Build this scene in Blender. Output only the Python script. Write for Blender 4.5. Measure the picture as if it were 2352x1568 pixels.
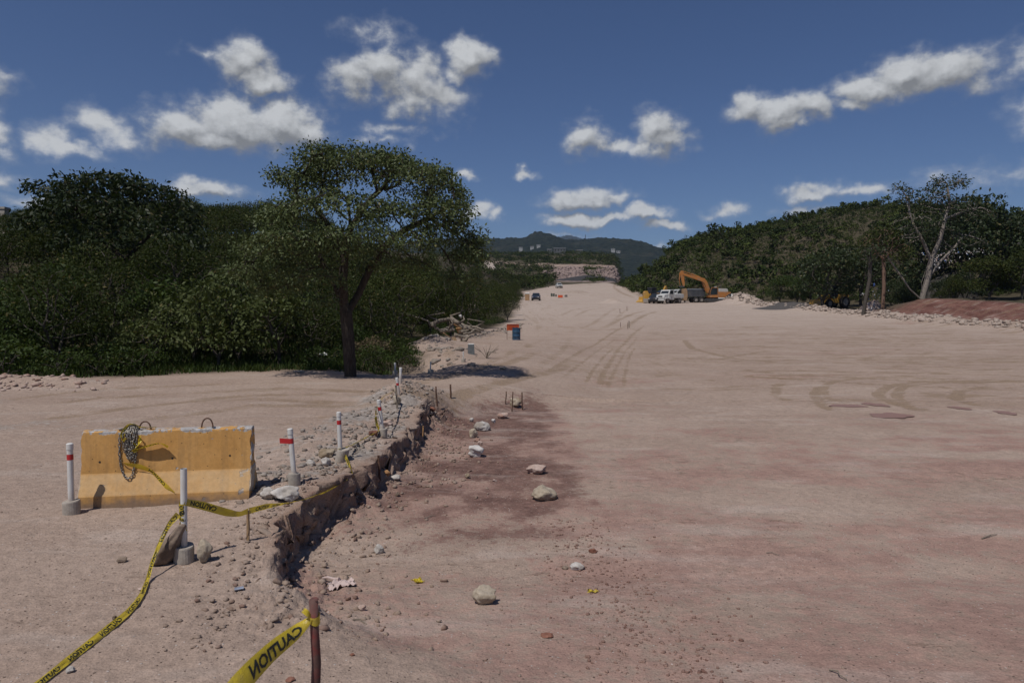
import bpy, bmesh, math, random
import numpy as np
from mathutils import Vector, Matrix

# ------------------------------------------------------------------ scene, camera, sky, sun
for _o in list(bpy.data.objects):
    bpy.data.objects.remove(_o, do_unlink=True)
scene = bpy.context.scene
COL = scene.collection
R = math.radians
random.seed(7)
rng = np.random.default_rng(7)

CZ = 2.2                                   # eye height over the left platform
PITCH = math.atan(84.0 / 1568.0)
cam_d = bpy.data.cameras.new('camera')
cam = bpy.data.objects.new('camera', cam_d)
COL.objects.link(cam)
cam.location = (0, 0, CZ)
cam.rotation_euler = (math.pi / 2 - PITCH, 0, 0)
cam_d.lens = 24.0
cam_d.sensor_width = 36.0
cam_d.clip_start = 0.05
cam_d.clip_end = 30000
cam_d.dof.use_dof = True
cam_d.dof.focus_distance = 14.0
cam_d.dof.aperture_fstop = 5.6
scene.camera = cam

SUN_EL = R(61)
SUN_AZ = math.atan2(-0.58, -0.815)          # direction to the sun: left and behind the camera (x, y)
sx, sy = math.sin(SUN_AZ), math.cos(SUN_AZ)
sun_d = bpy.data.lights.new('sun', 'SUN')
sun_d.energy = 3.45
sun_d.angle = R(0.53)
sun_d.color = (1.0, 0.955, 0.89)
sun = bpy.data.objects.new('sun', sun_d)
COL.objects.link(sun)
to_sun = Vector((sx * math.cos(SUN_EL), sy * math.cos(SUN_EL), math.sin(SUN_EL)))
sun.rotation_euler = to_sun.to_track_quat('Z', 'Y').to_euler()
sun.location = to_sun * 60

vs = scene.view_settings
vs.view_transform = 'Standard'
vs.look = 'None'
vs.exposure = 0.0
vs.gamma = 1.0
vs.use_curve_mapping = False
scene.display_settings.display_device = 'sRGB'


def ray(px, py):
    """direction (per metre of world y) through a point of the picture measured on a 2352 x 1568 sheet"""
    a = (px - 1176.0) / 1568.0
    b = (784.0 - py) / 1568.0
    cp, sp = math.cos(PITCH), math.sin(PITCH)
    d = Vector((a, cp + b * sp, -sp + b * cp))
    return d / d.y


class NT:
    """small helper for node trees"""
    def __init__(self, tree):
        self.t = tree
        tree.nodes.clear()

    def n(self, kind, ins=None, **props):
        nd = self.t.nodes.new(kind)
        for k, v in props.items():
            setattr(nd, k, v)
        for k, v in (ins or {}).items():
            s = nd.inputs[k]
            if isinstance(v, bpy.types.NodeSocket):
                self.t.links.new(v, s)
            else:
                s.default_value = v
        return nd

    def m(self, op, a, b=0.0, c=None, clamp=False):
        ins = {0: a, 1: b}
        if c is not None:
            ins[2] = c
        nd = self.n('ShaderNodeMath', ins, operation=op)
        nd.use_clamp = clamp
        return nd.outputs[0]

    def v(self, op, a, b=(0, 0, 0), scale=None):
        ins = {0: a, 1: b}
        nd = self.n('ShaderNodeVectorMath', ins, operation=op)
        if scale is not None:
            if isinstance(scale, bpy.types.NodeSocket):
                self.t.links.new(scale, nd.inputs['Scale'])
            else:
                nd.inputs['Scale'].default_value = scale
        return nd.outputs[1] if op in ('LENGTH', 'DOT_PRODUCT') else nd.outputs[0]

    def mix(self, fac, a, b, blend='MIX'):
        nd = self.n('ShaderNodeMix', data_type='RGBA', blend_type=blend)
        for key, val in ((0, fac), (6, a), (7, b)):
            s = nd.inputs[key]
            if isinstance(val, bpy.types.NodeSocket):
                self.t.links.new(val, s)
            else:
                if key != 0 and len(val) == 3:
                    val = (*val, 1)
                s.default_value = val
        return nd.outputs[2]

    def noise(self, vec, scale, detail=4.0, rough=0.55, dist=0.0):
        nd = self.n('ShaderNodeTexNoise', {'Scale': scale, 'Detail': detail, 'Roughness': rough, 'Distortion': dist})
        if vec is not None:
            self.t.links.new(vec, nd.inputs['Vector'])
        return nd.outputs['Fac']

    def ramp(self, fac, p0, p1, v0=0.0, v1=1.0):
        nd = self.n('ShaderNodeMapRange', {'Value': fac, 'From Min': p0, 'From Max': p1, 'To Min': v0, 'To Max': v1})
        nd.interpolation_type = 'SMOOTHSTEP'
        nd.clamp = True
        return nd.outputs[0]


# ---- sky: Nishita with the day's scattered cumulus; each cloud is a few soft lobes in azimuth / elevation
world = bpy.data.worlds.new('World')
scene.world = world
world.use_nodes = True
W = NT(world.node_tree)
SKY_K = 0.052
sky = W.n('ShaderNodeTexSky', sky_type='NISHITA')
sky.sun_disc = False
sky.sun_elevation = SUN_EL
sky.sun_rotation = SUN_AZ
sky.altitude = 1000
sky.air_density = 1.0
sky.dust_density = 0.25
sky.ozone_density = 2.2
tc = W.n('ShaderNodeTexCoord').outputs['Generated']
sep = W.n('ShaderNodeSeparateXYZ', {0: tc})
azn = W.m('ARCTAN2', sep.outputs[0], sep.outputs[1])
eln = W.m('ARCSINE', sep.outputs[2])
pae = W.n('ShaderNodeCombineXYZ', {0: azn, 1: eln, 2: 0.0}).outputs[0]


def azel(px, py):
    d = ray(px, py).normalized()
    return math.atan2(d.x, d.y), math.asin(d.z)


# warp of the cloud outlines
wn1 = W.n('ShaderNodeTexNoise', {'Vector': pae, 'Scale': 16.0, 'Detail': 5.0, 'Roughness': 0.55})
wc = W.v('SUBTRACT', wn1.outputs['Color'], (0.5, 0.5, 0.5))
pw = W.v('ADD', pae, W.v('SCALE', wc, scale=0.06))
# (px, py, rx, ry, strength)
CLOUDS = [
    (560, 145, 62, 45, 1.0), (600, 190, 70, 32, .85), (480, 125, 40, 10, .3),
    (420, 290, 90, 48, 1.1), (540, 285, 120, 58, 1.25), (650, 275, 85, 52, 1.2), (700, 290, 70, 34, 1.0), (470, 318, 130, 24, 1.0),
    (240, 288, 66, 34, .7), (285, 315, 60, 18, .4), (100, 318, 44, 34, .7), (150, 345, 66, 16, .6), (-10, 295, 34, 52, .55), 
    (880, 165, 95, 50, .95), (820, 190, 70, 45, .8), (960, 185, 90, 55, .8), (940, 235, 60, 42, .85), (1010, 215, 60, 45, .6), 
    (1075, 135, 62, 44, 1.15), (1040, 160, 40, 30, .7), (880, 85, 60, 16, .28), (920, 295, 80, 14, .35), (870, 322, 50, 9, .35), 
    (1345, 315, 50, 42, .9), (1400, 325, 70, 24, .75), (1510, 300, 58, 50, 1.0), (1530, 330, 60, 36, .9), (1470, 330, 60, 22, .7), 
    (1720, 255, 50, 36, .95), (1775, 262, 75, 42, 1.1), (1800, 285, 70, 18, .9), (1860, 255, 48, 34, .95), 
    (2080, 165, 95, 50, 1.1), (2160, 170, 110, 48, 1.1), (2010, 200, 90, 36, .95), (1960, 235, 60, 16, .6), (2240, 185, 60, 30, .5), (2350, 135, 36, 28, .5),
    (1075, 397, 34, 12, .75), (1205, 396, 28, 11, .75), (1330, 452, 90, 28, 1.1), (1290, 460, 50, 20, .9), (1400, 458, 60, 16, .6),
    (1320, 500, 90, 20, 1.1), (1400, 500, 70, 16, .9), (1480, 497, 70, 18, .95), (1530, 520, 60, 13, .85), (1090, 485, 40, 22, .9), (1130, 497, 24, 13, .6),
    (1300, 540, 60, 8, .35), (470, 437, 85, 22, 1.0), (1870, 436, 66, 20, 1.0), (1990, 440, 48, 12, .55), (1665, 475, 50, 13, .6), (1850, 474, 50, 12, .5),
    (1480, 577, 60, 8, .6), (0, 415, 30, 20, .45), (2320, 400, 140, 16, .2), (90, 470, 60, 10, .4),
    # the same kind of clouds go on beyond both sides of the picture and overhead
    (-190, 250, 110, 55, 1.0), (-60, 180, 60, 32, .8), (2520, 240, 120, 50, 1.1), (2700, 380, 90, 30, .9), (1180, -230, 150, 60, .9),
    (560, -180, 120, 50, .8), 
]
# the outline of all clouds as one field; the larger ones are looked up again a little towards the sun for their shading
def cloud_field(vec, blobs):
    acc = None
    for (cx, cy, rx, ry, st) in blobs:
        a0, e0 = azel(cx, cy)
        fx, fy = 1568.0 / rx * 1.0 * st, 1568.0 / ry * 1.0 * st
        q = W.n('ShaderNodeVectorMath', {0: vec, 1: (fx, fy, 0), 2: (-a0 * fx, -e0 * fy, 0)}, operation='MULTIPLY_ADD').outputs[0]
        val = W.m('SUBTRACT', st, W.v('LENGTH', q))
        acc = val if acc is None else W.m('MAXIMUM', acc, val)
    return acc


fld0 = cloud_field(pw, CLOUDS)
bigc = [c for c in CLOUDS if c[4] >= .8 and c[2] >= 45 and -200 < c[0] < 2500 and c[1] > 0]
fldb = cloud_field(W.v('ADD', pw, (-0.004, 0.013, 0)), bigc)
print('clouds', len(CLOUDS), len(bigc))
fb = W.noise(W.v('MULTIPLY', pae, (1.0, 1.3, 1.0)), 30.0, 10.0, 0.58)
fb2 = W.noise(W.v('MULTIPLY', W.v('ADD', pae, (-0.004, 0.009, 0)), (1.0, 1.3, 1.0)), 30.0, 6.0, 0.58)
dens_raw = W.m('ADD', fld0, W.m('MULTIPLY', W.m('SUBTRACT', fb, 0.5), 1.5))
dens = W.m('ADD', W.m('MULTIPLY', W.ramp(dens_raw, 0.0, 0.60), .66), W.m('MULTIPLY', W.ramp(dens_raw, -0.32, 0.5), .34))
slope = W.m('MINIMUM', W.m('SUBTRACT', fld0, fldb), 0.5)
lit = W.m('ADD', W.m('MULTIPLY', slope, 0.44), W.m('MULTIPLY', W.m('SUBTRACT', fb, fb2), 0.55))
lum = W.m('ADD', 0.40, lit)
lum = W.m('MINIMUM', W.m('MAXIMUM', lum, 0.23), 0.62)
lumk = W.m('DIVIDE', lum, SKY_K)
ccol = W.v('SCALE', (0.965, 0.985, 1.0), scale=lumk)
blue = W.mix(1.0, sky.outputs[0], (.70, .82, 1.08), 'MULTIPLY')      # camera white balance leans to blue
skyc = W.mix(W.m('MULTIPLY', dens, 0.92), blue, ccol)
bg = W.n('ShaderNodeBackground', {0: skyc, 1: SKY_K})
wo = W.n('ShaderNodeOutputWorld', {0: bg.outputs[0]})
scene.cycles.volume_bounces = 0
scene.cycles.max_bounces = 3
scene.cycles.diffuse_bounces = 2
scene.cycles.glossy_bounces = 2
scene.cycles.transmission_bounces = 2
scene.cycles.transparent_max_bounces = 4
world.cycles.sampling_method = 'NONE'      # an even sky: found by the bounced rays themselves

# ------------------------------------------------------------------ helpers

def tag(o, label=None, cat=None, group=None, kind=None):
    if label: o['label'] = label
    if cat: o['category'] = cat
    if group: o['group'] = group
    if kind: o['kind'] = kind
    return o


def empty(name, loc=(0, 0, 0), rz=0.0):
    o = bpy.data.objects.new(name, None)
    o.empty_display_size = 0.2
    COL.objects.link(o)
    o.location = loc
    o.rotation_euler = (0, 0, rz)
    return o


def link(name, me, mat=None, parent=None, loc=None):
    o = bpy.data.objects.new(name, me)
    COL.objects.link(o)
    if mat is not None and len(me.materials) == 0:
        me.materials.append(mat)
    elif mat is not None and me.materials[0] is not mat:
        o.material_slots[0].link = 'OBJECT'
        o.material_slots[0].material = mat
    if parent is not None:
        o.parent = parent
    if loc is not None:
        o.location = loc
    return o


def copy_tree(o, parent=None):
    c = o.copy()
    COL.objects.link(c)
    c.parent = parent
    for ch in o.children:
        copy_tree(ch, c)
    return c


def mesh_np(name, V, F, smooth=False):
    V = np.asarray(V, dtype=np.float32)
    F = np.asarray(F, dtype=np.int32)
    me = bpy.data.meshes.new(name)
    n, k = F.shape
    me.vertices.add(len(V))
    me.vertices.foreach_set('co', V.ravel())
    me.loops.add(n * k)
    me.loops.foreach_set('vertex_index', F.ravel())
    me.polygons.add(n)
    me.polygons.foreach_set('loop_start', np.arange(0, n * k, k, dtype=np.int32))
    me.polygons.foreach_set('loop_total', np.full(n, k, dtype=np.int32))
    if smooth:
        me.polygons.foreach_set('use_smooth', np.ones(n, dtype=bool))
    me.update(calc_edges=True)
    me.validate()
    return me


class MB:
    """collects simple solids into one mesh"""
    def __init__(self):
        self.v = []
        self.f = []

    def add(self, vs_, fs):
        b = len(self.v)
        self.v += [tuple(p) for p in vs_]
        self.f += [tuple(i + b for i in f) for f in fs]
        return self

    def box(self, c, s, rot=None, taper=1.0):
        hx, hy, hz = s[0] / 2, s[1] / 2, s[2] / 2
        pts = [Vector((x * hx * (taper if z > 0 else 1), y * hy * (taper if z > 0 else 1), z * hz)) for z in (-1, 1) for y in (-1, 1) for x in (-1, 1)]
        if rot is not None:
            m = Matrix.Rotation(rot[2], 3, 'Z') @ Matrix.Rotation(rot[1], 3, 'Y') @ Matrix.Rotation(rot[0], 3, 'X')
            pts = [m @ p for p in pts]
        c = Vector(c)
        self.add([p + c for p in pts], [(0, 2, 3, 1), (4, 5, 7, 6), (0, 1, 5, 4), (2, 6, 7, 3), (0, 4, 6, 2), (1, 3, 7, 5)])
        return self

    def cyl(self, p0, p1, r0, r1=None, n=12, caps=True):
        r1 = r0 if r1 is None else r1
        p0, p1 = Vector(p0), Vector(p1)
        d = (p1 - p0).normalized()
        a = d.orthogonal().normalized()
        b = d.cross(a)
        vs_ = []
        for p, r in ((p0, r0), (p1, r1)):
            for i in range(n):
                t = 2 * math.pi * i / n
                vs_.append(p + (a * math.cos(t) + b * math.sin(t)) * r)
        fs = [(i, (i + 1) % n, n + (i + 1) % n, n + i) for i in range(n)]
        if caps:
            fs += [tuple(reversed(range(n))), tuple(range(n, 2 * n))]
        return self.add(vs_, fs)

    def tube(self, pts, rs, n=8):
        pts = [Vector(p) for p in pts]
        if not hasattr(rs, '__len__'):
            rs = [rs] * len(pts)
        up = None
        vs_ = []
        for i, p in enumerate(pts):
            d = (pts[min(i + 1, len(pts) - 1)] - pts[max(i - 1, 0)]).normalized()
            if up is None:
                up = d.orthogonal().normalized()
            up = (up - d * up.dot(d)).normalized()
            b = d.cross(up)
            for k in range(n):
                t = 2 * math.pi * k / n
                vs_.append(p + (up * math.cos(t) + b * math.sin(t)) * rs[i])
        fs = []
        for i in range(len(pts) - 1):
            for k in range(n):
                fs.append((i * n + k, i * n + (k + 1) % n, (i + 1) * n + (k + 1) % n, (i + 1) * n + k))
        fs += [tuple(reversed(range(n))), tuple(range((len(pts) - 1) * n, len(pts) * n))]
        return self.add(vs_, fs)

    def prism(self, prof, y0, y1, inset=0.0):
        """profile in x/z pushed along y; inset shrinks nothing, kept for symmetric bodies"""
        n = len(prof)
        vs_ = [(x, y0, z) for x, z in prof] + [(x, y1, z) for x, z in prof]
        fs = [(i, (i + 1) % n, n + (i + 1) % n, n + i) for i in range(n)] + [tuple(reversed(range(n))), tuple(range(n, 2 * n))]
        return self.add(vs_, fs)

    def mesh(self, name, smooth=False, bevel=0.0):
        me = bpy.data.meshes.new(name)
        me.from_pydata(self.v, [], self.f)
        bm = bmesh.new()
        bm.from_mesh(me)
        bmesh.ops.recalc_face_normals(bm, faces=bm.faces)
        if bevel > 0:
            es = [e for e in bm.edges if len(e.link_faces) == 2 and e.calc_face_angle(0) > 0.5]
            bmesh.ops.bevel(bm, geom=es, offset=bevel, segments=2, affect='EDGES', profile=0.6, clamp_overlap=True)
        bm.to_mesh(me)
        bm.free()
        if smooth:
            for p in me.polygons:
                p.use_smooth = True
        return me

    def build(self, name, mat, parent=None, smooth=False, bevel=0.0, loc=None):
        return link(name, self.mesh(name, smooth, bevel), mat, parent, loc)


# ---- numpy noise
_TAB = np.random.default_rng(1).random((512, 512))
_TAB3 = np.random.default_rng(2).random((64, 64, 64))


def vnoise(x, y, seed=0):
    x = np.asarray(x, dtype=np.float64) + seed * 37.17; y = np.asarray(y, dtype=np.float64) + seed * 91.73
    ix, iy = np.floor(x), np.floor(y)
    fx, fy = x - ix, y - iy
    fx = fx * fx * fx * (fx * (fx * 6 - 15) + 10); fy = fy * fy * fy * (fy * (fy * 6 - 15) + 10)
    ix = ix.astype(np.int64) & 511; iy = iy.astype(np.int64) & 511
    jx = (ix + 1) & 511; jy = (iy + 1) & 511
    a = _TAB[ix, iy]; b = _TAB[jx, iy]; c = _TAB[ix, jy]; d = _TAB[jx, jy]
    top = a + (b - a) * fx
    return top + (c + (d - c) * fx - top) * fy


def fbm(x, y, octv=4, seed=0, rough=0.5):
    s = 0.0; a = 1.0; t = 0.0
    x = np.asarray(x, dtype=np.float64); y = np.asarray(y, dtype=np.float64)
    for o in range(octv):
        s = s + a * (vnoise(x, y, seed + o * 17) - 0.5)
        t += a
        a *= rough
        x, y = x * 2.03 + 11.3 - y * 0.31, y * 2.03 + 5.7 + x * 0.15
    return s / t * 2.0          # about -1..1


def vnoise3(p, seed=0):
    p = p + seed * 7.31
    ip = np.floor(p); f = p - ip
    f = f * f * (3 - 2 * f)
    ip = ip.astype(np.int64)
    out = 0.0
    for dx in (0, 1):
        for dy in (0, 1):
            for dz in (0, 1):
                w = (f[:, 0] if dx else 1 - f[:, 0]) * (f[:, 1] if dy else 1 - f[:, 1]) * (f[:, 2] if dz else 1 - f[:, 2])
                out = out + w * _TAB3[(ip[:, 0] + dx) & 63, (ip[:, 1] + dy) & 63, (ip[:, 2] + dz) & 63]
    return out


def sstep(x, a=0.0, b=1.0):
    t = np.clip((x - a) / (b - a), 0, 1)
    return t * t * (3 - 2 * t)
# ------------------------------------------------------------------ terrain
_yy = np.linspace(-20, 1200, 2441)
_zr = np.interp(_yy, [-20, 20, 48, 60, 75, 95, 116, 130, 150, 200, 265, 300, 345, 380, 420, 520, 600, 900, 1200],
                [-.5, -.5, -.5, -.30, .1, .85, 2.0, 2.6, 3.3, 6.1, 9.9, 12.2, 13.4, 16.7, 24.0, 34, 45, 60, 70])
_ker = np.hanning(13); _ker /= _ker.sum()
_zr = np.convolve(np.pad(_zr, 6, mode='edge'), _ker, mode='valid')
XW = ([-10, 3, 4, 5, 5.8, 6.4, 6.9, 7.67, 8.73, 9.58, 10.8, 12.5, 14.7, 17, 22, 40, 60], [-1.7, -1.75, -1.8, -1.9, -2.1, -2.3, -2.42, -2.34, -2.1, -1.98, -1.87, -1.8, -1.92, -1.95, -1.2, 0, 0])
WW = ([-10, 4.2, 5.0, 5.6, 6.1, 14.2, 16.5, 19, 40], [2.6, 2.2, 1.1, 0.4, 0.10, 0.12, 0.9, 4.5, 6.0])
XE = ([0, 14, 19, 20.3, 21.5, 22.3, 24, 26, 30, 34, 42, 50, 60, 80, 125, 200, 265, 300, 400, 600], [-60, -30, -14.5, -12, -9, -6, -4.2, -3.3, -3.5, -4.7, -5.3, -4.4, -2.6, 0.6, 2.2, 4.0, 19, 48, 120, 300])
YE = ([-60, -30, -14.5, -12, -9, -6, -4.6, -4.2, -3.1, -2.2, 0.5, 2.0, 3.5, 18, 46, 120], [8, 14, 18.9, 20.2, 21.9, 22.4, 21.8, 23, 26, 45, 70, 100, 150, 240, 280, 380])
XB = ([0, 40, 60, 75, 95, 116, 124, 140], [47, 46, 45.5, 44.8, 44.2, 40.5, 37.5, 30])      # rubble berm, its road-side foot
HT = [.150, .165, .185, .2067, .245, .296, .372, .46, .55, .64, .75, 1.1]
HE = [.020, .030, .044, .058, .094, .108, .121, .140, .149, .145, .125, .10]                 # height angle of the right hill's ridge
HF = [260, 235, 185, 152, 143, 140, 137, 132, 122, 112, 104, 100]                            # distance of its foot
MOUNDS = [  # x, y, rx, ry, height
    (-2.55, 16.2, 0.75, 1.5, .36), (-2.35, 14.6, .5, .9, .18), (-3.0, 10.6, .9, 1.3, .13), (-2.75, 8.3, .8, .8, .10),
    (-4.4, 38, 1.3, 3.0, .45), (-3.6, 45, 2.0, 4, .3), (-2.7, 30, 1.0, 3, .25), (-1.2, 55, 1.2, 4, .35), (-13.2, 18.6, 2.4, .7, .28),
    (41, 122, 4, 4, 1.3), (19, 128, 2.2, 2.2, .9), (12, 165, 8, 4, .5),
]


def veg_depth(x, y):
    return np.minimum(y - np.interp(x, *YE), np.interp(y, *XE) - x)


def hill_info(x, y):
    t = x / np.maximum(y, 1.0)
    e = np.interp(t, HT, HE)
    yf = np.interp(t, HT, HF)
    yc = np.interp(t, [.15, .25, .4, .6, 1.0], [290, 235, 225, 205, 190])
    on = sstep(t, .148, .172)
    s = np.clip((y - yf) / (yc - yf), 0, 1)
    return t, e, yf, yc, on, s


def terrain(x, y, full=False):
    x = np.asarray(x, dtype=np.float64); y = np.asarray(y, dtype=np.float64)
    z = np.interp(y, _yy, _zr)
    # left platform and cut bank
    wob = 0.10 * fbm(x * 0 + y * 1.3, y * .7 + 3, 3, 5) + 0.045 * fbm(x * 0 + y * 7, y * 3.1, 2, 9)
    xw = np.interp(y, *XW) + wob * sstep(y, 5, 6.5) * (1 - sstep(y, 15, 18))
    ww = np.interp(y, *WW)
    tt = np.clip((x - xw) / ww, 0, 1)
    P = 1 - tt * tt * (3 - 2 * tt)
    hcut = np.interp(y, [-10, 3.6, 4.6, 6.6], [.10, .13, .24, .5])        # the cut dies out towards the viewer
    z = z + (0.5 - hcut) * (y < 8)
    z = z + hcut * P * (1 - sstep(y, 34, 60))
    # talus at the foot of the bank
    nearwall = sstep(y, 5.3, 6.5) * (1 - sstep(y, 15.2, 17))
    z = z + nearwall * 0.14 * np.exp(-np.clip(x - xw - ww, 0, 9) / 0.25) * (x > xw + ww * .6) * (0.75 + 0.9 * fbm(x * 3, y * 3, 3, 21))
    msum = 0.0
    for (mx, my, rx, ry, h) in MOUNDS:
        q = ((x - mx) / rx) ** 2 + ((y - my) / ry) ** 2
        msum = msum + h * np.exp(-q * 1.3)
    z = z + msum * (1 + 0.25 * fbm(x * 1.1, y * 1.1, 2, 31))
    # left hillside
    d = veg_depth(x, y)
    A = np.interp(x, [-60, -20, -8, 0, 20], [9.5, 8.5, 6.4, 4.2, 3.2])
    A = A * np.interp(y, [22, 30, 40, 55, 80, 230, 290], [.35, .42, .6, 1.0, 1.15, 1.15, .15])
    z = z + A * sstep(d, 2.0, 28) + sstep(d, 1, 8) * 0.6 * fbm(x * .14, y * .14, 3, 41) - 0.75 * np.exp(-((x + 4.0) / 1.2) ** 2 - ((y - 26) / 2.6) ** 2)
    # right: berm, red bank, hill
    xb = np.interp(y, *XB)
    bu = (x - xb - 2.6) / 2.4
    bm_ = np.exp(-bu * bu * 1.2) * sstep(y, 30, 45) * (1 - sstep(y, 122, 130))
    z = z + bm_ * (0.75 + 0.35 * fbm(x * .5, y * .22, 3, 51) + .14 * fbm(x * 1.6, y * 1.6, 2, 52))
    rb = sstep(x - xb, 3.2, 9.5) * (1 - sstep(y + .5 * (x - xb), 92, 106)) * sstep(y, 20, 45)
    z = z + rb * (2.3 + 0.4 * fbm(x * .25, y * .25, 3, 61)) + sstep(x - xb, 12, 40) * 3.0 * (1 - sstep(y, 95, 130))
    t, e, yf, yc, on, s = hill_info(x, y)
    zc = CZ + e * yc - 2.6
    sh = np.sin(np.minimum(s, 1) * math.pi / 2) ** 1.25
    zh = z + (np.maximum(zc - z, 0)) * sh + on * s * 1.6 * fbm(x * .05, y * .05, 3, 71)
    over = np.clip(y - yc, 0, 400)
    zh = np.where(y > yc, np.maximum(zc - over * 0.02, -5) + 1.6 * fbm(x * .05, y * .05, 3, 71), zh)
    z = z * (1 - on) + zh * on
    # quarry benches far behind
    far = sstep(y, 330, 380) * (1 - on)
    z = z + far * (2.2 * fbm(x * .02, y * .02, 3, 81) + 1.0 * fbm(x * .1, y * .1, 2, 83))
    # small relief
    soft = 1 - sstep(y, 90, 200) * .5
    rough = np.clip(0.55 * sstep(y, 3.6, 5.0) * (1 - sstep(y, 15.2, 17)) * np.exp(-np.abs(x - xw - .25) / .9) + 1.0 * (np.exp(-((x + 2.8) / 1.1) ** 2) * sstep(y, 7.5, 9.5) * (1 - sstep(y, 17, 19))), 0, 1)
    z = z + soft * (0.020 * fbm(x * .9, y * .9, 4, 91) + 0.009 * fbm(x * 5, y * 5, 2, 95))
    z = z + sstep(y, 3.9, 4.9) * (1 - sstep(y, 6.3, 7.2)) * np.exp(-np.abs(x - xw - .3) / .6) * .075 * fbm(x * 6.5, y * 6.5, 4, 99, .7)
    z = z + rough * (0.045 * fbm(x * 4.2, y * 4.2, 4, 97, .65))
    if full:
        return z, dict(d=d, P=P, xw=xw, ww=ww, nearwall=nearwall, rough=rough, bm=bm_, rb=rb, on=on, s=s, t=t, yf=yf, xb=xb, far=far)
    return z


def gz(x, y):
    return float(terrain(np.array([x]), np.array([y]))[0])


def gnd(px, py, lift=0.0, y0=2.0, y1=420.0):
    """where the line of sight through a picture point first meets the terrain"""
    d = ray(px, py)
    ys = np.geomspace(y0, y1, 1400)
    zz = terrain(d.x * ys, ys)
    below = np.nonzero(CZ + d.z * ys <= zz)[0]
    if len(below):
        i = below[0]
        if i > 0:
            f0 = CZ + d.z * ys[i - 1] - zz[i - 1]; f1 = CZ + d.z * ys[i] - zz[i]
            Y = ys[i - 1] + (ys[i] - ys[i - 1]) * f0 / (f0 - f1)
        else:
            Y = ys[0]
    else:
        Y = y1
    return Vector((d.x * Y, Y, gz(d.x * Y, Y) + lift))


def at(px, py, Y):
    d = ray(px, py)
    return Vector((d.x * Y, Y, CZ + d.z * Y))


# ---- ground sheet: rows get coarser with distance, columns crowd along the cut bank
NR, NC = 720, 640
ysr = np.concatenate([[-14, -9, -5, -2, 0, 1, 1.7], np.geomspace(2.2, 1150, NR - 7)])
GX = np.zeros((NR, NC)); GY = np.repeat(ysr[:, None], NC, 1)
for i, yv in enumerate(ysr):
    half = max(1.05 * yv, 9.0)
    xs_ = np.linspace(-half, half, 1600)
    w = np.ones(1600)
    if 3.5 < yv < 19:
        xwv = np.interp(yv, *XW)
        w = w + 5.5 * np.exp(-((xs_ - xwv) / 0.22) ** 2) + 1.6 * np.exp(-((xs_ - xwv) / 1.3) ** 2)
    c = np.concatenate([[0], np.cumsum((w[1:] + w[:-1]) / 2)])
    GX[i] = np.interp(np.linspace(0, c[-1], NC), c, xs_)
gx, gy = GX.ravel(), GY.ravel()
gzv, INF = terrain(gx, gy, True)
# break the face of the bank: lumps pushed in and out
P3 = np.stack([gx, gy, gzv], 1)
wallw = INF['nearwall'] * np.exp(-((gx - INF['xw'] - INF['ww'] * .5) / 0.17) ** 2)
lump = (vnoise3(P3 * np.array([5., 5., 4.]), 3) - .5) * .20 + (vnoise3(P3 * 13., 4) - .5) * .12 + (vnoise3(P3 * 30., 6) - .5) * .06
GXv = gx + wallw * lump
GYv = gy + wallw * (vnoise3(P3 * 6. + 40., 5) - .5) * .10
P3 = np.stack([GXv, GYv, gzv], 1)
ii = np.arange(NR * NC).reshape(NR, NC)
FQ = np.stack([ii[:-1, :-1], ii[:-1, 1:], ii[1:, 1:], ii[1:, :-1]], -1).reshape(-1, 4)

# ---- soil masks (what lies where): red earth, maroon strip, wheel tracks, undergrowth, pale gravel, grey rubble
def seg_track(mask, pts, width, gauge=0.0, amp=1.0, soft=0.5):
    pts = np.asarray(pts, float)
    # smooth the polyline
    tpar = np.linspace(0, len(pts) - 1, 48)
    q = np.stack([np.interp(tpar, np.arange(len(pts)), pts[:, k]) for k in (0, 1)], 1)
    for _ in range(4):
        q[1:-1] = (q[:-2] + q[1:-1] * 2 + q[2:]) / 4
    lo, hi = q.min(0) - gauge - width * 3, q.max(0) + gauge + width * 3
    idx = np.nonzero((gx > lo[0]) & (gx < hi[0]) & (gy > lo[1]) & (gy < hi[1]))[0]
    if len(idx) == 0:
        return
    px_, py_ = gx[idx], gy[idx]
    best = np.full(len(idx), 1e9); along = np.zeros(len(idx)); nseg = len(q) - 1
    for kseg, (a, b) in enumerate(zip(q[:-1], q[1:])):
        ab = b - a; L2 = (ab ** 2).sum() + 1e-9
        t = np.clip(((px_ - a[0]) * ab[0] + (py_ - a[1]) * ab[1]) / L2, 0, 1)
        dx, dy = px_ - a[0] - t * ab[0], py_ - a[1] - t * ab[1]
        dd = np.hypot(dx, dy)
        m = dd < best
        best[m] = dd[m]; along[m] = (kseg + t[m]) / nseg
    ed = np.abs(best - gauge / 2) if gauge > 0 else best
    val = amp * (1 - sstep(ed, width * (1 - soft), width))
    val *= np.clip(.8 + .5 * fbm(px_ * 1.7, py_ * 1.7, 4, 77, .65), 0, 1) * sstep(along, 0, .22) * (1 - sstep(along, .78, 1))
    mask[idx] = np.maximum(mask[idx], val)


def W2(px, py):
    p = gnd(px, py)
    return (p.x, p.y)


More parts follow.
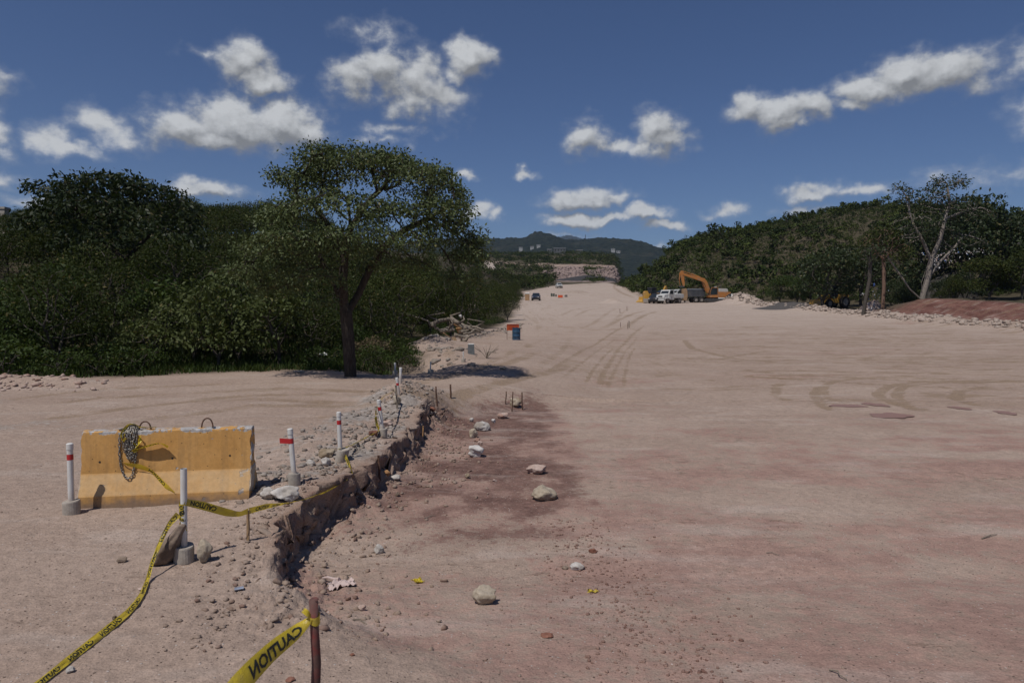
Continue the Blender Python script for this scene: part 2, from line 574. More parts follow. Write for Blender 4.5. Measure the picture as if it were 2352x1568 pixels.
trk = np.zeros(len(gx))
TR = [
    ([(1290, 905), (1330, 850), (1385, 800), (1430, 765), (1475, 735)], .25, 1.9, .8), ([(1325, 900), (1365, 850), (1405, 805), (1450, 765)], .18, 1.6, .7),
    ([(1385, 905), (1395, 860), (1415, 820), (1440, 790)], .15, 1.3, .8), ([(1360, 880), (1450, 870), (1560, 860)], .3, 0, .4),
    ([(1565, 770), (1590, 800), (1680, 822), (1820, 835)], .45, 0, 1.0), ([(1560, 815), (1650, 825), (1700, 815), (1800, 800)], .4, 0, .8),
    ([(1640, 850), (1750, 860), (1900, 870), (2100, 880), (2352, 890)], .28, 1.9, 1.0), ([(1660, 858), (1800, 868), (1980, 872)], .22, 0, 1.0),
    ([(2300, 875), (2100, 870), (1990, 880), (1960, 905), (1990, 935), (2060, 955)], .3, 2.2, .9), ([(2352, 885), (2200, 880), (2120, 890), (2100, 910), (2160, 930), (2290, 950)], .34, 2.0, 1.0),
    ([(1860, 870), (1835, 890), (1840, 910), (1900, 930)], .28, 1.4, .7), ([(1700, 790), (1850, 800), (2100, 815), (2352, 830)], .4, 1.8, .5), ([(1680, 775), (1900, 790), (2200, 800), (2352, 808)], .4, 1.8, .45),
    ([(1900, 765), (2060, 790), (2200, 815)], .35, 1.8, .4), ([(2150, 790), (2050, 820), (1990, 850)], .35, 1.8, .45), ([(1480, 760), (1560, 745), (1660, 742)], .6, 0, .4),
    ([(1400, 760), (1440, 735), (1470, 720), (1510, 712)], .6, 2.0, .8), ([(1330, 765), (1380, 745), (1410, 720), (1440, 700)], .6, 2.0, .55), ([(1290, 730), (1330, 712), (1400, 702)], .7, 2.2, .55),
    ([(1290, 760), (1250, 800), (1150, 850), (1000, 880)], .4, 1.9, .5), ([(1330, 790), (1230, 840), (1080, 870), (900, 885), (600, 900), (200, 930)], .5, 1.9, .75),
    ([(1100, 875), (900, 895), (600, 915), (300, 950), (0, 1000)], .45, 1.8, .8), ([(760, 880), (500, 890), (200, 905), (0, 930)], .4, 1.7, .75), ([(900, 930), (700, 960), (560, 1000), (300, 960)], .2, 0, .5),
    ([(1495, 690), (1480, 670), (1500, 660), (1560, 655)], 1.2, 3.0, .9), ([(1425, 685), (1380, 678), (1340, 672), (1300, 668)], 1.5, 4.0, .4),
    ([(1490, 690), (1440, 672), (1420, 660), (1430, 650)], 1.0, 3.0, .8),
]
for pts, wd, gg, am in TR:
    seg_track(trk, [W2(*p) for p in pts], wd * .72, gg, am)
for k in range(70):        # fainter passes of machines across the wide graded area
    x0, y0_ = random.uniform(4, 34), random.uniform(19, 75)
    dx = random.uniform(14, 30); dy = random.uniform(-6, 6)
    seg_track(trk, [(x0, y0_), (x0 + dx * .5, y0_ + dy * .3 + random.uniform(-2, 2)), (x0 + dx, y0_ + dy)], random.uniform(.12, .30), 1.9, random.uniform(.25, .7))

n1 = fbm(gx * .35, gy * .35, 4, 101); n2 = fbm(gx * 1.4, gy * 1.4, 4, 103)
wx_ = gx + 2.2 * fbm(gx * .12, gy * .12, 3, 205); wy_ = gy + 1.6 * fbm(gx * .15, gy * .15, 3, 207)
hs = fbm(wx_ * .26 - wy_ * .20, wy_ * .85 + wx_ * .22, 5, 105, .6)    # smeared streaks of red earth across the graded ground
vs_n = fbm(gx * 1.0, gy * .12, 4, 107)                    # streaks along the road
d_ = INF['d']
veg = sstep(d_ + .8 * n1, .1, 1.6)
veg = np.maximum(veg, INF['on'] * sstep(INF['s'] + .04 * n1, .01, .05) * (INF['s'] > 0))
veg = np.maximum(veg, sstep(gx - INF['xb'] + n1, 9.5, 11.5))
veg = np.maximum(veg, sstep(gx - INF['xb'], 4.2, 6.5) * sstep(gy, 86, 94) * (1 - sstep(gy, 160, 200)) * .9)
lowm = 1 - INF['P']
strip = lowm * sstep(gy, 6.0, 9.5) * (1 - sstep(gy + 1.2 * n1, 20.2, 21.6)) * (1 - sstep(gx + .5 * n1 + .3 * n2, .7, 1.7)) * (gx > INF['xw'] - .1)
redm = lowm * (1 - sstep(gy + 3 * n1, 12, 26)) * np.clip(.42 + .58 * hs + .22 * n1, 0, .9) * sstep(gx, -1.5, 1)
redm = np.maximum(redm, .75 * strip)
redm = np.maximum(redm, lowm * (1 - sstep(gy, 5.5, 9)) * np.clip(.5 + .5 * n1, 0, 1) * .8)
redm = np.maximum(redm, sstep(INF['rb'], .02, .3))
redm = np.maximum(redm, .5 * sstep(fbm(gx * .12 + 9, gy * .3, 4, 117), .25, .6) * lowm)
talus = np.exp(-np.clip(gx - INF['xw'], 0, 9) / .28)
maroon = strip * np.clip(.62 + .55 * n1 + .5 * n2 - .7 * talus, 0, 1)
maroon = np.maximum(maroon, sstep(INF['rb'], .02, .12) * np.clip(1.0 + .45 * fbm(gx * .35 - gy * .5, gy * .12 + gx * .1, 4, 121), 0, 1))
grey = np.clip(INF['rough'] * 1.3 * INF['P'], 0, 1) * np.clip(.4 + n2, 0, 1) * sstep(gy, 7, 8.5)
grey = np.maximum(grey, INF['bm'] * .4 * np.clip(.5 + n2, 0, 1))
grey = np.maximum(grey, sstep(n1, .25, .6) * INF['P'] * .5 * (gx < -5) * (gy < 16))
pale = sstep(gy + 6 * n1, 30, 110) * (1 - veg)
wall = INF['nearwall'] * np.exp(-((gx - INF['xw'] - INF['ww'] * .5) / 0.14) ** 2)
qn = fbm(gx * .011 + 4, gy * .02, 4, 131)
rip = sstep(gy, 288, 296) * sstep(d_, .2, 1.5) * (1 - INF['on']) * sstep(gx / np.maximum(gy, 1), .05, .07) * (1 - sstep(gy + 10 * qn, 415, 432))
cliff = INF['far'] * sstep(gy, 430, 445) * (1 - sstep(gy, 500, 540)) * sstep(qn + .3 * fbm(gx * .05, gy * .05, 3, 133), .12, .3)
vegfar = np.maximum(INF['far'], sstep(gy, 318, 330) * (1 - sstep(gx / np.maximum(gy, 1), .05, .07)) * (1 - INF['on'])) * (1 - rip) * (1 - cliff)
veg = np.clip(np.maximum(veg * (1 - INF['far']) * (1 - rip), vegfar), 0, 1)
hs2 = fbm(wx_ * .25, wy_ * 1.9, 5, 305, .65)
track = np.clip(trk + .6 * sstep(hs2, .15, .5) * sstep(gx, 1, 7) * sstep(gy, 11, 22) * (1 - pale * .5) + .35 * np.clip(vs_n, 0, 1) * sstep(gy, 16, 24), 0, 1) * (1 - veg)

P3[:, 2] -= .035 * np.clip(trk, 0, 1) * (gy > 8)          # wheels press into the surface
g_me = mesh_np('ground', P3, FQ, smooth=True)


def set_attr(me, name, r, g, b):
    a = me.attributes.new(name, 'FLOAT_COLOR', 'POINT')
    arr = np.stack([r, g, b, np.ones_like(r)], 1).astype(np.float32)
    a.data.foreach_set('color', arr.ravel())


set_attr(g_me, 'soil_a', np.clip(redm, 0, 1), track, veg)
set_attr(g_me, 'soil_b', np.clip(grey, 0, 1), np.clip(pale, 0, 1), np.clip(maroon, 0, 1))
set_attr(g_me, 'soil_d', np.clip(sstep(INF['rb'], .02, .15) * (1 - veg), 0, 1), 0 * gx, 0 * gx)
set_attr(g_me, 'soil_c', np.clip(wall, 0, 1), np.clip(rip, 0, 1), np.clip(cliff, 0, 1))


def new_mat(name):
    m = bpy.data.materials.new(name)
    m.use_nodes = True
    return m, NT(m.node_tree)


def finish(T, bsdf):
    T.n('ShaderNodeOutputMaterial', {0: bsdf})


def ground_material():
    m, T = new_mat('earth')
    pos = T.n('ShaderNodeNewGeometry').outputs['Position']
    A = T.n('ShaderNodeSeparateColor', {0: T.n('ShaderNodeAttribute', attribute_name='soil_a').outputs['Color']})
    B = T.n('ShaderNodeSeparateColor', {0: T.n('ShaderNodeAttribute', attribute_name='soil_b').outputs['Color']})
    C = T.n('ShaderNodeSeparateColor', {0: T.n('ShaderNodeAttribute', attribute_name='soil_c').outputs['Color']})
    nf = T.noise(pos, 9.0, 4, .65)
    nm = T.noise(pos, 1.7, 4, .6)
    nl = T.noise(pos, .35, 4, .55)
    nff = T.noise(pos, 70.0, 3, .6)

    def brk(mask, k=.7):
        """break a soil mask up with grain so that it does not fade like paint"""
        s = T.m('ADD', mask, T.m('MULTIPLY', T.m('SUBTRACT', nf, .5), k))
        s = T.m('ADD', s, T.m('MULTIPLY', T.m('SUBTRACT', nm, .5), k * .8))
        return T.m('MULTIPLY', T.ramp(s, .3, .7), T.ramp(mask, .0, .12))
    col = T.mix(T.ramp(nl, .35, .65), (.310, .230, .184), (.352, .268, .217))
    col = T.mix(B.outputs[1], col, T.mix(T.ramp(nm, .3, .7), (.372, .298, .250), (.428, .348, .296)))
    col = T.mix(T.m('MULTIPLY', brk(A.outputs[0], 1.1), .9), col, T.mix(T.ramp(nm, .35, .65), (.325, .212, .172), (.280, .176, .145)))
    col = T.mix(T.m('MULTIPLY', brk(B.outputs[2], 1.3), .92), col, T.mix(T.ramp(nf, .35, .7), (.108, .060, .050), (.185, .110, .090)))
    col = T.mix(T.m('MULTIPLY', brk(A.outputs[1], 1.6), .66), col, (.215, .152, .098))
    col = T.mix(T.m('MULTIPLY', brk(B.outputs[0], .9), .85), col, T.mix(T.ramp(nf, .3, .7), (.20, .175, .155), (.33, .30, .275)))
    bank = T.n('ShaderNodeSeparateColor', {0: T.n('ShaderNodeAttribute', attribute_name='soil_d').outputs['Color']}).outputs[0]
    bst = T.noise(T.v('MULTIPLY', pos, (1.6, .35, .5)), .9, 5, .7)
    col = T.mix(brk(bank, .8), col, T.mix(T.ramp(bst, .35, .65), (.098, .042, .034), (.180, .090, .072)))
    wallc = T.mix(T.ramp(nm, .3, .7), (.20, .125, .095), (.30, .215, .165))
    col = T.mix(C.outputs[0], col, T.mix(T.ramp(nf, .55, .75), wallc, (.15, .07, .055)))
    ripc = T.n('ShaderNodeTexVoronoi', {'Vector': pos, 'Scale': .8})
    col = T.mix(C.outputs[1], col, T.mix(ripc.outputs['Color'], (.10, .07, .062), (.30, .235, .215)))
    col = T.mix(C.outputs[2], col, T.mix(T.ramp(T.noise(pos, .25, 6, .7), .35, .65), (.34, .27, .22), (.20, .13, .10)))
    vegc = T.mix(T.ramp(nm, .3, .7), (.05, .042, .026), (.085, .066, .044))
    vegc = T.mix(T.ramp(nf, .5, .7), vegc, (.035, .045, .016))
    col = T.mix(A.outputs[2], col, vegc)
    # ragged darker dashes where the surface was scuffed by blades and tracks
    sc1 = T.noise(T.v('MULTIPLY', pos, (1.0, 2.6, 1)), 4.5, 4, .7)
    sc2 = T.noise(T.v('MULTIPLY', T.v('ADD', pos, (7, 3, 0)), (.25, .9, 1)), 1.2, 3, .65)
    scuff = T.m('MULTIPLY', T.ramp(sc1, .57, .63), T.ramp(sc2, .50, .60))
    scuff = T.m('MULTIPLY', scuff, T.m('SUBTRACT', 1.0, A.outputs[2], clamp=True))
    col = T.mix(T.m('MULTIPLY', scuff, .55), col, (.150, .102, .074))
    lite = T.m('MULTIPLY', T.ramp(T.noise(T.v('MULTIPLY', pos, (.5, 1.6, 1)), .8, 5, .65), .52, .68), T.m('SUBTRACT', 1.0, A.outputs[2], clamp=True))
    col = T.mix(T.m('MULTIPLY', lite, .35), col, (.43, .36, .315))
    # fine wheel and blade lines drawn across the wide graded area
    ln = T.noise(T.v('MULTIPLY', pos, (.10, 1.5, 1)), 1.0, 5, .72)
    ln2 = T.noise(T.v('MULTIPLY', T.v('ADD', pos, (31, 17, 0)), (.9, .10, 1)), 1.0, 5, .72)
    sx_ = T.n('ShaderNodeSeparateXYZ', {0: pos})
    side_ = T.m('MULTIPLY', T.ramp(sx_.outputs[0], 4, 12), T.ramp(sx_.outputs[1], 13, 24))
    mid_ = T.m('MULTIPLY', T.ramp(sx_.outputs[0], 12, 4), T.ramp(sx_.outputs[1], 18, 28))
    line = T.m('ADD', T.m('MULTIPLY', T.ramp(ln, .52, .60), side_), T.m('MULTIPLY', T.ramp(ln2, .53, .61), mid_))
    line = T.m('MULTIPLY', T.m('MULTIPLY', line, T.ramp(nm, .3, .65)), T.m('SUBTRACT', 1.0, A.outputs[2], clamp=True))
    col = T.mix(T.m('MULTIPLY', line, .55), col, (.225, .160, .104))
    # grain: specks of darker and paler grit
    vor = T.n('ShaderNodeTexVoronoi', {'Vector': pos, 'Scale': 26.0, 'Randomness': 1.0})
    sp = T.ramp(vor.outputs['Distance'], .16, .24, 1, 0)
    spc = T.n('ShaderNodeSeparateColor', {0: vor.outputs['Color']})
    col = T.mix(T.m('MULTIPLY', sp, T.ramp(spc.outputs[0], .72, .80)), col, (.10, .07, .055))
    col = T.mix(T.m('MULTIPLY', sp, T.ramp(spc.outputs[1], .82, .90)), col, (.46, .40, .36))
    col = T.mix(.34, col, T.mix(T.ramp(nff, .3, .7), (.5, .5, .5), (1.45, 1.45, 1.45)), 'MULTIPLY')
    col = T.mix(.30, col, T.mix(T.ramp(nf, .3, .7), (.55, .55, .55), (1.4, 1.4, 1.4)), 'MULTIPLY')
    h = T.m('ADD', T.m('MULTIPLY', nf, .030), T.m('MULTIPLY', nff, .005))
    h = T.m('ADD', h, T.m('MULTIPLY', sp, .006))
    h = T.m('ADD', h, T.m('MULTIPLY', T.noise(pos, 28.0, 4, .6), .012))
    h = T.m('ADD', h, T.m('MULTIPLY', A.outputs[1], T.m('MULTIPLY', T.noise(pos, 4.0, 3, .6), .06)))
    bump = T.n('ShaderNodeBump', {'Height': h, 'Strength': .8, 'Distance': 1.0})
    p = T.n('ShaderNodeBsdfPrincipled', {'Base Color': col, 'Roughness': .95, 'Normal': bump.outputs[0], 'Specular IOR Level': .15})
    finish(T, p.outputs[0])
    return m


ground = link('ground', g_me, ground_material())
tag(ground, kind='structure')

# ---- far mountains
def mountain(name, prof, Y, depth, base, cols, seed):
    xs_ = [(px - 1176) / 1568. * Y for px, py in prof]
    zs_ = [CZ + (700 - py) / 1568. * Y for px, py in prof]
    n, mrow = 700, 40
    X = np.linspace(xs_[0], xs_[-1], n)
    top = np.interp(X, xs_, zs_)
    V = []
    for j in range(mrow):
        s = j / (mrow - 1)
        yy = Y - depth * (1 - s)
        zz = base + (top - base) * np.sin(s * math.pi / 2) ** 1.1
        zz = zz + (s * (1 - s) * 4) * 20 * fbm(X * .004 + seed, X * 0 + yy * .004, 4, seed) + 8.5 * s * fbm(X * .03, X * 0 + yy * .03, 3, seed + 3) + 5.5 * s * fbm(X * .16, X * 0 + yy * .16, 2, seed + 5)
        V.append(np.stack([X, np.full(n, yy), zz], 1))
    V.append(np.stack([X, np.full(n, Y + depth), np.full(n, base)], 1))
    mrow += 1
    V = np.concatenate(V)
    ii_ = np.arange(n * mrow).reshape(mrow, n)
    F = np.stack([ii_[:-1, :-1], ii_[:-1, 1:], ii_[1:, 1:], ii_[1:, :-1]], -1).reshape(-1, 4)
    me = mesh_np(name, V, F, smooth=False)
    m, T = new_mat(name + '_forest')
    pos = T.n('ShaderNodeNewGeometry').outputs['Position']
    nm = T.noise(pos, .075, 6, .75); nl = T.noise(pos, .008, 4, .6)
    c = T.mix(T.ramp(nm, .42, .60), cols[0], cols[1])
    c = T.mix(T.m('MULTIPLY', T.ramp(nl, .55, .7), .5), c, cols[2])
    b = T.n('ShaderNodeBump', {'Height': T.noise(pos, .06, 5, .7), 'Strength': 1.0, 'Distance': 26.0})
    p = T.n('ShaderNodeBsdfPrincipled', {'Base Color': c, 'Roughness': .9, 'Normal': b.outputs[0], 'Specular IOR Level': .1})
    finish(T, p.outputs[0])
    o = link(name, me, m)
    tag(o, kind='structure')
    return o


mountain('mountain_ridge', [(500, 590), (900, 575), (1050, 567), (1110, 564), (1150, 561), (1190, 561), (1206, 556), (1222, 550), (1242, 551), (1258, 559), (1280, 567), (1310, 568), (1330, 567),
                            (1344, 563), (1352, 562), (1362, 567), (1375, 564), (1390, 569), (1410, 577), (1440, 588), (1470, 595), (1500, 602), (1560, 607), (1800, 615), (2400, 605)],
         2100, 1100, 40, ((.016, .026, .024), (.042, .054, .042), (.080, .080, .062)), 3)
mountain('far_mountain', [(1150, 590), (1240, 565), (1275, 552), (1295, 546), (1305, 546), (1320, 550), (1345, 560), (1420, 585), (1500, 600)], 4200, 1200, 60, ((.05, .07, .085), (.06, .08, .095), (.07, .085, .10)), 9)  # distance haze is put into the blue-grey colours of this one
# ------------------------------------------------------------------ vegetation
def leaf_material(name, c0, c1, trans=.25, rough=.5, spec=.3):
    m, T = new_mat(name)
    g = T.n('ShaderNodeNewGeometry')
    oi = T.n('ShaderNodeObjectInfo')
    isl = g.outputs['Random Per Island']
    f = T.m('ADD', T.m('MULTIPLY', isl, .45), T.m('MULTIPLY', oi.outputs['Random'], .55), clamp=True)
    col = T.mix(f, c0, c1)
    dry = T.ramp(isl, .93, .99)
    col = T.mix(T.m('MULTIPLY', dry, .6), col, (.16, .12, .05))
    p = T.n('ShaderNodeBsdfPrincipled', {'Base Color': col, 'Roughness': rough, 'Specular IOR Level': spec})
    tr = T.n('ShaderNodeBsdfTranslucent', {'Color': T.mix(.35, col, (.10, .14, .01))})
    mx = T.n('ShaderNodeMixShader', {0: trans, 1: p.outputs[0], 2: tr.outputs[0]})
    finish(T, mx.outputs[0])
    return m


def bark_material(name, c0, c1, scale=8.0):
    m, T = new_mat(name)
    tcn = T.n('ShaderNodeTexCoord').outputs['Object']
    st = T.v('MULTIPLY', tcn, (3.0, 3.0, .6))
    n = T.noise(st, scale, 5, .65)
    p = T.n('ShaderNodeBsdfPrincipled', {'Base Color': T.mix(T.ramp(n, .3, .7), c0, c1), 'Roughness': .9, 'Specular IOR Level': .2,
            'Normal': T.n('ShaderNodeBump', {'Height': n, 'Strength': .8, 'Distance': .03}).outputs[0]})
    finish(T, p.outputs[0])
    return m


L_MAIN = leaf_material('leaf_main', (.048, .067, .022), (.112, .138, .052), .2, .55, .25)
L_DARK = leaf_material('leaf_dark', (.016, .026, .008), (.038, .054, .018), .14, .55, .25)
L_ACA = leaf_material('leaf_thorn', (.020, .030, .008), (.050, .062, .016), .2, .7, .12)
L_PALE = leaf_material('leaf_pale', (.045, .062, .017), (.105, .122, .040), .22, .6, .2)
L_GREEN = leaf_material('leaf_green', (.022, .040, .008), (.052, .078, .016), .22, .6, .2)
def hill_leaf():
    """scrub whose hue drifts from plant to plant"""
    m, T = new_mat('leaf_hill')
    g = T.n('ShaderNodeNewGeometry')
    isl = g.outputs['Random Per Island']
    n = T.noise(g.outputs['Position'], .22, 3, .6); n2 = T.noise(T.v('ADD', g.outputs['Position'], (50, 9, 0)), .12, 3, .6)
    col = T.mix(T.ramp(n, .35, .65), (.018, .030, .010), (.062, .078, .020))
    col = T.mix(T.m('MULTIPLY', T.ramp(n2, .58, .68), .5), col, (.075, .066, .034))
    col = T.mix(.5, col, T.mix(isl, (.5, .5, .5), (1.5, 1.5, 1.5)), 'MULTIPLY')
    p = T.n('ShaderNodeBsdfPrincipled', {'Base Color': col, 'Roughness': .8, 'Specular IOR Level': .1})
    finish(T, p.outputs[0])
    return m


L_HILL = hill_leaf()
L_DRY = leaf_material('leaf_dry', (.10, .075, .045), (.20, .155, .095), .15, .8, .1)
B_DARK = bark_material('bark_dark', (.030, .023, .018), (.075, .060, .048))
B_PALE = bark_material('bark_pale', (.13, .11, .092), (.30, .26, .225))
B_GREY = bark_material('bark_grey', (.045, .038, .032), (.10, .086, .072))
B_RED = bark_material('bark_red', (.13, .075, .052), (.21, .14, .10))


def tubes(P0, P1, R0, R1, n=6):
    """many tapered segments as one vertex / face array"""
    D = P1 - P0
    L = np.linalg.norm(D, axis=1, keepdims=True) + 1e-9
    D = D / L
    ref = np.where(np.abs(D[:, 2:3]) > .9, np.array([[1., 0, 0]]), np.array([[0, 0, 1.]]))
    A = np.cross(D, ref); A /= np.linalg.norm(A, axis=1, keepdims=True)
    Bv = np.cross(D, A)
    k = np.arange(n) * 2 * math.pi / n
    ring = A[:, None, :] * np.cos(k)[None, :, None] + Bv[:, None, :] * np.sin(k)[None, :, None]
    V0 = P0[:, None, :] + ring * R0[:, None, None]
    V1 = (P1 + D * R1[:, None] * .35)[:, None, :] + ring * (R1 * .985)[:, None, None]
    V = np.concatenate([V0, V1], 1).reshape(-1, 3)
    base = (np.arange(len(P0)) * 2 * n)[:, None]
    j = np.arange(n)
    F = np.stack([j, (j + 1) % n, n + (j + 1) % n, n + j], 1)
    F = (base[:, :, None] + F[None]).reshape(-1, 4)
    return V, F


def leaves(C, size, aspect, rg, droop=.3, out=None, spread=1.0):
    """diamond leaves at points C"""
    n = len(C)
    d = rg.normal(size=(n, 3))
    if out is not None:
        d = d * spread + out
    d[:, 2] -= droop
    d /= np.linalg.norm(d, axis=1, keepdims=True) + 1e-9
    w = np.cross(d, rg.normal(size=(n, 3)))
    w /= np.linalg.norm(w, axis=1, keepdims=True) + 1e-9
    s = size * rg.uniform(.65, 1.3, size=(n, 1))
    V = np.stack([C, C + d * s * .5 + w * s * aspect * .5, C + d * s, C + d * s * .5 - w * s * aspect * .5], 1).reshape(-1, 3)
    F = np.arange(n * 4).reshape(n, 4)
    return V, F


def grow(attr, nodes, parents, step, kill, infl, rg, iters=420, sag=0.0, jit=.15):
    """space colonisation: branches reach for the attraction points"""
    N = [np.array(p, float) for p in nodes]
    Pn = list(parents)
    attr = np.array(attr)
    arr = np.array(N)
    D = np.linalg.norm(attr[:, None] - arr[None], axis=2)
    near = D.argmin(1); dist = D.min(1)
    alive = np.ones(len(attr), bool)
    fails = np.zeros(len(attr), int)
    for it in range(iters):
        act = alive & (dist < infl)
        if not act.any():
            infl *= 1.5
            if infl > 60:
                break
            continue
        idx = near[act]
        uniq, inv = np.unique(idx, return_inverse=True)
        base = np.array([N[u] for u in uniq])
        v = attr[act] - base[inv]
        v /= np.linalg.norm(v, axis=1, keepdims=True) + 1e-9
        s = np.zeros((len(uniq), 3)); np.add.at(s, inv, v)
        s /= np.linalg.norm(s, axis=1, keepdims=True) + 1e-9
        s = s + rg.normal(size=s.shape) * jit
        s[:, 2] -= sag
        s /= np.linalg.norm(s, axis=1, keepdims=True) + 1e-9
        new = base + s * step
        b = len(N)
        for u, p in zip(uniq, new):
            N.append(p); Pn.append(int(u))
        dn = np.linalg.norm(attr[:, None] - new[None], axis=2)
        m = dn.min(1); am = dn.argmin(1)
        upd = m < dist
        near[upd] = b + am[upd]; dist[upd] = m[upd]
        fails[act & ~upd] += 1                 # points that pull without ever coming nearer are dropped
        alive &= (dist > kill) & (fails < 4)
        if not alive.any():
            break
    return np.array(N), np.array(Pn)


def shell_points(lobes, rg, n, up=True):
    """points in the upper / outer shell of a set of ellipsoids (x, y, z, rx, ry, rz)"""
    vol = np.array([l[3] * l[4] + l[4] * l[5] + l[3] * l[5] for l in lobes]); vol = vol / vol.sum()
    out = []
    for l, f in zip(lobes, vol):
        k = max(8, int(n * f))
        v = rg.normal(size=(k, 3)); v /= np.linalg.norm(v, axis=1, keepdims=True)
        if up:
            v[:, 2] = np.where(v[:, 2] < -.25, -v[:, 2] * .8, v[:, 2])
        r = rg.uniform(.55, 1.0, size=(k, 1)) ** .5
        out.append(np.array(l[:3]) + v * r * np.array(l[3:6]))
    return np.concatenate(out)


def make_tree_mesh(name, lobes, nodes, parents, rg, nattr=900, step=.22, kill=.3, infl=1.6, tip=.012, expo=2.3, nleaf=12, lsize=.15, asp=.38, lspread=.2, droop=.4,
                   tipdepth=3, sides=6, sag=0., bare=0.0, minr=0.0, leafup=0.0, rootr=None):
    """returns (branch mesh, leaf mesh)"""
    attr = shell_points(lobes, rg, nattr)
    N, Pn = grow(attr, nodes, parents, step, kill, infl, rg, sag=sag)
    n = len(N)
    acc = np.zeros(n); kids = np.zeros(n, int); depth = np.zeros(n, int)
    for i in range(n - 1, 0, -1):
        if kids[i] == 0:
            acc[i] = tip ** expo
        p = Pn[i]
        acc[p] += acc[i]; kids[p] += 1; depth[p] = max(depth[p], depth[i] + 1)
    r = np.maximum(acc, tip ** expo) ** (1 / expo)
    if rootr is not None:
        r = r * np.clip(rootr / r[0], .4, 3) ** (np.clip(np.log(r / tip) / math.log(r[0] / tip), 0, 1))
    i = np.arange(1, n)
    keep = r[i] >= minr
    P0, P1 = N[Pn[i]], N[i]
    big = {}
    for c_ in i:
        p_ = Pn[c_]
        if p_ not in big or r[c_] > r[big[p_]]: big[p_] = c_
    lead = np.array([big[Pn[c_]] == c_ for c_ in i])
    R0_ = np.where(lead, r[Pn[i]], np.minimum(r[Pn[i]], r[i] * 1.35))
    V, F = tubes(P0[keep], P1[keep], R0_[keep], r[i][keep], sides)
    bme = mesh_np(name + '_wood', V, F, smooth=True)
    tips = np.nonzero((depth <= tipdepth) & (np.arange(n) > len(nodes)))[0]
    if bare > 0:
        tips = tips[rg.random(len(tips)) > bare]
    C = np.repeat(N[tips], nleaf, 0) + rg.normal(size=(len(tips) * nleaf, 3)) * lspread * np.array([1, 1, .7])
    C[:, 2] += leafup
    par = np.repeat(N[tips] - N[Pn[tips]], nleaf, 0)
    par /= np.linalg.norm(par, axis=1, keepdims=True) + 1e-9
    LV, LF = leaves(C, lsize, asp, rg, droop, par, .9)
    lme = mesh_np(name + '_leaf', LV, LF)
    return bme, lme


def tree_obj(name, bme, lme, bmat, lmat, loc, rz=0., sc=1., label=None, cat='tree', group=None, trunk='trunk', crown='crown'):
    o = empty(name, loc, rz)
    o.scale = (sc, sc, sc) if not hasattr(sc, '__len__') else sc
    link(trunk, bme, bmat, o)
    link(crown, lme, lmat, o)
    tag(o, label, cat, group)
    return o


def chain(pts, seg):
    pts = [np.array(p, float) for p in pts]
    out = [pts[0]]
    for a, b in zip(pts[:-1], pts[1:]):
        k = max(1, int(np.linalg.norm(b - a) / seg))
        for j in range(1, k + 1):
            out.append(a + (b - a) * j / k)
    return out


def stems(list_of_chains, seg):
    """first chain is the trunk, the others start at (index of a trunk node)"""
    nodes, par = [], []
    for ci, (start, pts) in enumerate(list_of_chains):
        c = chain(pts, seg)
        if ci == 0:
            nodes = c; par = [-1] + list(range(len(c) - 1)); par[0] = 0
        else:
            b = len(nodes)
            s = min(range(b), key=lambda k: np.linalg.norm(nodes[k] - c[0]))
            nodes += c[1:]; par += [s] + list(range(b, b + len(c) - 2))
    return nodes, par


# ---- the big lone tree by the road
TX, TY = -4.96, 20.9
TZ = gz(TX, TY) - .05
rg = np.random.default_rng(11)
ms = 20.9 / 1568.


def mt(px, py, dy=0.0):
    return np.array([(px - 805) * ms, dy, (862 - py) * ms])


lobes = []
for (px, py, dy, rx, ry, rz) in [(830, 395, 0, 150, 1.9, 50), (780, 375, -.6, 90, 1.2, 32), (890, 375, .4, 80, 1.3, 34), (960, 425, -.2, 100, 1.6, 46), (1020, 450, .6, 60, 1.2, 44), (1035, 540, .1, 65, 1.2, 50), (1000, 500, -1.1, 70, .9, 36), (1075, 590, .0, 42, .9, 34),
                             (712, 430, .2, 62, 1.3, 46), (672, 412, -.5, 34, .8, 20), (668, 505, .1, 68, 1.4, 46), (622, 590, -.2, 50, 1.0, 38), (585, 625, -.6, 42, .8, 24), (790, 500, -1.6, 130, .9, 50), (860, 560, -1.9, 100, .7, 36), (720, 570, -1.5, 90, .9, 44), (700, 620, .2, 80, 1.3, 30),
                             (900, 600, .8, 90, 1.2, 36), (640, 660, .3, 60, .9, 26), (760, 690, -.9, 26, .5, 26), (800, 590, -1.5, 90, .7, 34), (750, 640, -1.0, 70, .7, 26), (660, 575, -1.1, 80, .8, 38), (940, 570, -1.2, 80, .8, 30), (600, 640, .2, 60, .9, 26), (1060, 640, -.2, 40, .8, 26), (1050, 500, -.4, 40, .9, 40), (1095, 560, .2, 26, .6, 40), (930, 500, -1.1, 75, .7, 32), (985, 545, -.9, 60, .7, 28)]:
    c = mt(px, py, dy)
    lobes.append((c[0], c[1], c[2], rx * ms, ry, rz * ms))
nd, pr = stems([(0, [mt(806, 866), mt(802, 780), mt(797, 715), mt(792, 690)]),
                (1, [mt(797, 715), mt(778, 665), mt(752, 615, .2), mt(725, 575, .4)]),
                (1, [mt(792, 690), mt(796, 640, -.3), mt(800, 580, -.3), mt(812, 520, -.2), mt(806, 460, 0)]),
                (1, [mt(797, 715), mt(822, 665, .3), mt(850, 605, .3), mt(880, 560, .2), mt(930, 520, .2), mt(985, 495, .2)]),
                (1, [mt(812, 520, -.2), mt(850, 450, .3), mt(880, 420, .4)]), (1, [mt(800, 580, -.3), mt(765, 520, -.1), mt(725, 465, .1), mt(690, 450, .1)]),
                (1, [mt(725, 575, .4), mt(680, 545, .3), mt(640, 540, .1)])], .2)
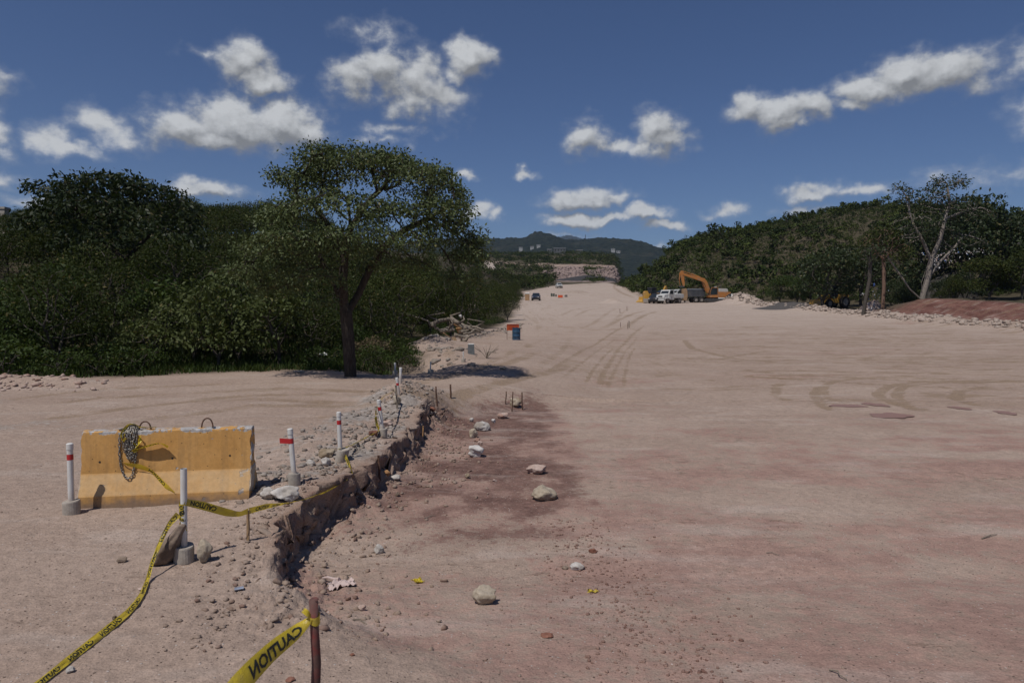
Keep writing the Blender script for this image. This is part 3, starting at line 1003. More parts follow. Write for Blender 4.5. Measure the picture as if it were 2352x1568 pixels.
bme, lme = make_tree_mesh('roadside_tree', lobes, nd, pr, rg, nattr=4200, step=.15, kill=.18, infl=1.0, tip=.0085, expo=2.25, nleaf=27, lsize=.118, asp=.44, lspread=.15, droop=.5, tipdepth=2, sides=7, rootr=.195)
# root flare
main_tree = tree_obj('roadside_tree', bme, lme, B_DARK, L_MAIN, (TX, TY, TZ), label='tall spreading tree with forked dark trunk at the bend of the dirt road', cat='tree')

# ---- prototypes
def proto_tree(seed, H, Wd, flat=.35, th=.45, nattr=420, **kw):
    g = np.random.default_rng(seed)
    lob = []
    for k in range(6):
        a = g.uniform(0, 2 * math.pi); rr = g.uniform(.15, .55) * Wd * .5
        lob.append((rr * math.cos(a), rr * math.sin(a), H * g.uniform(.62, .86), Wd * g.uniform(.2, .32), Wd * g.uniform(.2, .32), H * flat * g.uniform(.3, .5)))
    lob.append((0, 0, H * .85, Wd * .3, Wd * .3, H * flat * .42))
    nd_, pr_ = stems([(0, [(0, 0, -.2), (g.uniform(-.1, .1), g.uniform(-.1, .1), H * th * .5), (g.uniform(-.2, .2), g.uniform(-.2, .2), H * th)])], .25)
    return make_tree_mesh('t%d' % seed, lob, nd_, pr_, g, nattr=nattr, **kw)


def proto_bush(seed, H, Wd, nattr=300, low=.15, **kw):
    g = np.random.default_rng(seed)
    lob = []
    for k in range(7):
        a = g.uniform(0, 2 * math.pi); rr = g.uniform(.1, .62) * Wd * .5
        lob.append((rr * math.cos(a), rr * math.sin(a), H * g.uniform(.25, .75), Wd * g.uniform(.18, .3), Wd * g.uniform(.18, .3), H * g.uniform(.16, .28)))
    nd_, pr_ = stems([(0, [(0, 0, -.15), (0, 0, H * low)]), (1, [(0, 0, H * low), (Wd * .15, .1, H * .35)]), (1, [(0, 0, H * low), (-Wd * .12, -.1, H * .38)])], .2)
    return make_tree_mesh('b%d' % seed, lob, nd_, pr_, g, nattr=nattr, **kw)


thorn = [proto_bush(20 + k, 4.4, 4.4, nattr=620, low=.10, step=.24, kill=.29, infl=1.5, tip=.010, nleaf=22, lsize=.125, asp=.45, lspread=.22, droop=-.1, tipdepth=2, sides=5, minr=.012) for k in range(4)]
leafy = [proto_bush(30 + k, 3.0, 3.2, nattr=420, step=.2, kill=.24, infl=1.2, tip=.010, nleaf=17, lsize=.17, asp=.48, lspread=.17, droop=.5, tipdepth=2, sides=5, minr=.012) for k in range(3)]
low = [proto_bush(40 + k, 1.3, 2.2, nattr=220, step=.16, kill=.2, infl=.9, tip=.007, nleaf=12, lsize=.12, asp=.45, lspread=.11, droop=.1, tipdepth=2, sides=4, minr=.009) for k in range(3)]
# big dark dome-shaped tree
g12 = np.random.default_rng(12)
ms2 = 31. / 1568.
lob2 = []
for (px, py, dy, rx, ry, rz) in [(250, 440, 0, 110, 1.8, 34), (170, 450, .3, 70, 1.3, 30), (340, 460, .2, 80, 1.5, 38), (420, 500, 0, 45, 1.2, 40), (120, 437, -.3, 40, .7, 14), (240, 500, -1.5, 110, 1.2, 44), (160, 520, -.8, 80, 1.2, 44), (350, 540, -1.3, 90, 1.2, 46), (430, 560, -.4, 50, 1.2, 40), (270, 570, -1.8, 90, .9, 40)]:
    lob2.append(((px - 290) * ms2, dy, (700 - py) * ms2, rx * ms2, ry, rz * ms2))
nd2, pr2 = stems([(0, [(0, 0, -1.8), (.1, 0, 1.0), (0, 0, 2.0)]), (1, [(0, 0, 2.0), (-1.2, 0, 3.2), (-2.2, 0, 4.2)]), (1, [(0, 0, 2.0), (1.0, .2, 3.1), (1.8, 0, 3.8)])], .25)
dome = make_tree_mesh('dome_tree', lob2, nd2, pr2, g12, nattr=1700, step=.24, kill=.28, infl=1.6, tip=.012, nleaf=22, lsize=.21, asp=.45, lspread=.22, droop=.3, tipdepth=2, sides=6, minr=.014)
# right-hand trees: sparse pale one, slender one, dense one
g13 = np.random.default_rng(13)
ms3 = 92. / 1568.


def rt(px, py, dy=0.):
    return np.array([(px - 2118) * ms3, dy, (700 - py) * ms3])


lob3 = []
for (px, py, dy, rx, ry, rz) in [(2165, 430, 0, 40, 2.5, 24), (2120, 460, .5, 60, 2.5, 26), (2060, 440, 0, 22, 1.2, 14), (2185, 480, 1., 70, 3, 34), (2235, 500, 1., 50, 3, 34), (2090, 520, -.5, 60, 2.5, 30), (2140, 540, 1.5, 80, 3., 34), (2215, 560, 1.5, 70, 2.5, 34), (2050, 560, 1, 50, 2.5, 30)]:
    c = rt(px, py, dy); lob3.append((c[0], c[1], c[2], rx * ms3, ry, rz * ms3))
nd3, pr3 = stems([(0, [rt(2116, 712), rt(2118, 680), rt(2128, 640), rt(2134, 600)]), (1, [rt(2134, 600), rt(2122, 565, .3), rt(2105, 535, .3), rt(2090, 510, .2), rt(2082, 490, .1)]),
                  (1, [rt(2134, 600), rt(2150, 550, -.3), rt(2160, 505, -.2), rt(2172, 470, 0), rt(2165, 430)]), (1, [rt(2128, 640), rt(2160, 600, .4), rt(2195, 565, .5), rt(2210, 540, .5)]),
                  (1, [rt(2116, 690), rt(2085, 665, -.3), rt(2060, 630, -.3), rt(2038, 600, -.2), rt(2030, 585, -.2)]), (1, [rt(2118, 690, 0), rt(2108, 650, -.5), rt(2120, 610, -.6)]),
                  (1, [rt(2160, 505, -.2), rt(2200, 490, 0), rt(2235, 480, .2)])], .5)
sparse = make_tree_mesh('sparse_tree', lob3, nd3, pr3, g13, nattr=1300, step=.48, kill=.58, infl=3.2, tip=.030, expo=2.3, nleaf=15, lsize=.36, asp=.5, lspread=.45, droop=.2, tipdepth=2, sides=6, bare=.12, rootr=.40)
slender = proto_tree(61, 12, 7.5, flat=.4, th=.62, nattr=500, step=.5, kill=.6, infl=3., tip=.03, nleaf=11, lsize=.42, asp=.5, lspread=.4, droop=.2, tipdepth=2, sides=6, bare=.2, rootr=.26)
dense = [proto_bush(62 + k, 9.5, 9, nattr=900, low=.12, step=.5, kill=.55, infl=3., tip=.03, nleaf=24, lsize=.36, asp=.55, lspread=.5, droop=.2, tipdepth=2, sides=5, minr=.04) for k in range(2)]
hillp = []
for k in range(4):
    g = np.random.default_rng(80 + k)
    v = []
    for q in range(9):            # a shrub is several uneven clumps of twigs
        cc = np.array([g.normal() * .45, g.normal() * .45, g.uniform(.15, .75)])
        w_ = g.normal(size=(42, 3)); w_ /= np.linalg.norm(w_, axis=1, keepdims=True)
        v.append(cc + w_ * g.uniform(.2, .42) * g.uniform(.5, 1, size=(42, 1)) * np.array([1, 1, .8]))
    c = np.concatenate(v)
    v = c - np.array([0, 0, .2]); v /= np.linalg.norm(v, axis=1, keepdims=True)
    LV, LF = leaves(c, .20, .7, g, 0.0, v, .9)
    sv, sf = tubes(np.array([[0, 0, -.35], [0, 0, .15], [0, 0, .15]]), np.array([[0, 0, .15], [.3, .1, .6], [-.25, -.1, .6]]), np.array([.06, .04, .04]), np.array([.05, .02, .02]), 4)
    hillp.append((mesh_np('hill_wood_%d' % k, sv, sf), mesh_np('hill_leaf_%d' % k, LV, LF)))

# ---- left thicket
placed = []
CNT = {}


def spot_free(x, y, rad):
    for (a, b, c) in placed:
        if (a - x) ** 2 + (b - y) ** 2 < (rad + c) ** 2:
            return False
    return True


def put(kind, name, pro, bmat, lmat, x, y, sc, label, cat, group, zoff=0.):
    key = (kind, id(pro))
    rz = random.uniform(0, 6.28)
    z = gz(x, y) - .1 * sc + zoff
    s3 = (sc * random.uniform(.9, 1.12), sc * random.uniform(.9, 1.12), sc * random.uniform(.88, 1.1))
    return tree_obj(name, pro[0], pro[1], bmat, lmat, (x, y, z), rz, s3, label, cat, group)


# named ones first
o = tree_obj('dome_tree', dome[0], dome[1], B_DARK, L_DARK, ((290 - 1176) * ms2, 31, CZ + .0 * ms2), label='broad dark dome-shaped tree rising above the thicket at far left', cat='tree')
placed.append((o.location.x, 31, 2.2))
PALE = [(500, 735, 23.7, 1.0, 'pale olive leafy small tree left of the big forked tree, middle of three'), (640, 720, 24.6, 1.12, 'pale olive leafy small tree closest to the big forked trunk'),
        (350, 765, 23.2, .9, 'pale olive leafy small tree, leftmost of three at the road edge')]
for k, (px, py, Y, sc, lab) in enumerate(PALE):
    x = (px - 1176) / 1568. * Y
    o = put('pale', 'leafy_tree', leafy[k], B_GREY, L_PALE, x, Y, sc * 1.05, lab, 'tree', None)
    placed.append((x, Y, 1.0))
placed.append((TX, TY, 1.0))
# taller thorn trees right behind the lone tree and down the slope to its right
for (px, Y, sc) in ((880, 31, .95), (905, 36, 1.1), (945, 50, 1.3), (990, 51, 1.35), (1035, 53, 1.3), (1070, 60, 1.25), (1100, 66, 1.1), (900, 42, 1.35), (965, 58, 1.5), (1020, 62, 1.5), (1120, 76, 1.1), (700, 30, .9), (755, 33, .95), (820, 37, 1.1), (1135, 78, 1.05), (1160, 92, 1.0)):
    x = (px - 1176) / 1568. * Y
    put('thorn', 'thorn_tree', thorn[px % 4], B_GREY, L_ACA, x, Y, sc, 'feathery thorn tree on the slope right behind the tall forked tree', 'tree', 'thorn trees behind the forked tree')
    placed.append((x, Y, .8 * sc))
nth = 0
thl = []
trY = [(random.uniform(20, 78) if k < 4200 else random.uniform(80, 250), random.uniform(-.82, .02)) for k in range(5000)]
vdl = veg_depth(np.array([a * b for a, b in trY]), np.array([a for a, b in trY]))
for tries, ((Y, t), d) in enumerate(zip(trY, vdl)):
    x = t * Y
    if d < 1.0 or (29 < Y < 49 and -.165 < t):
        continue
    if Y > 78:
        if d > 40 or abs(x) > 60 or t < -.12: continue
        sc = random.uniform(.55, .95)
        if not spot_free(x, Y, 1.8 * sc): continue
        put('thorn', 'thorn_shrub', thorn[tries % 4], B_GREY, L_ACA, x, Y, sc, 'green thorn shrub on the bank left of the climbing road', 'shrub', 'shrubs left of the climbing road')
        placed.append((x, Y, 1.5 * sc))
        continue
    if x > -6.5 and Y < 34 or d < 3.2:
        sc = random.uniform(.6, 1.1)
        if x < -7: sc *= 1.25
        if not spot_free(x, Y, .55 * sc): continue
        q = random.random()
        put('low', 'low_shrub', low[tries % 3], B_GREY, L_GREEN if q < .55 else (L_ACA if q < .96 else L_DRY), x, Y, sc, 'low green shrub at the foot of the left thicket', 'shrub', 'low shrubs along the left road edge')
        placed.append((x, Y, .5 * sc))
    elif d < 12 and random.random() < .45:
        sc = random.uniform(.75, 1.15)
        if x > -7: sc *= .7
        if not spot_free(x, Y, .8 * sc): continue
        put('leafy', 'leafy_shrub', leafy[tries % 3], B_GREY, L_GREEN, x, Y, sc, 'dark green leafy shrub inside the left thicket', 'shrub', 'leafy shrubs in the left thicket')
        placed.append((x, Y, .8 * sc))
    else:
        sc = random.uniform(.75, 1.3) * (1.0 if x < -8 else .85) * (1.2 if Y > 42 else 1.0)
        if Y < 30 and x > -12: sc *= .75
        if not spot_free(x, Y, .95 * sc): continue
        placed.append((x, Y, .95 * sc))
        thl.append((sc / Y * (1.25 if Y > 55 else 1), x, Y, sc))
SKYL = ([-300, 0, 90, 130, 440, 470, 640, 700, 900, 980, 1030, 1070, 1110, 1160, 1210], [500, 490, 470, 452, 452, 458, 458, 470, 490, 545, 575, 592, 606, 626, 640])


def fit_height(x, Y, sc, h=4.5):
    """tree line as the hillside shows it: no tree of the thicket rises above it"""
    px = 1176 + x / Y * 1568
    zt = CZ + (700 - np.interp(px, *SKYL)) / 1568. * Y
    return min(sc, max((zt - gz(x, Y)) / h, 0))


thl = [(a, x, Y, fit_height(x, Y, sc)) for (a, x, Y, sc) in thl]
thl = [q for q in thl if q[3] > .38]
thl.sort(reverse=True)
for k, (_, x, Y, sc) in enumerate(thl[:290]):
    px = 1176 + x / Y * 1568
    where, grp = (('at the far left edge of the thicket', 'far left thorn trees') if px < 90 else ('in the thicket round the dark dome-shaped tree', 'thorn trees round the dome-shaped tree') if px < 470 else
                  ('on the skyline slope between the dome-shaped and the forked tree', 'thorn trees between the two big trees') if px < 700 else ('on the slope behind the forked tree trunk', 'thorn trees behind the forked trunk'))
    put('thorn', 'thorn_tree', thorn[k % 4], B_GREY, L_ACA, x, Y, sc, 'feathery green thorn tree ' + where, 'tree', grp)
print('thorn', len(thl), 'placed', len(placed))

# ---- undergrowth: grasses and weeds as one mass along the thicket edge and on the right bank
def tufts(name, pts, h, n, lmat, seed, label):
    g = np.random.default_rng(seed)
    P = np.repeat(np.array(pts), n, 0)
    P = P + np.concatenate([g.normal(size=(len(P), 2)) * .16, np.zeros((len(P), 1))], 1)
    d = np.concatenate([g.normal(size=(len(P), 2)) * .45, np.ones((len(P), 1))], 1)
    d /= np.linalg.norm(d, axis=1, keepdims=True)
    L = h * g.uniform(.4, 1.2, size=(len(P), 1))
    w = np.stack([g.normal(size=len(P)), g.normal(size=len(P)), np.zeros(len(P))], 1)
    w /= np.linalg.norm(w, axis=1, keepdims=True) + 1e-9
    w *= (.018 + .012 * g.random((len(P), 1))) * h / .35
    V = np.stack([P - w, P + w, P + d * L * .6 + w * .8, P + d * L], 1).reshape(-1, 3)
    me = mesh_np(name, V, np.arange(len(P) * 4).reshape(-1, 4))
    o = link(name, me, lmat)
    tag(o, label, 'undergrowth', kind='stuff')
    return o


gu = np.random.default_rng(44)
uy = gu.uniform(19, 46, 5200); ux = gu.uniform(-.8, -.02, 5200) * uy
ud = veg_depth(ux, uy)
ok = (ud > .25 + gu.random(5200) * .9) & (ud < 16)
pts = np.stack([ux[ok], uy[ok], terrain(ux[ok], uy[ok]) - .02], 1)
tufts('undergrowth', pts, .3, 18, L_GREEN, 5, 'tangled green weeds and grass under the left thicket')

# ---- right: named trees, bank shrubs
o = tree_obj('sparse_tree', sparse[0], sparse[1], B_PALE, L_DARK, (rt(2118, 0)[0] + (2118 - 1176) * ms3, 92, CZ), label='tall half-bare tree with pale forking limbs above the red bank', cat='tree')
RT = [  # px, Y, scale, proto, bark, leaf, name, label
    (2026, 92, .95, slender, B_RED, L_ACA, 'slender_tree', 'slender tree with reddish trunk left of the pale half-bare tree'),
    (1888, 107, 1.1, dense[0], B_GREY, L_DARK, 'broadleaf_tree', 'dense dark broadleaf tree over the yellow wheel loader'),
    (1975, 112, 1.1, dense[1], B_GREY, L_DARK, 'broadleaf_tree', 'dense dark tree right behind the slender reddish trunk'),
    (2240, 112, 1.75, dense[1], B_GREY, L_DARK, 'broadleaf_tree', 'tall dense dark tree right of the pale half-bare tree'),
    (2320, 112, 1.5, dense[0], B_GREY, L_DARK, 'broadleaf_tree', 'dense dark tree at the right edge behind the red bank'),
    (2130, 118, 1.5, dense[0], B_GREY, L_DARK, 'broadleaf_tree', 'dark tree directly behind the pale half-bare tree'),
    (2420, 105, 1.25, dense[1], B_GREY, L_DARK, 'broadleaf_tree', 'dark tree cut by the right edge of the view'),
    (1860, 124, .7, dense[1], B_GREY, L_GREEN, 'leafy_shrub', 'bright green leafy shrub left of the yellow wheel loader'),
    (1790, 132, .62, dense[0], B_GREY, L_GREEN, 'leafy_shrub', 'green leafy shrub at the hill foot right of the white spoil heap'),
    (1830, 128, .6, dense[0], B_GREY, L_GREEN, 'leafy_shrub', 'green leafy shrub behind the sooty ground by the loader'),
    (2270, 84, .62, dense[0], B_GREY, L_ACA, 'thorn_shrub', 'wide feathery shrub on top of the red bank, left one'),
    (2345, 82, .66, dense[1], B_GREY, L_ACA, 'thorn_shrub', 'wide feathery shrub on top of the red bank at the right edge'),
    (2190, 90, .42, dense[1], B_GREY, L_ACA, 'thorn_shrub', 'small feathery shrub on the red bank beside the pale trunk'),
    (2165, 103, .5, dense[0], B_GREY, L_DARK, 'leafy_shrub', 'dark shrub right of the pale trunk under the tipped rubbish'),
    (2215, 102, .55, dense[1], B_GREY, L_DARK, 'leafy_shrub', 'dark shrub behind the small feathery shrub on the bank'),
    (2080, 99, .5, dense[1], B_GREY, L_DARK, 'leafy_shrub', 'dark shrub filling the gap behind the leaning pale limb'),
    (2050, 103, .55, dense[0], B_GREY, L_DARK, 'leafy_shrub', 'dark shrub right of the reddish slender trunk'),
]
for (px, Y, sc, pro, bm_m, lm, nm, lab) in RT:
    x = (px - 1176) / 1568. * Y
    tree_obj(nm, pro[0], pro[1], bm_m, lm, (x, Y, gz(x, Y) - .2), random.uniform(0, 6), sc, lab, 'tree' if 'tree' in nm else 'shrub')
# thin leaning trunk in front
nd_, pr_ = stems([(0, [(0, 0, -.3), (.35, 0, 2.2), (.75, 0, 4.6), (.8, 0, 7.)])], .4)
gg = np.random.default_rng(77)
lean = make_tree_mesh('lean', [(1, 0, 8, 1.6, 1.4, 1.2), (.2, 0, 7, 1.2, 1., .8)], nd_, pr_, gg, nattr=160, step=.45, kill=.5, infl=3, tip=.03, nleaf=9, lsize=.4, asp=.5, lspread=.35, tipdepth=1, sides=6, bare=.3, rootr=.24)
x = (1981 - 1176) / 1568. * 88
tree_obj('leaning_tree', lean[0], lean[1], B_GREY, L_DARK, (x, 88, gz(x, 88) - .1), 0, 1, 'thin grey leaning tree at the edge of the rubble berm', 'tree')

# ---- hill shrubs: the nearest 300 each on their own, the rest of the cover as one mass
hp = []
gh = np.random.default_rng(91)
cand = gh.random((30000, 2))
grid = {}
for a, b in cand:
    t = .158 + a * (.86 - .158)
    yf = np.interp(t, HT, HF); yc = np.interp(t, [.15, .25, .4, .6, 1.0], [290, 235, 225, 205, 190])
    Y = yf + 1 + (b ** 1.0) * (yc + 18 - yf)
    x = t * Y
    sc = (.7 + 2.0 * gh.random() ** 2.0) * (1.5 if gh.random() < .06 else 1.0)
    cell = (int(x / 2.6), int(Y / 2.6))
    ok = True
    for i in (-1, 0, 1):
        for j in (-1, 0, 1):
            for (qx, qy, qs) in grid.get((cell[0] + i, cell[1] + j), ()):
                if (qx - x) ** 2 + (qy - Y) ** 2 < (.62 * (sc + qs)) ** 2:
                    ok = False
    if ok:
        grid.setdefault(cell, []).append((x, Y, sc)); hp.append((x, Y, sc))
    if len(hp) >= 3600:
        break
hp = np.array(hp)
score = hp[:, 2] / hp[:, 1] * (1 - .35 * (hp[:, 0] / hp[:, 1] > .6))
order = np.argsort(-score)
hz = terrain(hp[:, 0], hp[:, 1])
for r_, i in enumerate(order[:300]):
    x, Y, sc = hp[i]
    k = r_ % 4
    o = empty('hill_shrub', (x, Y, hz[i] - .1), random.uniform(0, 6.28))
    o.scale = (sc * random.uniform(.85, 1.25), sc * random.uniform(.85, 1.25), sc * random.uniform(.8, 1.2))
    link('stem', hillp[k][0], B_GREY, o); link('crown', hillp[k][1], L_HILL, o)
    pxs = 1176 + x / Y * 1568
    where = 'at the left end of the right hill' if pxs < 1480 else 'on the hill slope above the parked machines' if pxs < 1680 else 'on the hill slope right of the excavator' if pxs < 1880 else 'high on the hill behind the pale half-bare tree'
    tag(o, 'rounded green shrub ' + where, 'shrub', 'shrubs ' + where)
Vs, Fs, off = [], [], 0
rest = order[300:]
for i in rest:
    x, Y, sc = hp[i]
    me = hillp[i % 4][1]
    co = np.empty(len(me.vertices) * 3, np.float32); me.vertices.foreach_get('co', co); co = co.reshape(-1, 4, 3)
    co = co[gh.random(len(co)) < .34].reshape(-1, 3) * sc * gh.uniform(.8, 1.2, size=3)
    a = gh.uniform(0, 6.28); ca, sa = math.cos(a), math.sin(a)
    co = np.stack([co[:, 0] * ca - co[:, 1] * sa + x, co[:, 0] * sa + co[:, 1] * ca + Y, co[:, 2] + hz[i]], 1)
    Vs.append(co)
Vs = np.concatenate(Vs)
o = link('hill_scrub', mesh_np('hill_scrub', Vs, np.arange(len(Vs)).reshape(-1, 4)), L_HILL)
tag(o, 'mass of small green scrub covering the right hill', 'scrub', kind='stuff')

# ---- far scrub on the quarry benches behind the road
gf = np.random.default_rng(97)
Vs = []
ft_, fy_ = gf.uniform(-.10, .24, 9000), gf.uniform(215, 640, 9000)
fx_ = ft_ * fy_
fz_, fI = terrain(fx_, fy_, True)
fq = fbm(fx_ * .011 + 4, fy_ * .02, 4, 131)
bad = ((fy_ < 345) & (fI['d'] < 1.5)) | ((fI['on'] > .2) & (fy_ < 330)) | ((fy_ < 428 + 6 * fq) & ~((ft_ > .112) & (ft_ < .13)) & (ft_ > .06)) | ((fy_ > 430) & (fy_ < 525) & (fq > .12))
for tries in np.nonzero(~bad)[0][:1500]:
    sc = gf.uniform(1.6, 3.2) * (1 if fy_[tries] < 350 else 1.35)
    me = hillp[tries % 4][1]
    co = np.empty(len(me.vertices) * 3, np.float32); me.vertices.foreach_get('co', co); co = co.reshape(-1, 4, 3)
    co = co[gf.random(len(co)) < .3].reshape(-1, 3) * sc * np.array([1, 1, .8])
    Vs.append(co + np.array([fx_[tries], fy_[tries], fz_[tries]]))
Vs = np.concatenate(Vs)
o = link('far_scrub', mesh_np('far_scrub', Vs, np.arange(len(Vs)).reshape(-1, 4)), L_HILL)
tag(o, 'dark green scrub on the quarry benches beyond the road', 'scrub', kind='stuff')
# ------------------------------------------------------------------ materials of the made things
def simple_mat(name, col, rough=.6, metal=0., var=.18, scale=6., bump=.0, spec=.4, dirt=None, dirtk=.5):
    m, T = new_mat(name)
    tcn = T.n('ShaderNodeTexCoord').outputs['Object']
    n = T.noise(tcn, scale, 5, .6)
    c = T.mix(T.ramp(n, .3, .7), tuple(x * (1 - var) for x in col), tuple(min(1, x * (1 + var)) for x in col))
    if dirt is not None:
        n2 = T.noise(tcn, scale * .45, 5, .7)
        c = T.mix(T.m('MULTIPLY', T.ramp(n2, .48, .68), dirtk), c, dirt)
    ins = {'Base Color': c, 'Roughness': rough, 'Metallic': metal, 'Specular IOR Level': spec}
    if bump > 0:
        ins['Normal'] = T.n('ShaderNodeBump', {'Height': T.noise(tcn, scale * 3, 5, .65), 'Strength': .7, 'Distance': bump}).outputs[0]
    p = T.n('ShaderNodeBsdfPrincipled', ins)
    finish(T, p.outputs[0])
    return m


def rock_mat(name, c0, c1, c2, bump=.02):
    m, T = new_mat(name)
    tcn = T.n('ShaderNodeTexCoord').outputs['Object']
    rnd = T.n('ShaderNodeObjectInfo').outputs['Random']
    off = T.v('ADD', tcn, T.n('ShaderNodeCombineXYZ', {0: T.m('MULTIPLY', rnd, 37.0), 1: rnd, 2: 0.0}).outputs[0])
    n = T.noise(off, 7, 6, .65); n2 = T.noise(off, 2.5, 4, .6); n3 = T.noise(off, 30, 5, .65)
    c = T.mix(T.ramp(n, .3, .7), c0, c1)
    c = T.mix(T.m('MULTIPLY', T.ramp(n2, .5, .62), .7), c, c2)
    c = T.mix(.3, c, T.mix(T.ramp(n3, .3, .7), (.5, .5, .5), (1.4, 1.4, 1.4)), 'MULTIPLY')
    h = T.m('ADD', T.m('MULTIPLY', n, .7), T.m('MULTIPLY', n3, .25))
    p = T.n('ShaderNodeBsdfPrincipled', {'Base Color': c, 'Roughness': .92, 'Specular IOR Level': .2,
            'Normal': T.n('ShaderNodeBump', {'Height': h, 'Strength': .9, 'Distance': bump}).outputs[0]})
    finish(T, p.outputs[0])
    return m


M_ROCK = {
    'tan': rock_mat('rock_tan', (.30, .245, .18), (.42, .36, .285), (.22, .16, .10)),
    'grey': rock_mat('rock_grey', (.34, .31, .28), (.47, .44, .41), (.25, .21, .17)),
    'pink': rock_mat('rock_pink', (.36, .26, .215), (.46, .36, .31), (.26, .14, .10)),
    'red': rock_mat('rock_red', (.17, .075, .05), (.25, .12, .085), (.10, .05, .04)),
    'brown': rock_mat('rock_brown', (.17, .125, .095), (.26, .20, .155), (.11, .08, .06)),
    'white': rock_mat('rock_white', (.46, .43, .40), (.58, .55, .52), (.32, .28, .24)),
    'orange': rock_mat('rock_orange', (.38, .20, .09), (.44, .27, .15), (.22, .11, .06)),
}
M_CLOD = rock_mat('clods', (.23, .165, .125), (.31, .24, .195), (.16, .085, .065), .01)
M_GRAVEL = rock_mat('gravel', (.20, .168, .142), (.325, .285, .25), (.20, .145, .11), .01)
M_CONC = simple_mat('concrete_grey', (.36, .32, .275), .9, var=.15, scale=14, bump=.004, dirt=(.20, .155, .12), spec=.2)
def pvc_material():
    m, T = new_mat('pvc_white')
    tcn = T.n('ShaderNodeTexCoord').outputs['Object']
    z = T.n('ShaderNodeSeparateXYZ', {0: tcn}).outputs[2]
    n = T.noise(tcn, 9, 5, .7); n2 = T.noise(T.v('MULTIPLY', tcn, (6, 6, 1)), 5, 5, .65)
    c = T.mix(T.ramp(n2, .35, .7), (.64, .63, .61), (.54, .51, .47))
    splash = T.ramp(T.m('ADD', z, T.m('MULTIPLY', T.m('SUBTRACT', n, .5), .35)), .05, .34, 1, 0)
    c = T.mix(T.m('MULTIPLY', splash, .7), c, (.36, .28, .225))
    c = T.mix(T.m('MULTIPLY', T.ramp(n, .60, .68), .6), c, (.30, .25, .21))
    p = T.n('ShaderNodeBsdfPrincipled', {'Base Color': c, 'Roughness': .5, 'Specular IOR Level': .4})
    finish(T, p.outputs[0])
    return m


M_PVC = pvc_material()
M_RED = simple_mat('red_band', (.42, .022, .025), .35, var=.12)
def tape_material():
    m, T = new_mat('tape_yellow')
    tcn = T.n('ShaderNodeNewGeometry').outputs['Position']
    n = T.noise(tcn, 5, 5, .65)
    c = T.mix(T.ramp(n, .3, .7), (.70, .54, .035), (.62, .47, .05))
    c = T.mix(T.m('MULTIPLY', T.ramp(T.noise(tcn, 11, 5, .7), .45, .7), .5), c, (.42, .32, .12))
    b = T.n('ShaderNodeBump', {'Height': T.noise(tcn, 55, 3, .6, 1.5), 'Strength': .6, 'Distance': .006})
    p = T.n('ShaderNodeBsdfPrincipled', {'Base Color': c, 'Roughness': .32, 'Specular IOR Level': .5, 'Normal': b.outputs[0]})
    t = T.n('ShaderNodeBsdfTranslucent', {'Color': c})
    finish(T, T.n('ShaderNodeMixShader', {0: .3, 1: p.outputs[0], 2: t.outputs[0]}).outputs[0])
    return m


M_TAPE = tape_material()
M_INK = simple_mat('ink_black', (.020, .022, .018), .5, var=.2)
M_STEEL = simple_mat('chain_steel', (.30, .28, .25), .42, metal=.7, var=.35, scale=40, dirt=(.12, .07, .04), dirtk=.6)
M_RUST = simple_mat('rusty_iron', (.105, .055, .036), .85, var=.4, scale=30, dirt=(.05, .035, .028))
M_WOOD = simple_mat('raw_wood', (.34, .22, .12), .85, var=.2, scale=12, bump=.002, dirt=(.20, .13, .08))
M_WOODG = simple_mat('grey_wood', (.20, .165, .13), .9, var=.3, scale=12, bump=.006, dirt=(.10, .08, .06))
M_WOODO = simple_mat('orange_wood', (.44, .25, .11), .8, var=.2, scale=10, bump=.003)
M_DARK = simple_mat('near_black', (.018, .018, .019), .6, var=.2)
M_GLASS = simple_mat('dark_glass', (.020, .026, .030), .08, var=.05, spec=.6)
M_TYRE = simple_mat('tyre', (.030, .028, .027), .9, var=.2, dirt=(.16, .125, .10), dirtk=.6, scale=9)
M_RIM = simple_mat('rim', (.33, .30, .27), .6, var=.15, dirt=(.20, .16, .12))


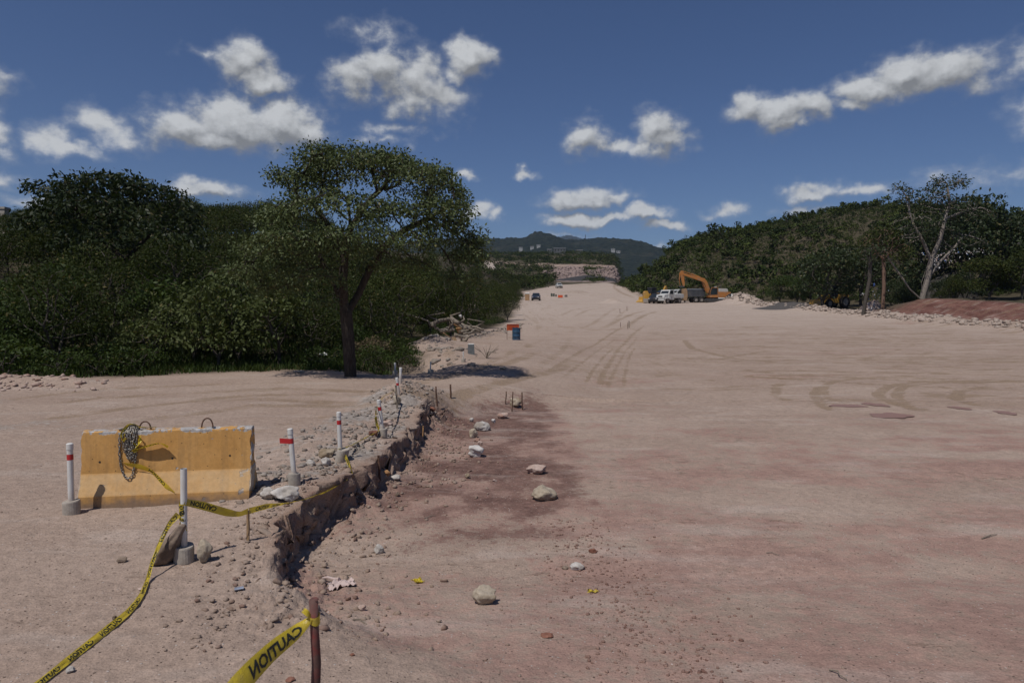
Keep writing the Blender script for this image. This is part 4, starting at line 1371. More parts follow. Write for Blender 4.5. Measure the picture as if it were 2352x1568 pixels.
def barrier_material():
    m, T = new_mat('barrier_paint')
    tcn = T.n('ShaderNodeTexCoord').outputs['Object']
    s = T.n('ShaderNodeSeparateXYZ', {0: tcn})
    n = T.noise(tcn, 2.2, 6, .62); nf = T.noise(tcn, 24, 5, .65); nmid = T.noise(tcn, 8, 5, .6)
    col = T.mix(T.ramp(n, .3, .7), (.50, .265, .080), (.585, .335, .120))
    # rain streaks and grime that the concrete carries
    st = T.noise(T.v('MULTIPLY', tcn, (9, 1, .8)), 1.6, 5, .6)
    col = T.mix(T.m('MULTIPLY', T.ramp(st, .46, .70), .5), col, (.33, .19, .075))
    col = T.mix(T.m('MULTIPLY', T.ramp(nf, .62, .74), .5), col, (.25, .145, .06))
    spk = T.n('ShaderNodeTexVoronoi', {'Vector': tcn, 'Scale': 26.0})
    spc = T.n('ShaderNodeSeparateColor', {0: spk.outputs['Color']})
    col = T.mix(T.m('MULTIPLY', T.ramp(spk.outputs['Distance'], .10, .2, 1, 0), T.ramp(spc.outputs[0], .84, .87)), col, (.05, .035, .025))
    # chips: bare concrete along the top edge, the ends and a few knocks on the slope
    top = T.ramp(s.outputs[2], .765, .815)
    endl = T.ramp(s.outputs[0], -.90, -.875, 1, 0)
    endr = T.ramp(s.outputs[0], .87, .90)
    edge = T.m('MAXIMUM', top, T.m('MAXIMUM', endl, endr))
    cn = T.m('ADD', T.m('MULTIPLY', nmid, .7), T.m('MULTIPLY', n, .5))
    chip = T.ramp(T.m('ADD', cn, T.m('MULTIPLY', edge, .17)), .725, .742)
    knock = T.ramp(T.m('ADD', T.noise(T.v('MULTIPLY', tcn, (1, 1, 2.2)), 5.5, 5, .6), T.m('MULTIPLY', T.ramp(s.outputs[2], .05, .36, 1, 0), .02)), .715, .73)
    chip = T.m('MAXIMUM', chip, knock)
    col = T.mix(chip, col, T.mix(T.ramp(nf, .3, .7), (.27, .25, .235), (.46, .44, .43)))
    # paler, mottled tone over the sloped shoulder
    shoulder = T.m('MULTIPLY', T.ramp(s.outputs[2], .13, .16), T.ramp(s.outputs[2], .35, .385, 1, 0))
    col = T.mix(T.m('MULTIPLY', shoulder, T.ramp(nmid, .2, .75, .25, .6)), col, (.55, .40, .235))
    # mud splash at the foot
    mud = T.ramp(T.m('SUBTRACT', s.outputs[2], T.m('MULTIPLY', nmid, .22)), -.09, .06, 1, 0)
    col = T.mix(T.m('MULTIPLY', mud, .85), col, (.20, .145, .11))
    col = T.mix(.22, col, T.mix(T.ramp(nf, .3, .7), (.6, .6, .6), (1.35, 1.35, 1.35)), 'MULTIPLY')
    h = T.m('SUBTRACT', T.m('MULTIPLY', nf, .25), T.m('MULTIPLY', chip, .8))
    p = T.n('ShaderNodeBsdfPrincipled', {'Base Color': col, 'Roughness': .75, 'Specular IOR Level': .25,
            'Normal': T.n('ShaderNodeBump', {'Height': h, 'Strength': .7, 'Distance': .012}).outputs[0]})
    finish(T, p.outputs[0])
    return m


# ------------------------------------------------------------------ rocks
_ico = {}


def ico(sub):
    if sub not in _ico:
        bm = bmesh.new(); bmesh.ops.create_icosphere(bm, subdivisions=sub, radius=1.0)
        bm.verts.ensure_lookup_table()
        _ico[sub] = (np.array([v.co[:] for v in bm.verts]), np.array([[v.index for v in f.verts] for f in bm.faces]))
        bm.free()
    return _ico[sub]


def rock_shape(seed, sub=3, cuts=14, rough=.10, cutd=(.58, .90)):
    g = np.random.default_rng(seed)
    V, F = ico(sub)
    V = V.copy()
    for k in range(cuts):
        nrm = g.normal(size=3); nrm /= np.linalg.norm(nrm)
        d = g.uniform(*cutd)
        s = V @ nrm - d
        V = V - np.where(s > 0, s, 0)[:, None] * nrm[None] * .96
    nrm = V / (np.linalg.norm(V, axis=1, keepdims=True) + 1e-9)
    V = V + nrm * ((vnoise3(V * 2.2 + seed, seed) - .5) * rough * 2.4 + (vnoise3(V * 6 + seed, seed + 1) - .5) * rough + (vnoise3(V * 14 + seed, seed + 2) - .5) * rough * .5)[:, None]
    V = V / np.abs(V).max(0)
    return V, F


def rock_obj(name, seed, dims, loc, rot, mat, sink=.12, sub=4, cuts=14, rough=.1, smooth=False):
    V, F = rock_shape(seed, sub, cuts, rough)
    V = V * (np.array(dims) / 2)
    V[:, 2] -= V[:, 2].min()
    m = np.array(Matrix.Rotation(rot[0], 3, 'X') @ Matrix.Rotation(rot[1], 3, 'Y'))
    V = V @ m.T
    V[:, 2] -= V[:, 2].min() + dims[2] * sink
    me = mesh_np(name, V, F, smooth=smooth)
    o = link(name, me, mat, loc=loc)
    o.rotation_euler = (0, 0, rot[2])
    return o


def boulder_px(px0, px1, py0, py1, mat, seed, label, name='boulder', rot=(0, 0, 0), thick=.8, group=None, cuts=15, rough=.13, sink=.12):
    """boulder from the picture box of its outline; it stands where its foot meets the ground"""
    cx = (px0 + px1) / 2
    g = gnd(cx, py1 - 1.0)
    s = g.y / 1568.
    w = (px1 - px0) * s
    h = (py1 - py0) * s
    dep = w * thick
    # part of the visible height is the top face seen from above
    k = (CZ - g.z) / g.y
    hh = max(h - dep * k * .55, h * .55)
    o = rock_obj(name, seed, (w, dep, hh / (1 - sink)), (g.x, g.y + dep * .42, gz(g.x, g.y + dep * .42)), rot, M_ROCK[mat], sink=sink, cuts=cuts, rough=rough)
    tag(o, label, 'rock', group)
    return o


BOULDERS = [
    (1168, 1199, 914, 938, 'tan', 1, 'tan boulder standing between the three rusty rebar stakes'),
    (1141, 1172, 946, 963, 'pink', 2, 'flat pale pink boulder just in front of the rebar stakes'),
    (1087, 1128, 966, 991, 'grey', 3, 'wide grey boulder in the maroon strip, upper one of a touching pair'),
    (1073, 1097, 982, 1007, 'tan', 4, 'blocky tan boulder touching the wide grey boulder in the maroon strip'),
    (1072, 1112, 1020, 1052, 'white', 5, 'pale broken boulder below the touching pair in the maroon strip'),
    (1208, 1257, 1062, 1091, 'pink', 6, 'reddish boulder with pale flat top on the maroon strip'),
    (1209, 1283, 1109, 1154, 'tan', 7, 'largest rounded pale boulder in the middle of the excavated strip'),
    (1077, 1088, 959, 970, 'grey', 8, 'small grey stone left of the wide grey boulder'),
    (1127, 1139, 962, 972, 'white', 9, 'small whitish stone right of the wide grey boulder'),
    (1066, 1080, 1086, 1100, 'tan', 10, 'small lone cream stone on the dark maroon soil'),
    (1088, 1103, 1003, 1016, 'pink', 11, 'small pink stone just below the blocky tan boulder'),
    (1096, 1109, 1012, 1023, 'pink', 12, 'small pinkish stone above the pale broken boulder'),
    (1130, 1142, 1100, 1107, 'pink', 13, 'tiny pinkish stone between the lone cream stone and reddish boulder'),
    (1082, 1143, 1336, 1392, 'tan', 14, 'round cracked tan boulder alone in the foreground dirt'),
    (856, 883, 1247, 1274, 'grey', 15, 'small grey upright stone near the foot of the cut bank'),
    (1309, 1345, 1289, 1312, 'white', 16, 'small white rounded stone in the right foreground'),
    (1352, 1374, 1256, 1272, 'red', 17, 'small dark red clod just above the white rounded stone'),
    (1290, 1308, 1299, 1309, 'brown', 18, 'small brown clod touching the white rounded stone'),
    (440, 484, 1230, 1297, 'tan', 20, 'upright cream rock wedged against the right of the taped post base'),
    (592, 630, 1118, 1151, 'grey', 22, 'smaller grey rock by the right end of the yellow barrier'),
    (612, 692, 1110, 1156, 'white', 23, 'large pale slab rock at the right end of the yellow barrier'),
    (724, 766, 1026, 1054, 'tan', 24, 'yellowish tan rock left of the post in the rubble'),
    (698, 726, 1050, 1070, 'grey', 25, 'grey rock below the yellowish tan rock in the rubble'),
    (734, 762, 1048, 1073, 'grey', 26, 'split grey rock at the foot of the post in the rubble'),
    (876, 903, 963, 981, 'pink', 27, 'rounded pink rock beside the white post on the bank'),
    (843, 868, 985, 1003, 'red', 28, 'reddish rock left of the post base on the bank'),
    (900, 922, 908, 932, 'tan', 29, 'cream rock at the foot of the grey wooden stake'),
    (986, 1002, 936, 948, 'red', 30, 'dark red clod beside the leftmost rebar stake'),
    (877, 897, 1073, 1090, 'orange', 31, 'orange clod lying below the cut bank by the rusty stake'),
    (893, 922, 1092, 1107, 'grey', 32, 'long grey stone lying below the cut bank'),
    (906, 918, 1130, 1142, 'brown', 33, 'small brown clod at the left of the excavated strip'),
    (265, 288, 1276, 1294, 'brown', 34, 'flat brown stone alone left of the leaning slab'),
    (310, 334, 1347, 1358, 'pink', 35, 'small pale pink stone left of the ground tape'),
    (145, 167, 1527, 1548, 'grey', 36, 'pale stone holding the tape down at lower left'),
    (255, 267, 1411, 1423, 'brown', 37, 'small dark pebble beside the tape on the ground'),
    (668, 700, 850, 858, 'grey', 38, 'flat pale stone at the road edge left of the big trunk'),
    (1146, 1164, 843, 850, 'tan', 39, 'tan stone lying beside the far white post'),
    (800, 815, 1498, 1508, 'red', 40, 'small reddish brown stone right of the painted stake'),
    (820, 842, 1388, 1404, 'pink', 41, 'purplish flat stone right of the painted stake top'),
    (1240, 1272, 1450, 1466, 'red', 42, 'cluster-like dark red clod in the right foreground'),
    (650, 676, 1553, 1568, 'red', 43, 'reddish clod at the bottom edge left of the painted stake'),
]
for b in BOULDERS:
    boulder_px(*b)
# slab leaning against the taped post
g = gnd(352, 1304)
o = rock_obj('boulder', 61, (.16, .27, .47), (g.x - .03, g.y + .12, gz(g.x, g.y + .1)), (R(-6), R(34), R(-10)), M_ROCK['brown'], sink=.05, cuts=16, rough=.07)
tag(o, 'brown slab leaning against the taped post base from the left', 'rock')

# ---- loose stones too many to count, in a few masses
def scatter(name, pts, sizes, mat, label, cat='stones', seed=1, sub=1, squash=.7, variants=10, cut=(.35, .8)):
    g = np.random.default_rng(seed)
    shapes = [rock_shape(900 + seed * 20 + k, sub, 9, .22, cut) for k in range(variants)]
    Vs, Fs, off = [], [], 0
    for p, s in zip(pts, sizes):
        V, F = shapes[g.integers(variants)]
        a = g.uniform(0, 6.28); ca, sa = math.cos(a), math.sin(a)
        q = V * (s * .5 * np.array([g.uniform(.8, 1.3), g.uniform(.7, 1.1), squash * g.uniform(.7, 1.2)]))
        q = np.stack([q[:, 0] * ca - q[:, 1] * sa + p[0], q[:, 0] * sa + q[:, 1] * ca + p[1], q[:, 2] + p[2] + s * .5 * squash * .35], 1)
        Vs.append(q); Fs.append(F + off); off += len(V)
    me = mesh_np(name, np.concatenate(Vs), np.concatenate(Fs))
    o = link(name, me, mat)
    tag(o, label, cat, kind='stuff')
    return o


def on_ground(x, y):
    return np.stack([x, y, terrain(x, y)], 1)


gs = np.random.default_rng(31)
# clods at the foot of the bank and spilling into the strip
n = 2600
yy = gs.uniform(4.6, 16, n); xx = np.interp(yy, *XW) + .12 + np.abs(gs.normal(size=n)) * .55
scatter('loose_clods', on_ground(xx, yy), .008 + .075 * gs.random(n) ** 5.5, M_CLOD, 'loose brown clods along the foot of the cut bank', 'clods', 1)
# crumbs on the bank edge and near foreground
n = 900
yy = gs.uniform(4.2, 9.0, n); xx = np.interp(yy, *XW) - .05 - np.abs(gs.normal(size=n)) * .22
scatter('edge_crumbs', on_ground(xx, yy), .006 + .05 * gs.random(n) ** 5, M_CLOD, 'crumbs of dry soil on the lip of the cut bank', 'clods', 2)
# grey gravel on the bank
n = 3000
yy = gs.uniform(7.4, 17.2, n); xx = np.interp(yy, *XW) - .15 - np.abs(gs.normal(size=n)) * .75
xx[yy > 13.5] = -2.45 + gs.normal(size=(yy > 13.5).sum()) * .42
scatter('bank_gravel', on_ground(xx, yy), .010 + .10 * gs.random(n) ** 6, M_GRAVEL, 'grey gravel and broken stone on top of the cut bank', 'gravel', 3)
# lumps breaking out of the cut face and its lip
n = 240
yy = 4.9 + 10.5 * gs.random(n) ** 1.3; xx = np.interp(yy, *XW) + gs.uniform(-.10, .22, n)
scatter('bank_lumps', on_ground(xx, yy) - np.array([0, 0, .02]), .02 + .12 * gs.random(n) ** 3.5, M_CLOD, 'lumps of dry earth breaking out of the cut bank', 'clods', 11, sub=2, squash=.8, cut=(.2, .6))
# pebbles everywhere in front
n = 2600
yy = 3.2 + 20 * gs.random(n) ** 2; xx = gs.uniform(-.85, .85, n) * yy
scatter('pebbles', on_ground(xx, yy), .005 + .026 * gs.random(n) ** 5, M_CLOD, 'scattered small pebbles on the graded earth', 'pebbles', 4, squash=.6)
n = 1500
yy = gs.uniform(3.4, 8.5, n); xx = .75 + .25 * (yy - 5) * 0 + gs.normal(size=n) * .35 + .1 * (8 - yy)
scatter('strip_edge_clods', on_ground(xx, yy), .008 + .034 * gs.random(n) ** 3, rock_mat('clods_red', (.20, .12, .095), (.27, .18, .145), (.13, .065, .05), .008), 'crumbly reddish clods along the right side of the strip', 'clods', 5)
# rubble berm on the right
n = 3400
yy = 46 + 78 * gs.random(n) ** .8; xx = np.interp(yy, *XB) + .2 + np.abs(gs.normal(size=n)) * 1.9
scatter('berm_rubble', on_ground(xx, yy), .06 + .70 * gs.random(n) ** 8, rock_mat('berm_stone', (.32, .26, .215), (.42, .35, .30), (.27, .20, .16), .05), 'pale broken rubble along the berm right of the graded area', 'rubble', 6)
# stones by the road edges
n = 520
yy = gs.uniform(17.4, 19.6, n); xx = -13.4 + gs.normal(size=n) * 1.3
scatter('roadside_rubble', on_ground(xx, yy), .02 + .18 * gs.random(n) ** 5, M_ROCK['pink'], 'small heap of broken stone at the far left road edge', 'rubble', 7)
n = 420
yy = gs.uniform(23, 76, n); xx = np.interp(yy, *XE) + .2 + np.abs(gs.normal(size=n)) * .9
scatter('verge_stones', on_ground(xx, yy), .06 + .38 * gs.random(n) ** 3, M_GRAVEL, 'loose stones along the left verge by the drum', 'stones', 8)
# riprap slope far behind
n = 3600
yy = gs.uniform(350, 428, n); tt_ = gs.uniform(.045, .205, n); tt_[(tt_ > .105) & (tt_ < .125)] -= .03
scatter('riprap', on_ground(tt_ * yy, yy), .7 + 2.4 * gs.random(n) ** 2.5, rock_mat('riprap_stone', (.17, .115, .10), (.30, .235, .215), (.38, .30, .26), .1), 'purplish broken stone covering the far quarry slope', 'rubble', 9)

# ------------------------------------------------------------------ yellow barrier
A0 = Vector((-4.71, 7.29, 0)); A1 = Vector((-2.94, 7.57, 0))
mid = (A0 + A1) / 2
brz = math.atan2(A1.y - A0.y, A1.x - A0.x)
BL = (A1 - A0).length
bz = min(gz(A0.x, A0.y), gz(A1.x, A1.y)) - .02
barrier = empty('concrete_barrier', (mid.x, mid.y, bz), brz)
tag(barrier, 'yellow-orange painted concrete road barrier with chipped grey edges', 'barrier')
BH = .835
prof = [(0, .0), (.004, .14), (.098, .375), (.124, BH - .012), (.136, BH), (.264, BH), (.276, BH - .012), (.302, .375), (.396, .14), (.4, 0)]   # depth from the front foot, height


def refine(prof, step):
    out = []
    for (a, b), (c, d) in zip(prof[:-1], prof[1:]):
        k = max(1, int(math.hypot(c - a, d - b) / step))
        for j in range(k):
            out.append((a + (c - a) * j / k, b + (d - b) * j / k))
    out.append(prof[-1])
    return np.array(out)


pf = refine(prof, .02)
nx = 120
xs_ = np.linspace(-BL / 2, BL / 2, nx)
V = np.zeros((nx, len(pf), 3))
V[:, :, 0] = xs_[:, None]; V[:, :, 1] = pf[None, :, 0]; V[:, :, 2] = pf[None, :, 1]
fl = V.reshape(-1, 3)
edge = np.exp(-((fl[:, 2] - BH) / .025) ** 2)
endd = np.exp(-((np.abs(fl[:, 0]) - BL / 2) / .02) ** 2)
nn = vnoise3(fl * 14, 71); n2_ = vnoise3(fl * 40, 72)
knock = np.clip((nn - .56) * 5, 0, 1)
fl[:, 2] -= edge * knock * .016 * (.3 + n2_)
fl[:, 0] -= np.sign(fl[:, 0]) * endd * np.clip((nn - .45) * 4, 0, 1) * .022 * (.5 + n2_)
ii_ = np.arange(nx * len(pf)).reshape(nx, len(pf))
F = [tuple(q) for q in np.stack([ii_[:-1, :-1], ii_[1:, :-1], ii_[1:, 1:], ii_[:-1, 1:]], -1).reshape(-1, 4)]
F.append(tuple(ii_[0, ::1])); F.append(tuple(ii_[-1, ::-1]))
me = bpy.data.meshes.new('barrier_body'); me.from_pydata([tuple(p) for p in fl], [], F)
bm = bmesh.new(); bm.from_mesh(me); bmesh.ops.recalc_face_normals(bm, faces=bm.faces); bm.to_mesh(me); bm.free()
link('body', me, barrier_material(), barrier)
for (ux, hh) in ((-.26, .085), (.40, .105)):
    pts = []
    for k in range(13):
        a = math.pi * k / 12
        pts.append((ux - .062 * math.cos(a), .20 + .01 * math.sin(a), BH - .05 + (.05 + hh) * math.sin(a) ** .62 if 0 < k < 12 else BH - .06))
    MB().tube(pts, .0085, 8).build('lifting_loop', M_RUST, barrier, smooth=True)
for (ux, uz) in ((-.70, .50), (.05, .515), (.66, .525)):
    yf_ = np.interp(uz, [.375, BH], [.098, .124])
    MB().cyl((ux, yf_ - .0022, uz), (ux, yf_ + .01, uz), .011, n=12).build('tie_hole_shade', M_DARK, barrier)  # near-black disc paints the shade inside an uncut hole


def bp(px, py, out=.0):
    """point on (or off) the barrier's front face, given in the picture; returns local coordinates"""
    d = ray(px, py)
    m = Matrix.Translation((mid.x, mid.y, bz)) @ Matrix.Rotation(brz, 4, 'Z')
    mi = m.inverted()
    o_ = mi @ Vector((0, 0, CZ)); dd = (mi.to_3x3() @ d)
    best = None
    for (a, b), (c, e) in zip(prof[:4], prof[1:5]):
        # intersect in the y/z plane of the barrier
        den = dd.y * (e - b) - dd.z * (c - a)
        if abs(den) < 1e-9: continue
        s = ((a - o_.y) * (e - b) - (b - o_.z) * (c - a)) / den
        z_ = o_.z + dd.z * s
        if b - 1e-4 <= z_ <= e + 1e-4 and s > 0 and (best is None or s < best):
            best = s
    if best is None:
        s = ((.124 if py < 1085 else .05) - o_.y) / dd.y
        best = s
    p = o_ + dd * best
    return p - dd.normalized() * out


# ------------------------------------------------------------------ chain over the barrier
chain_o = empty('chain', (mid.x, mid.y, bz), brz)
tag(chain_o, 'rusty steel chain hung in loops over the yellow barrier', 'chain')
lk = []
N1, N2 = 12, 5
for i in range(N1):
    a = 2 * math.pi * i / N1
    cx, cz = .0115 * math.cos(a), .0115 * math.sin(a) + (.010 if math.sin(a) > .01 else (-.010 if math.sin(a) < -.01 else 0))
    for j in range(N2):
        b = 2 * math.pi * j / N2
        rr = .0047
        lk.append((cx + rr * math.cos(b) * math.cos(a), rr * math.sin(b), cz + rr * math.cos(b) * math.sin(a)))
lf = []
for i in range(N1):
    for j in range(N2):
        lf.append((i * N2 + j, ((i + 1) % N1) * N2 + j, ((i + 1) % N1) * N2 + (j + 1) % N2, i * N2 + (j + 1) % N2))
link_me = bpy.data.meshes.new('chain_link'); link_me.from_pydata(lk, [], lf)
for p in link_me.polygons: p.use_smooth = True


def catmull(pts, n=12):
    pts = [Vector(p) for p in pts]
    P = [pts[0] * 2 - pts[1]] + pts + [pts[-1] * 2 - pts[-2]]
    out = []
    for i in range(1, len(P) - 2):
        for k in range(n):
            t = k / n
            out.append(.5 * ((2 * P[i]) + (-P[i - 1] + P[i + 1]) * t + (2 * P[i - 1] - 5 * P[i] + 4 * P[i + 1] - P[i + 2]) * t * t + (-P[i - 1] + 3 * P[i] - 3 * P[i + 1] + P[i + 2]) * t ** 3))
    out.append(pts[-1])
    return out


def chain_run(pts):
    path = catmull(pts, 16)
    L = [0.]
    for a, b in zip(path[:-1], path[1:]): L.append(L[-1] + (b - a).length)
    s = 0.; k = 0
    arr = np.array([p[:] for p in path]); L = np.array(L)
    while s < L[-1]:
        p = Vector([np.interp(s, L, arr[:, c]) for c in range(3)])
        q = Vector([np.interp(min(s + .004, L[-1]), L, arr[:, c]) for c in range(3)]) - Vector([np.interp(max(s - .004, 0), L, arr[:, c]) for c in range(3)])
        quat = q.to_track_quat('Z', 'Y')
        o = link('chain_link', link_me, M_STEEL, chain_o)
        o.location = p
        o.rotation_mode = 'QUATERNION'
        from mathutils import Quaternion
        o.rotation_quaternion = quat @ Quaternion((0, 0, 1), (math.pi / 2) * (k % 2) + random.uniform(-.2, .2))
        s += .031; k += 1


tp = lambda x, dz=.0: Vector((x, .165, BH + .012 + dz))          # on top of the barrier
lx = lambda px: bp(px, 1000, .012).x
chain_run([tp(lx(300), .02), tp(lx(283)), bp(276, 1000, .016), bp(274, 1035, .015), bp(277, 1065, .014), bp(282, 1085, .016), bp(291, 1097, .018), bp(302, 1094, .018), bp(307, 1078, .016), bp(311, 1052, .014), bp(313, 1020, .014), bp(312, 995, .016), tp(lx(311), .01)])
chain_run([tp(lx(296), .03), bp(291, 995, .018), bp(290, 1025, .015), bp(294, 1052, .014), bp(299, 1045, .02), bp(302, 1020, .02), bp(300, 995, .022), tp(lx(300), .03)])
chain_run([tp(lx(305), .035), bp(308, 995, .024), bp(307, 1015, .022), bp(305, 1035, .022), bp(300, 1055, .018)])
chain_run([tp(lx(294), .03), bp(295, 998, .026), bp(296, 1015, .024), bp(297, 1040, .02), bp(303, 1056, .02), bp(306, 1040, .02), bp(305, 1010, .024), tp(lx(306), .02)])
chain_run([tp(lx(289), .02), bp(284, 996, .02), bp(283, 1015, .018), bp(287, 1038, .018), bp(292, 1020, .022), bp(292, 998, .024)])
chain_run([tp(lx(284), .0), tp(lx(290), .02), tp(lx(300), .05), tp(lx(310), .02)])
chain_run([tp(lx(286), .01), tp(lx(296), .035), tp(lx(307), .03), tp(lx(315), .0)])
o = rock_obj('stone', 88, (.055, .05, .03), (0, 0, 0), (0, 0, 0), M_ROCK['grey'], sub=2)
o.location = Matrix.Translation((mid.x, mid.y, bz)) @ Matrix.Rotation(brz, 4, 'Z') @ tp(lx(273), -.008)
tag(o, 'small grey stone lying on the barrier top beside the chain', 'rock')

# ------------------------------------------------------------------ caution tape
_fontmesh = {}


def text_mesh(s):
    if s not in _fontmesh:
        cu = bpy.data.curves.new('lettering', 'FONT')
        cu.body = s; cu.size = 1.0; cu.align_x = 'LEFT'; cu.offset = .035; cu.resolution_u = 2
        tmp = bpy.data.objects.new('lettering', cu); COL.objects.link(tmp)
        bpy.context.view_layer.update()
        me = bpy.data.meshes.new_from_object(tmp.evaluated_get(bpy.context.evaluated_depsgraph_get()))
        bpy.data.objects.remove(tmp, do_unlink=True); bpy.data.curves.remove(cu)
        bm = bmesh.new(); bm.from_mesh(me)
        bmesh.ops.triangulate(bm, faces=bm.faces)
        for _ in range(2):
            bmesh.ops.subdivide_edges(bm, edges=[e for e in bm.edges if e.calc_length() > .16], cuts=1)
        bmesh.ops.triangulate(bm, faces=bm.faces)
        V = np.array([v.co[:] for v in bm.verts]); 
        bm.verts.index_update()
        F = np.array([[v.index for v in f.verts] for f in bm.faces])
        bm.free(); bpy.data.meshes.remove(me)
        _fontmesh[s] = (V, F)
    return _fontmesh[s]


def ribbon(name, pts, width, twists, label, text='CAUTION', mirror=False, flip=False, parent=None, wr=.006, seed=0, t0=.02, gap=.35, curl=.0, side_ref=None, both=True, narrow=None, as_part=False):
    """yellow tape along pts; twists = angle of the tape round its own axis at each point; the lettering lies on it"""
    n = 14
    path = catmull(pts, n)
    arr = np.array([p[:] for p in path])
    L = np.concatenate([[0], np.cumsum(np.linalg.norm(np.diff(arr, axis=0), axis=1))])
    tw = np.interp(np.linspace(0, len(pts) - 1, len(path)), np.arange(len(pts)), twists)
    nw = np.ones(len(path)) if narrow is None else np.interp(np.linspace(0, len(pts) - 1, len(path)), np.arange(len(pts)), narrow)
    g = np.random.default_rng(seed + 5)
    M = len(path); K = 7
    T_ = np.gradient(arr, axis=0); T_ /= np.linalg.norm(T_, axis=1, keepdims=True) + 1e-9
    up = np.array([0, 0, 1.0]) if side_ref is None else np.array(side_ref, float)
    Sd = up[None] - T_ * (T_ @ up)[:, None]
    Sd /= np.linalg.norm(Sd, axis=1, keepdims=True) + 1e-9
    Nn = np.cross(T_, Sd)
    S2 = Sd * np.cos(tw)[:, None] + Nn * np.sin(tw)[:, None]
    N2_ = np.cross(T_, S2)

    def surf(s, v, off=0.):
        """s metres along, v -1..1 across"""
        c = np.stack([np.interp(s, L, arr[:, k]) for k in range(3)], 1)
        sd = np.stack([np.interp(s, L, S2[:, k]) for k in range(3)], 1)
        nn_ = np.stack([np.interp(s, L, N2_[:, k]) for k in range(3)], 1)
        w = np.interp(s, L, nw)[:, None]
        wrk = wr * (fbm(s * 9 + seed, v * 1.2, 3, seed) + .5 * fbm(s * 30, v * 2, 2, seed + 3))[:, None]
        return c + sd * (v[:, None] * width / 2 * w) + nn_ * (wrk + curl * (v ** 2)[:, None] + off)
    ns = max(8, int(L[-1] / .022))
    ss = np.linspace(0, L[-1], ns)
    SS, VV = np.meshgrid(ss, np.linspace(-1, 1, K), indexing='ij')
    V = surf(SS.ravel(), VV.ravel())
    ii_ = np.arange(ns * K).reshape(ns, K)
    F = np.stack([ii_[:-1, :-1], ii_[1:, :-1], ii_[1:, 1:], ii_[:-1, 1:]], -1).reshape(-1, 4)
    o = link(name, mesh_np(name, V, F, smooth=True), M_TAPE, parent)
    if not as_part:
        tag(o, label, 'tape')
    tv, tf = text_mesh(text)
    hgt = width * .62
    tw_ = tv[:, 0].max() * hgt / .73
    s0 = t0
    Vs, Fs, off = [], [], 0
    while s0 < L[-1]:
        u = tv[:, 0] * hgt / .73
        v = ((tv[:, 1] / .73) * 2 - 1) * .62
        if mirror: u = tw_ - u
        if flip: u = tw_ - u; v = -v
        s_ = s0 + u
        ok = s_ < L[-1] - .003
        if ok.all():
            for sg in ((1, -1) if both else (1,)):
                Vs.append(surf(s_, v, sg * .0012)); Fs.append(tf + off); off += len(tv)
        s0 += tw_ + gap * tw_
    if Vs:
        tag(link('lettering', mesh_np('lettering', np.concatenate(Vs), np.concatenate(Fs)), M_INK, o), kind='stuff')
    return o


def bw(p):
    return Matrix.Translation((mid.x, mid.y, bz)) @ Matrix.Rotation(brz, 4, 'Z') @ p


# tape knotted round the chain on the barrier: loose bundle with two tails
tb = empty('caution_tape', (mid.x, mid.y, bz), brz)
tag(tb, 'yellow caution tape knotted through the chain with two loose tails on the barrier', 'tape')
ribbon('tape_strand', [tp(lx(286), .0), tp(lx(292), .045), tp(lx(303), .06), tp(lx(313), .035), tp(lx(318), .01)], .05, [1.2, .9, 1.4, 1.0, 1.5], '', parent=tb, seed=1, wr=.010, as_part=True)
ribbon('tape_strand', [tp(lx(290), .03), bp(284, 990, .03), bp(281, 1005, .03), bp(284, 1016, .03), bp(290, 1005, .035)], .045, [.2, .6, .3, 1.2, 1.0], '', parent=tb, seed=2, wr=.008, as_part=True)
ribbon('tape_strand', [bp(320, 1000, .03), bp(322, 1010, .035), bp(316, 1022, .035), bp(310, 1030, .03)], .045, [.2, .4, 1.2, 1.4], '', parent=tb, seed=3, wr=.008, as_part=True)
ribbon('tape_strand', [tp(lx(316), .02), tp(lx(330), .012), tp(lx(342), .016), tp(lx(356), .012)], .04, [1.3, 1.1, 1.7, 1.2], '', parent=tb, seed=4, wr=.006, as_part=True)
ribbon('tape_strand', [bp(300, 1012, .03), bp(318, 1030, .03), bp(303, 1038, .032), bp(312, 1030, .035)], .03, [.2, 1., .4, 1.3], '', parent=tb, seed=8, wr=.008, as_part=True)
ribbon('tape_tail', [bp(305, 1034, .02), bp(325, 1029, .045), bp(345, 1022, .06), bp(368, 1018, .06), bp(386, 1026, .045)], .075, [1.45, 1.25, 1.2, 1.25, .95], '', parent=tb, seed=5, wr=.004, as_part=True, narrow=[.5, .8, 1, 1, 1], gap=.9, t0=.01)
ribbon('tape_tail', [bp(280, 1060, .02), bp(292, 1066, .03), bp(320, 1071, .035), bp(348, 1082, .03), bp(368, 1102, .02), bp(384, 1118, .02), bp(401, 1131, .012)], .065, [1.2, .6, .3, .5, .15, .15, .6], '', parent=tb, seed=6, wr=.003, as_part=True, flip=True, narrow=[.4, .7, 1, .7, .8, .9, .4], t0=.30)

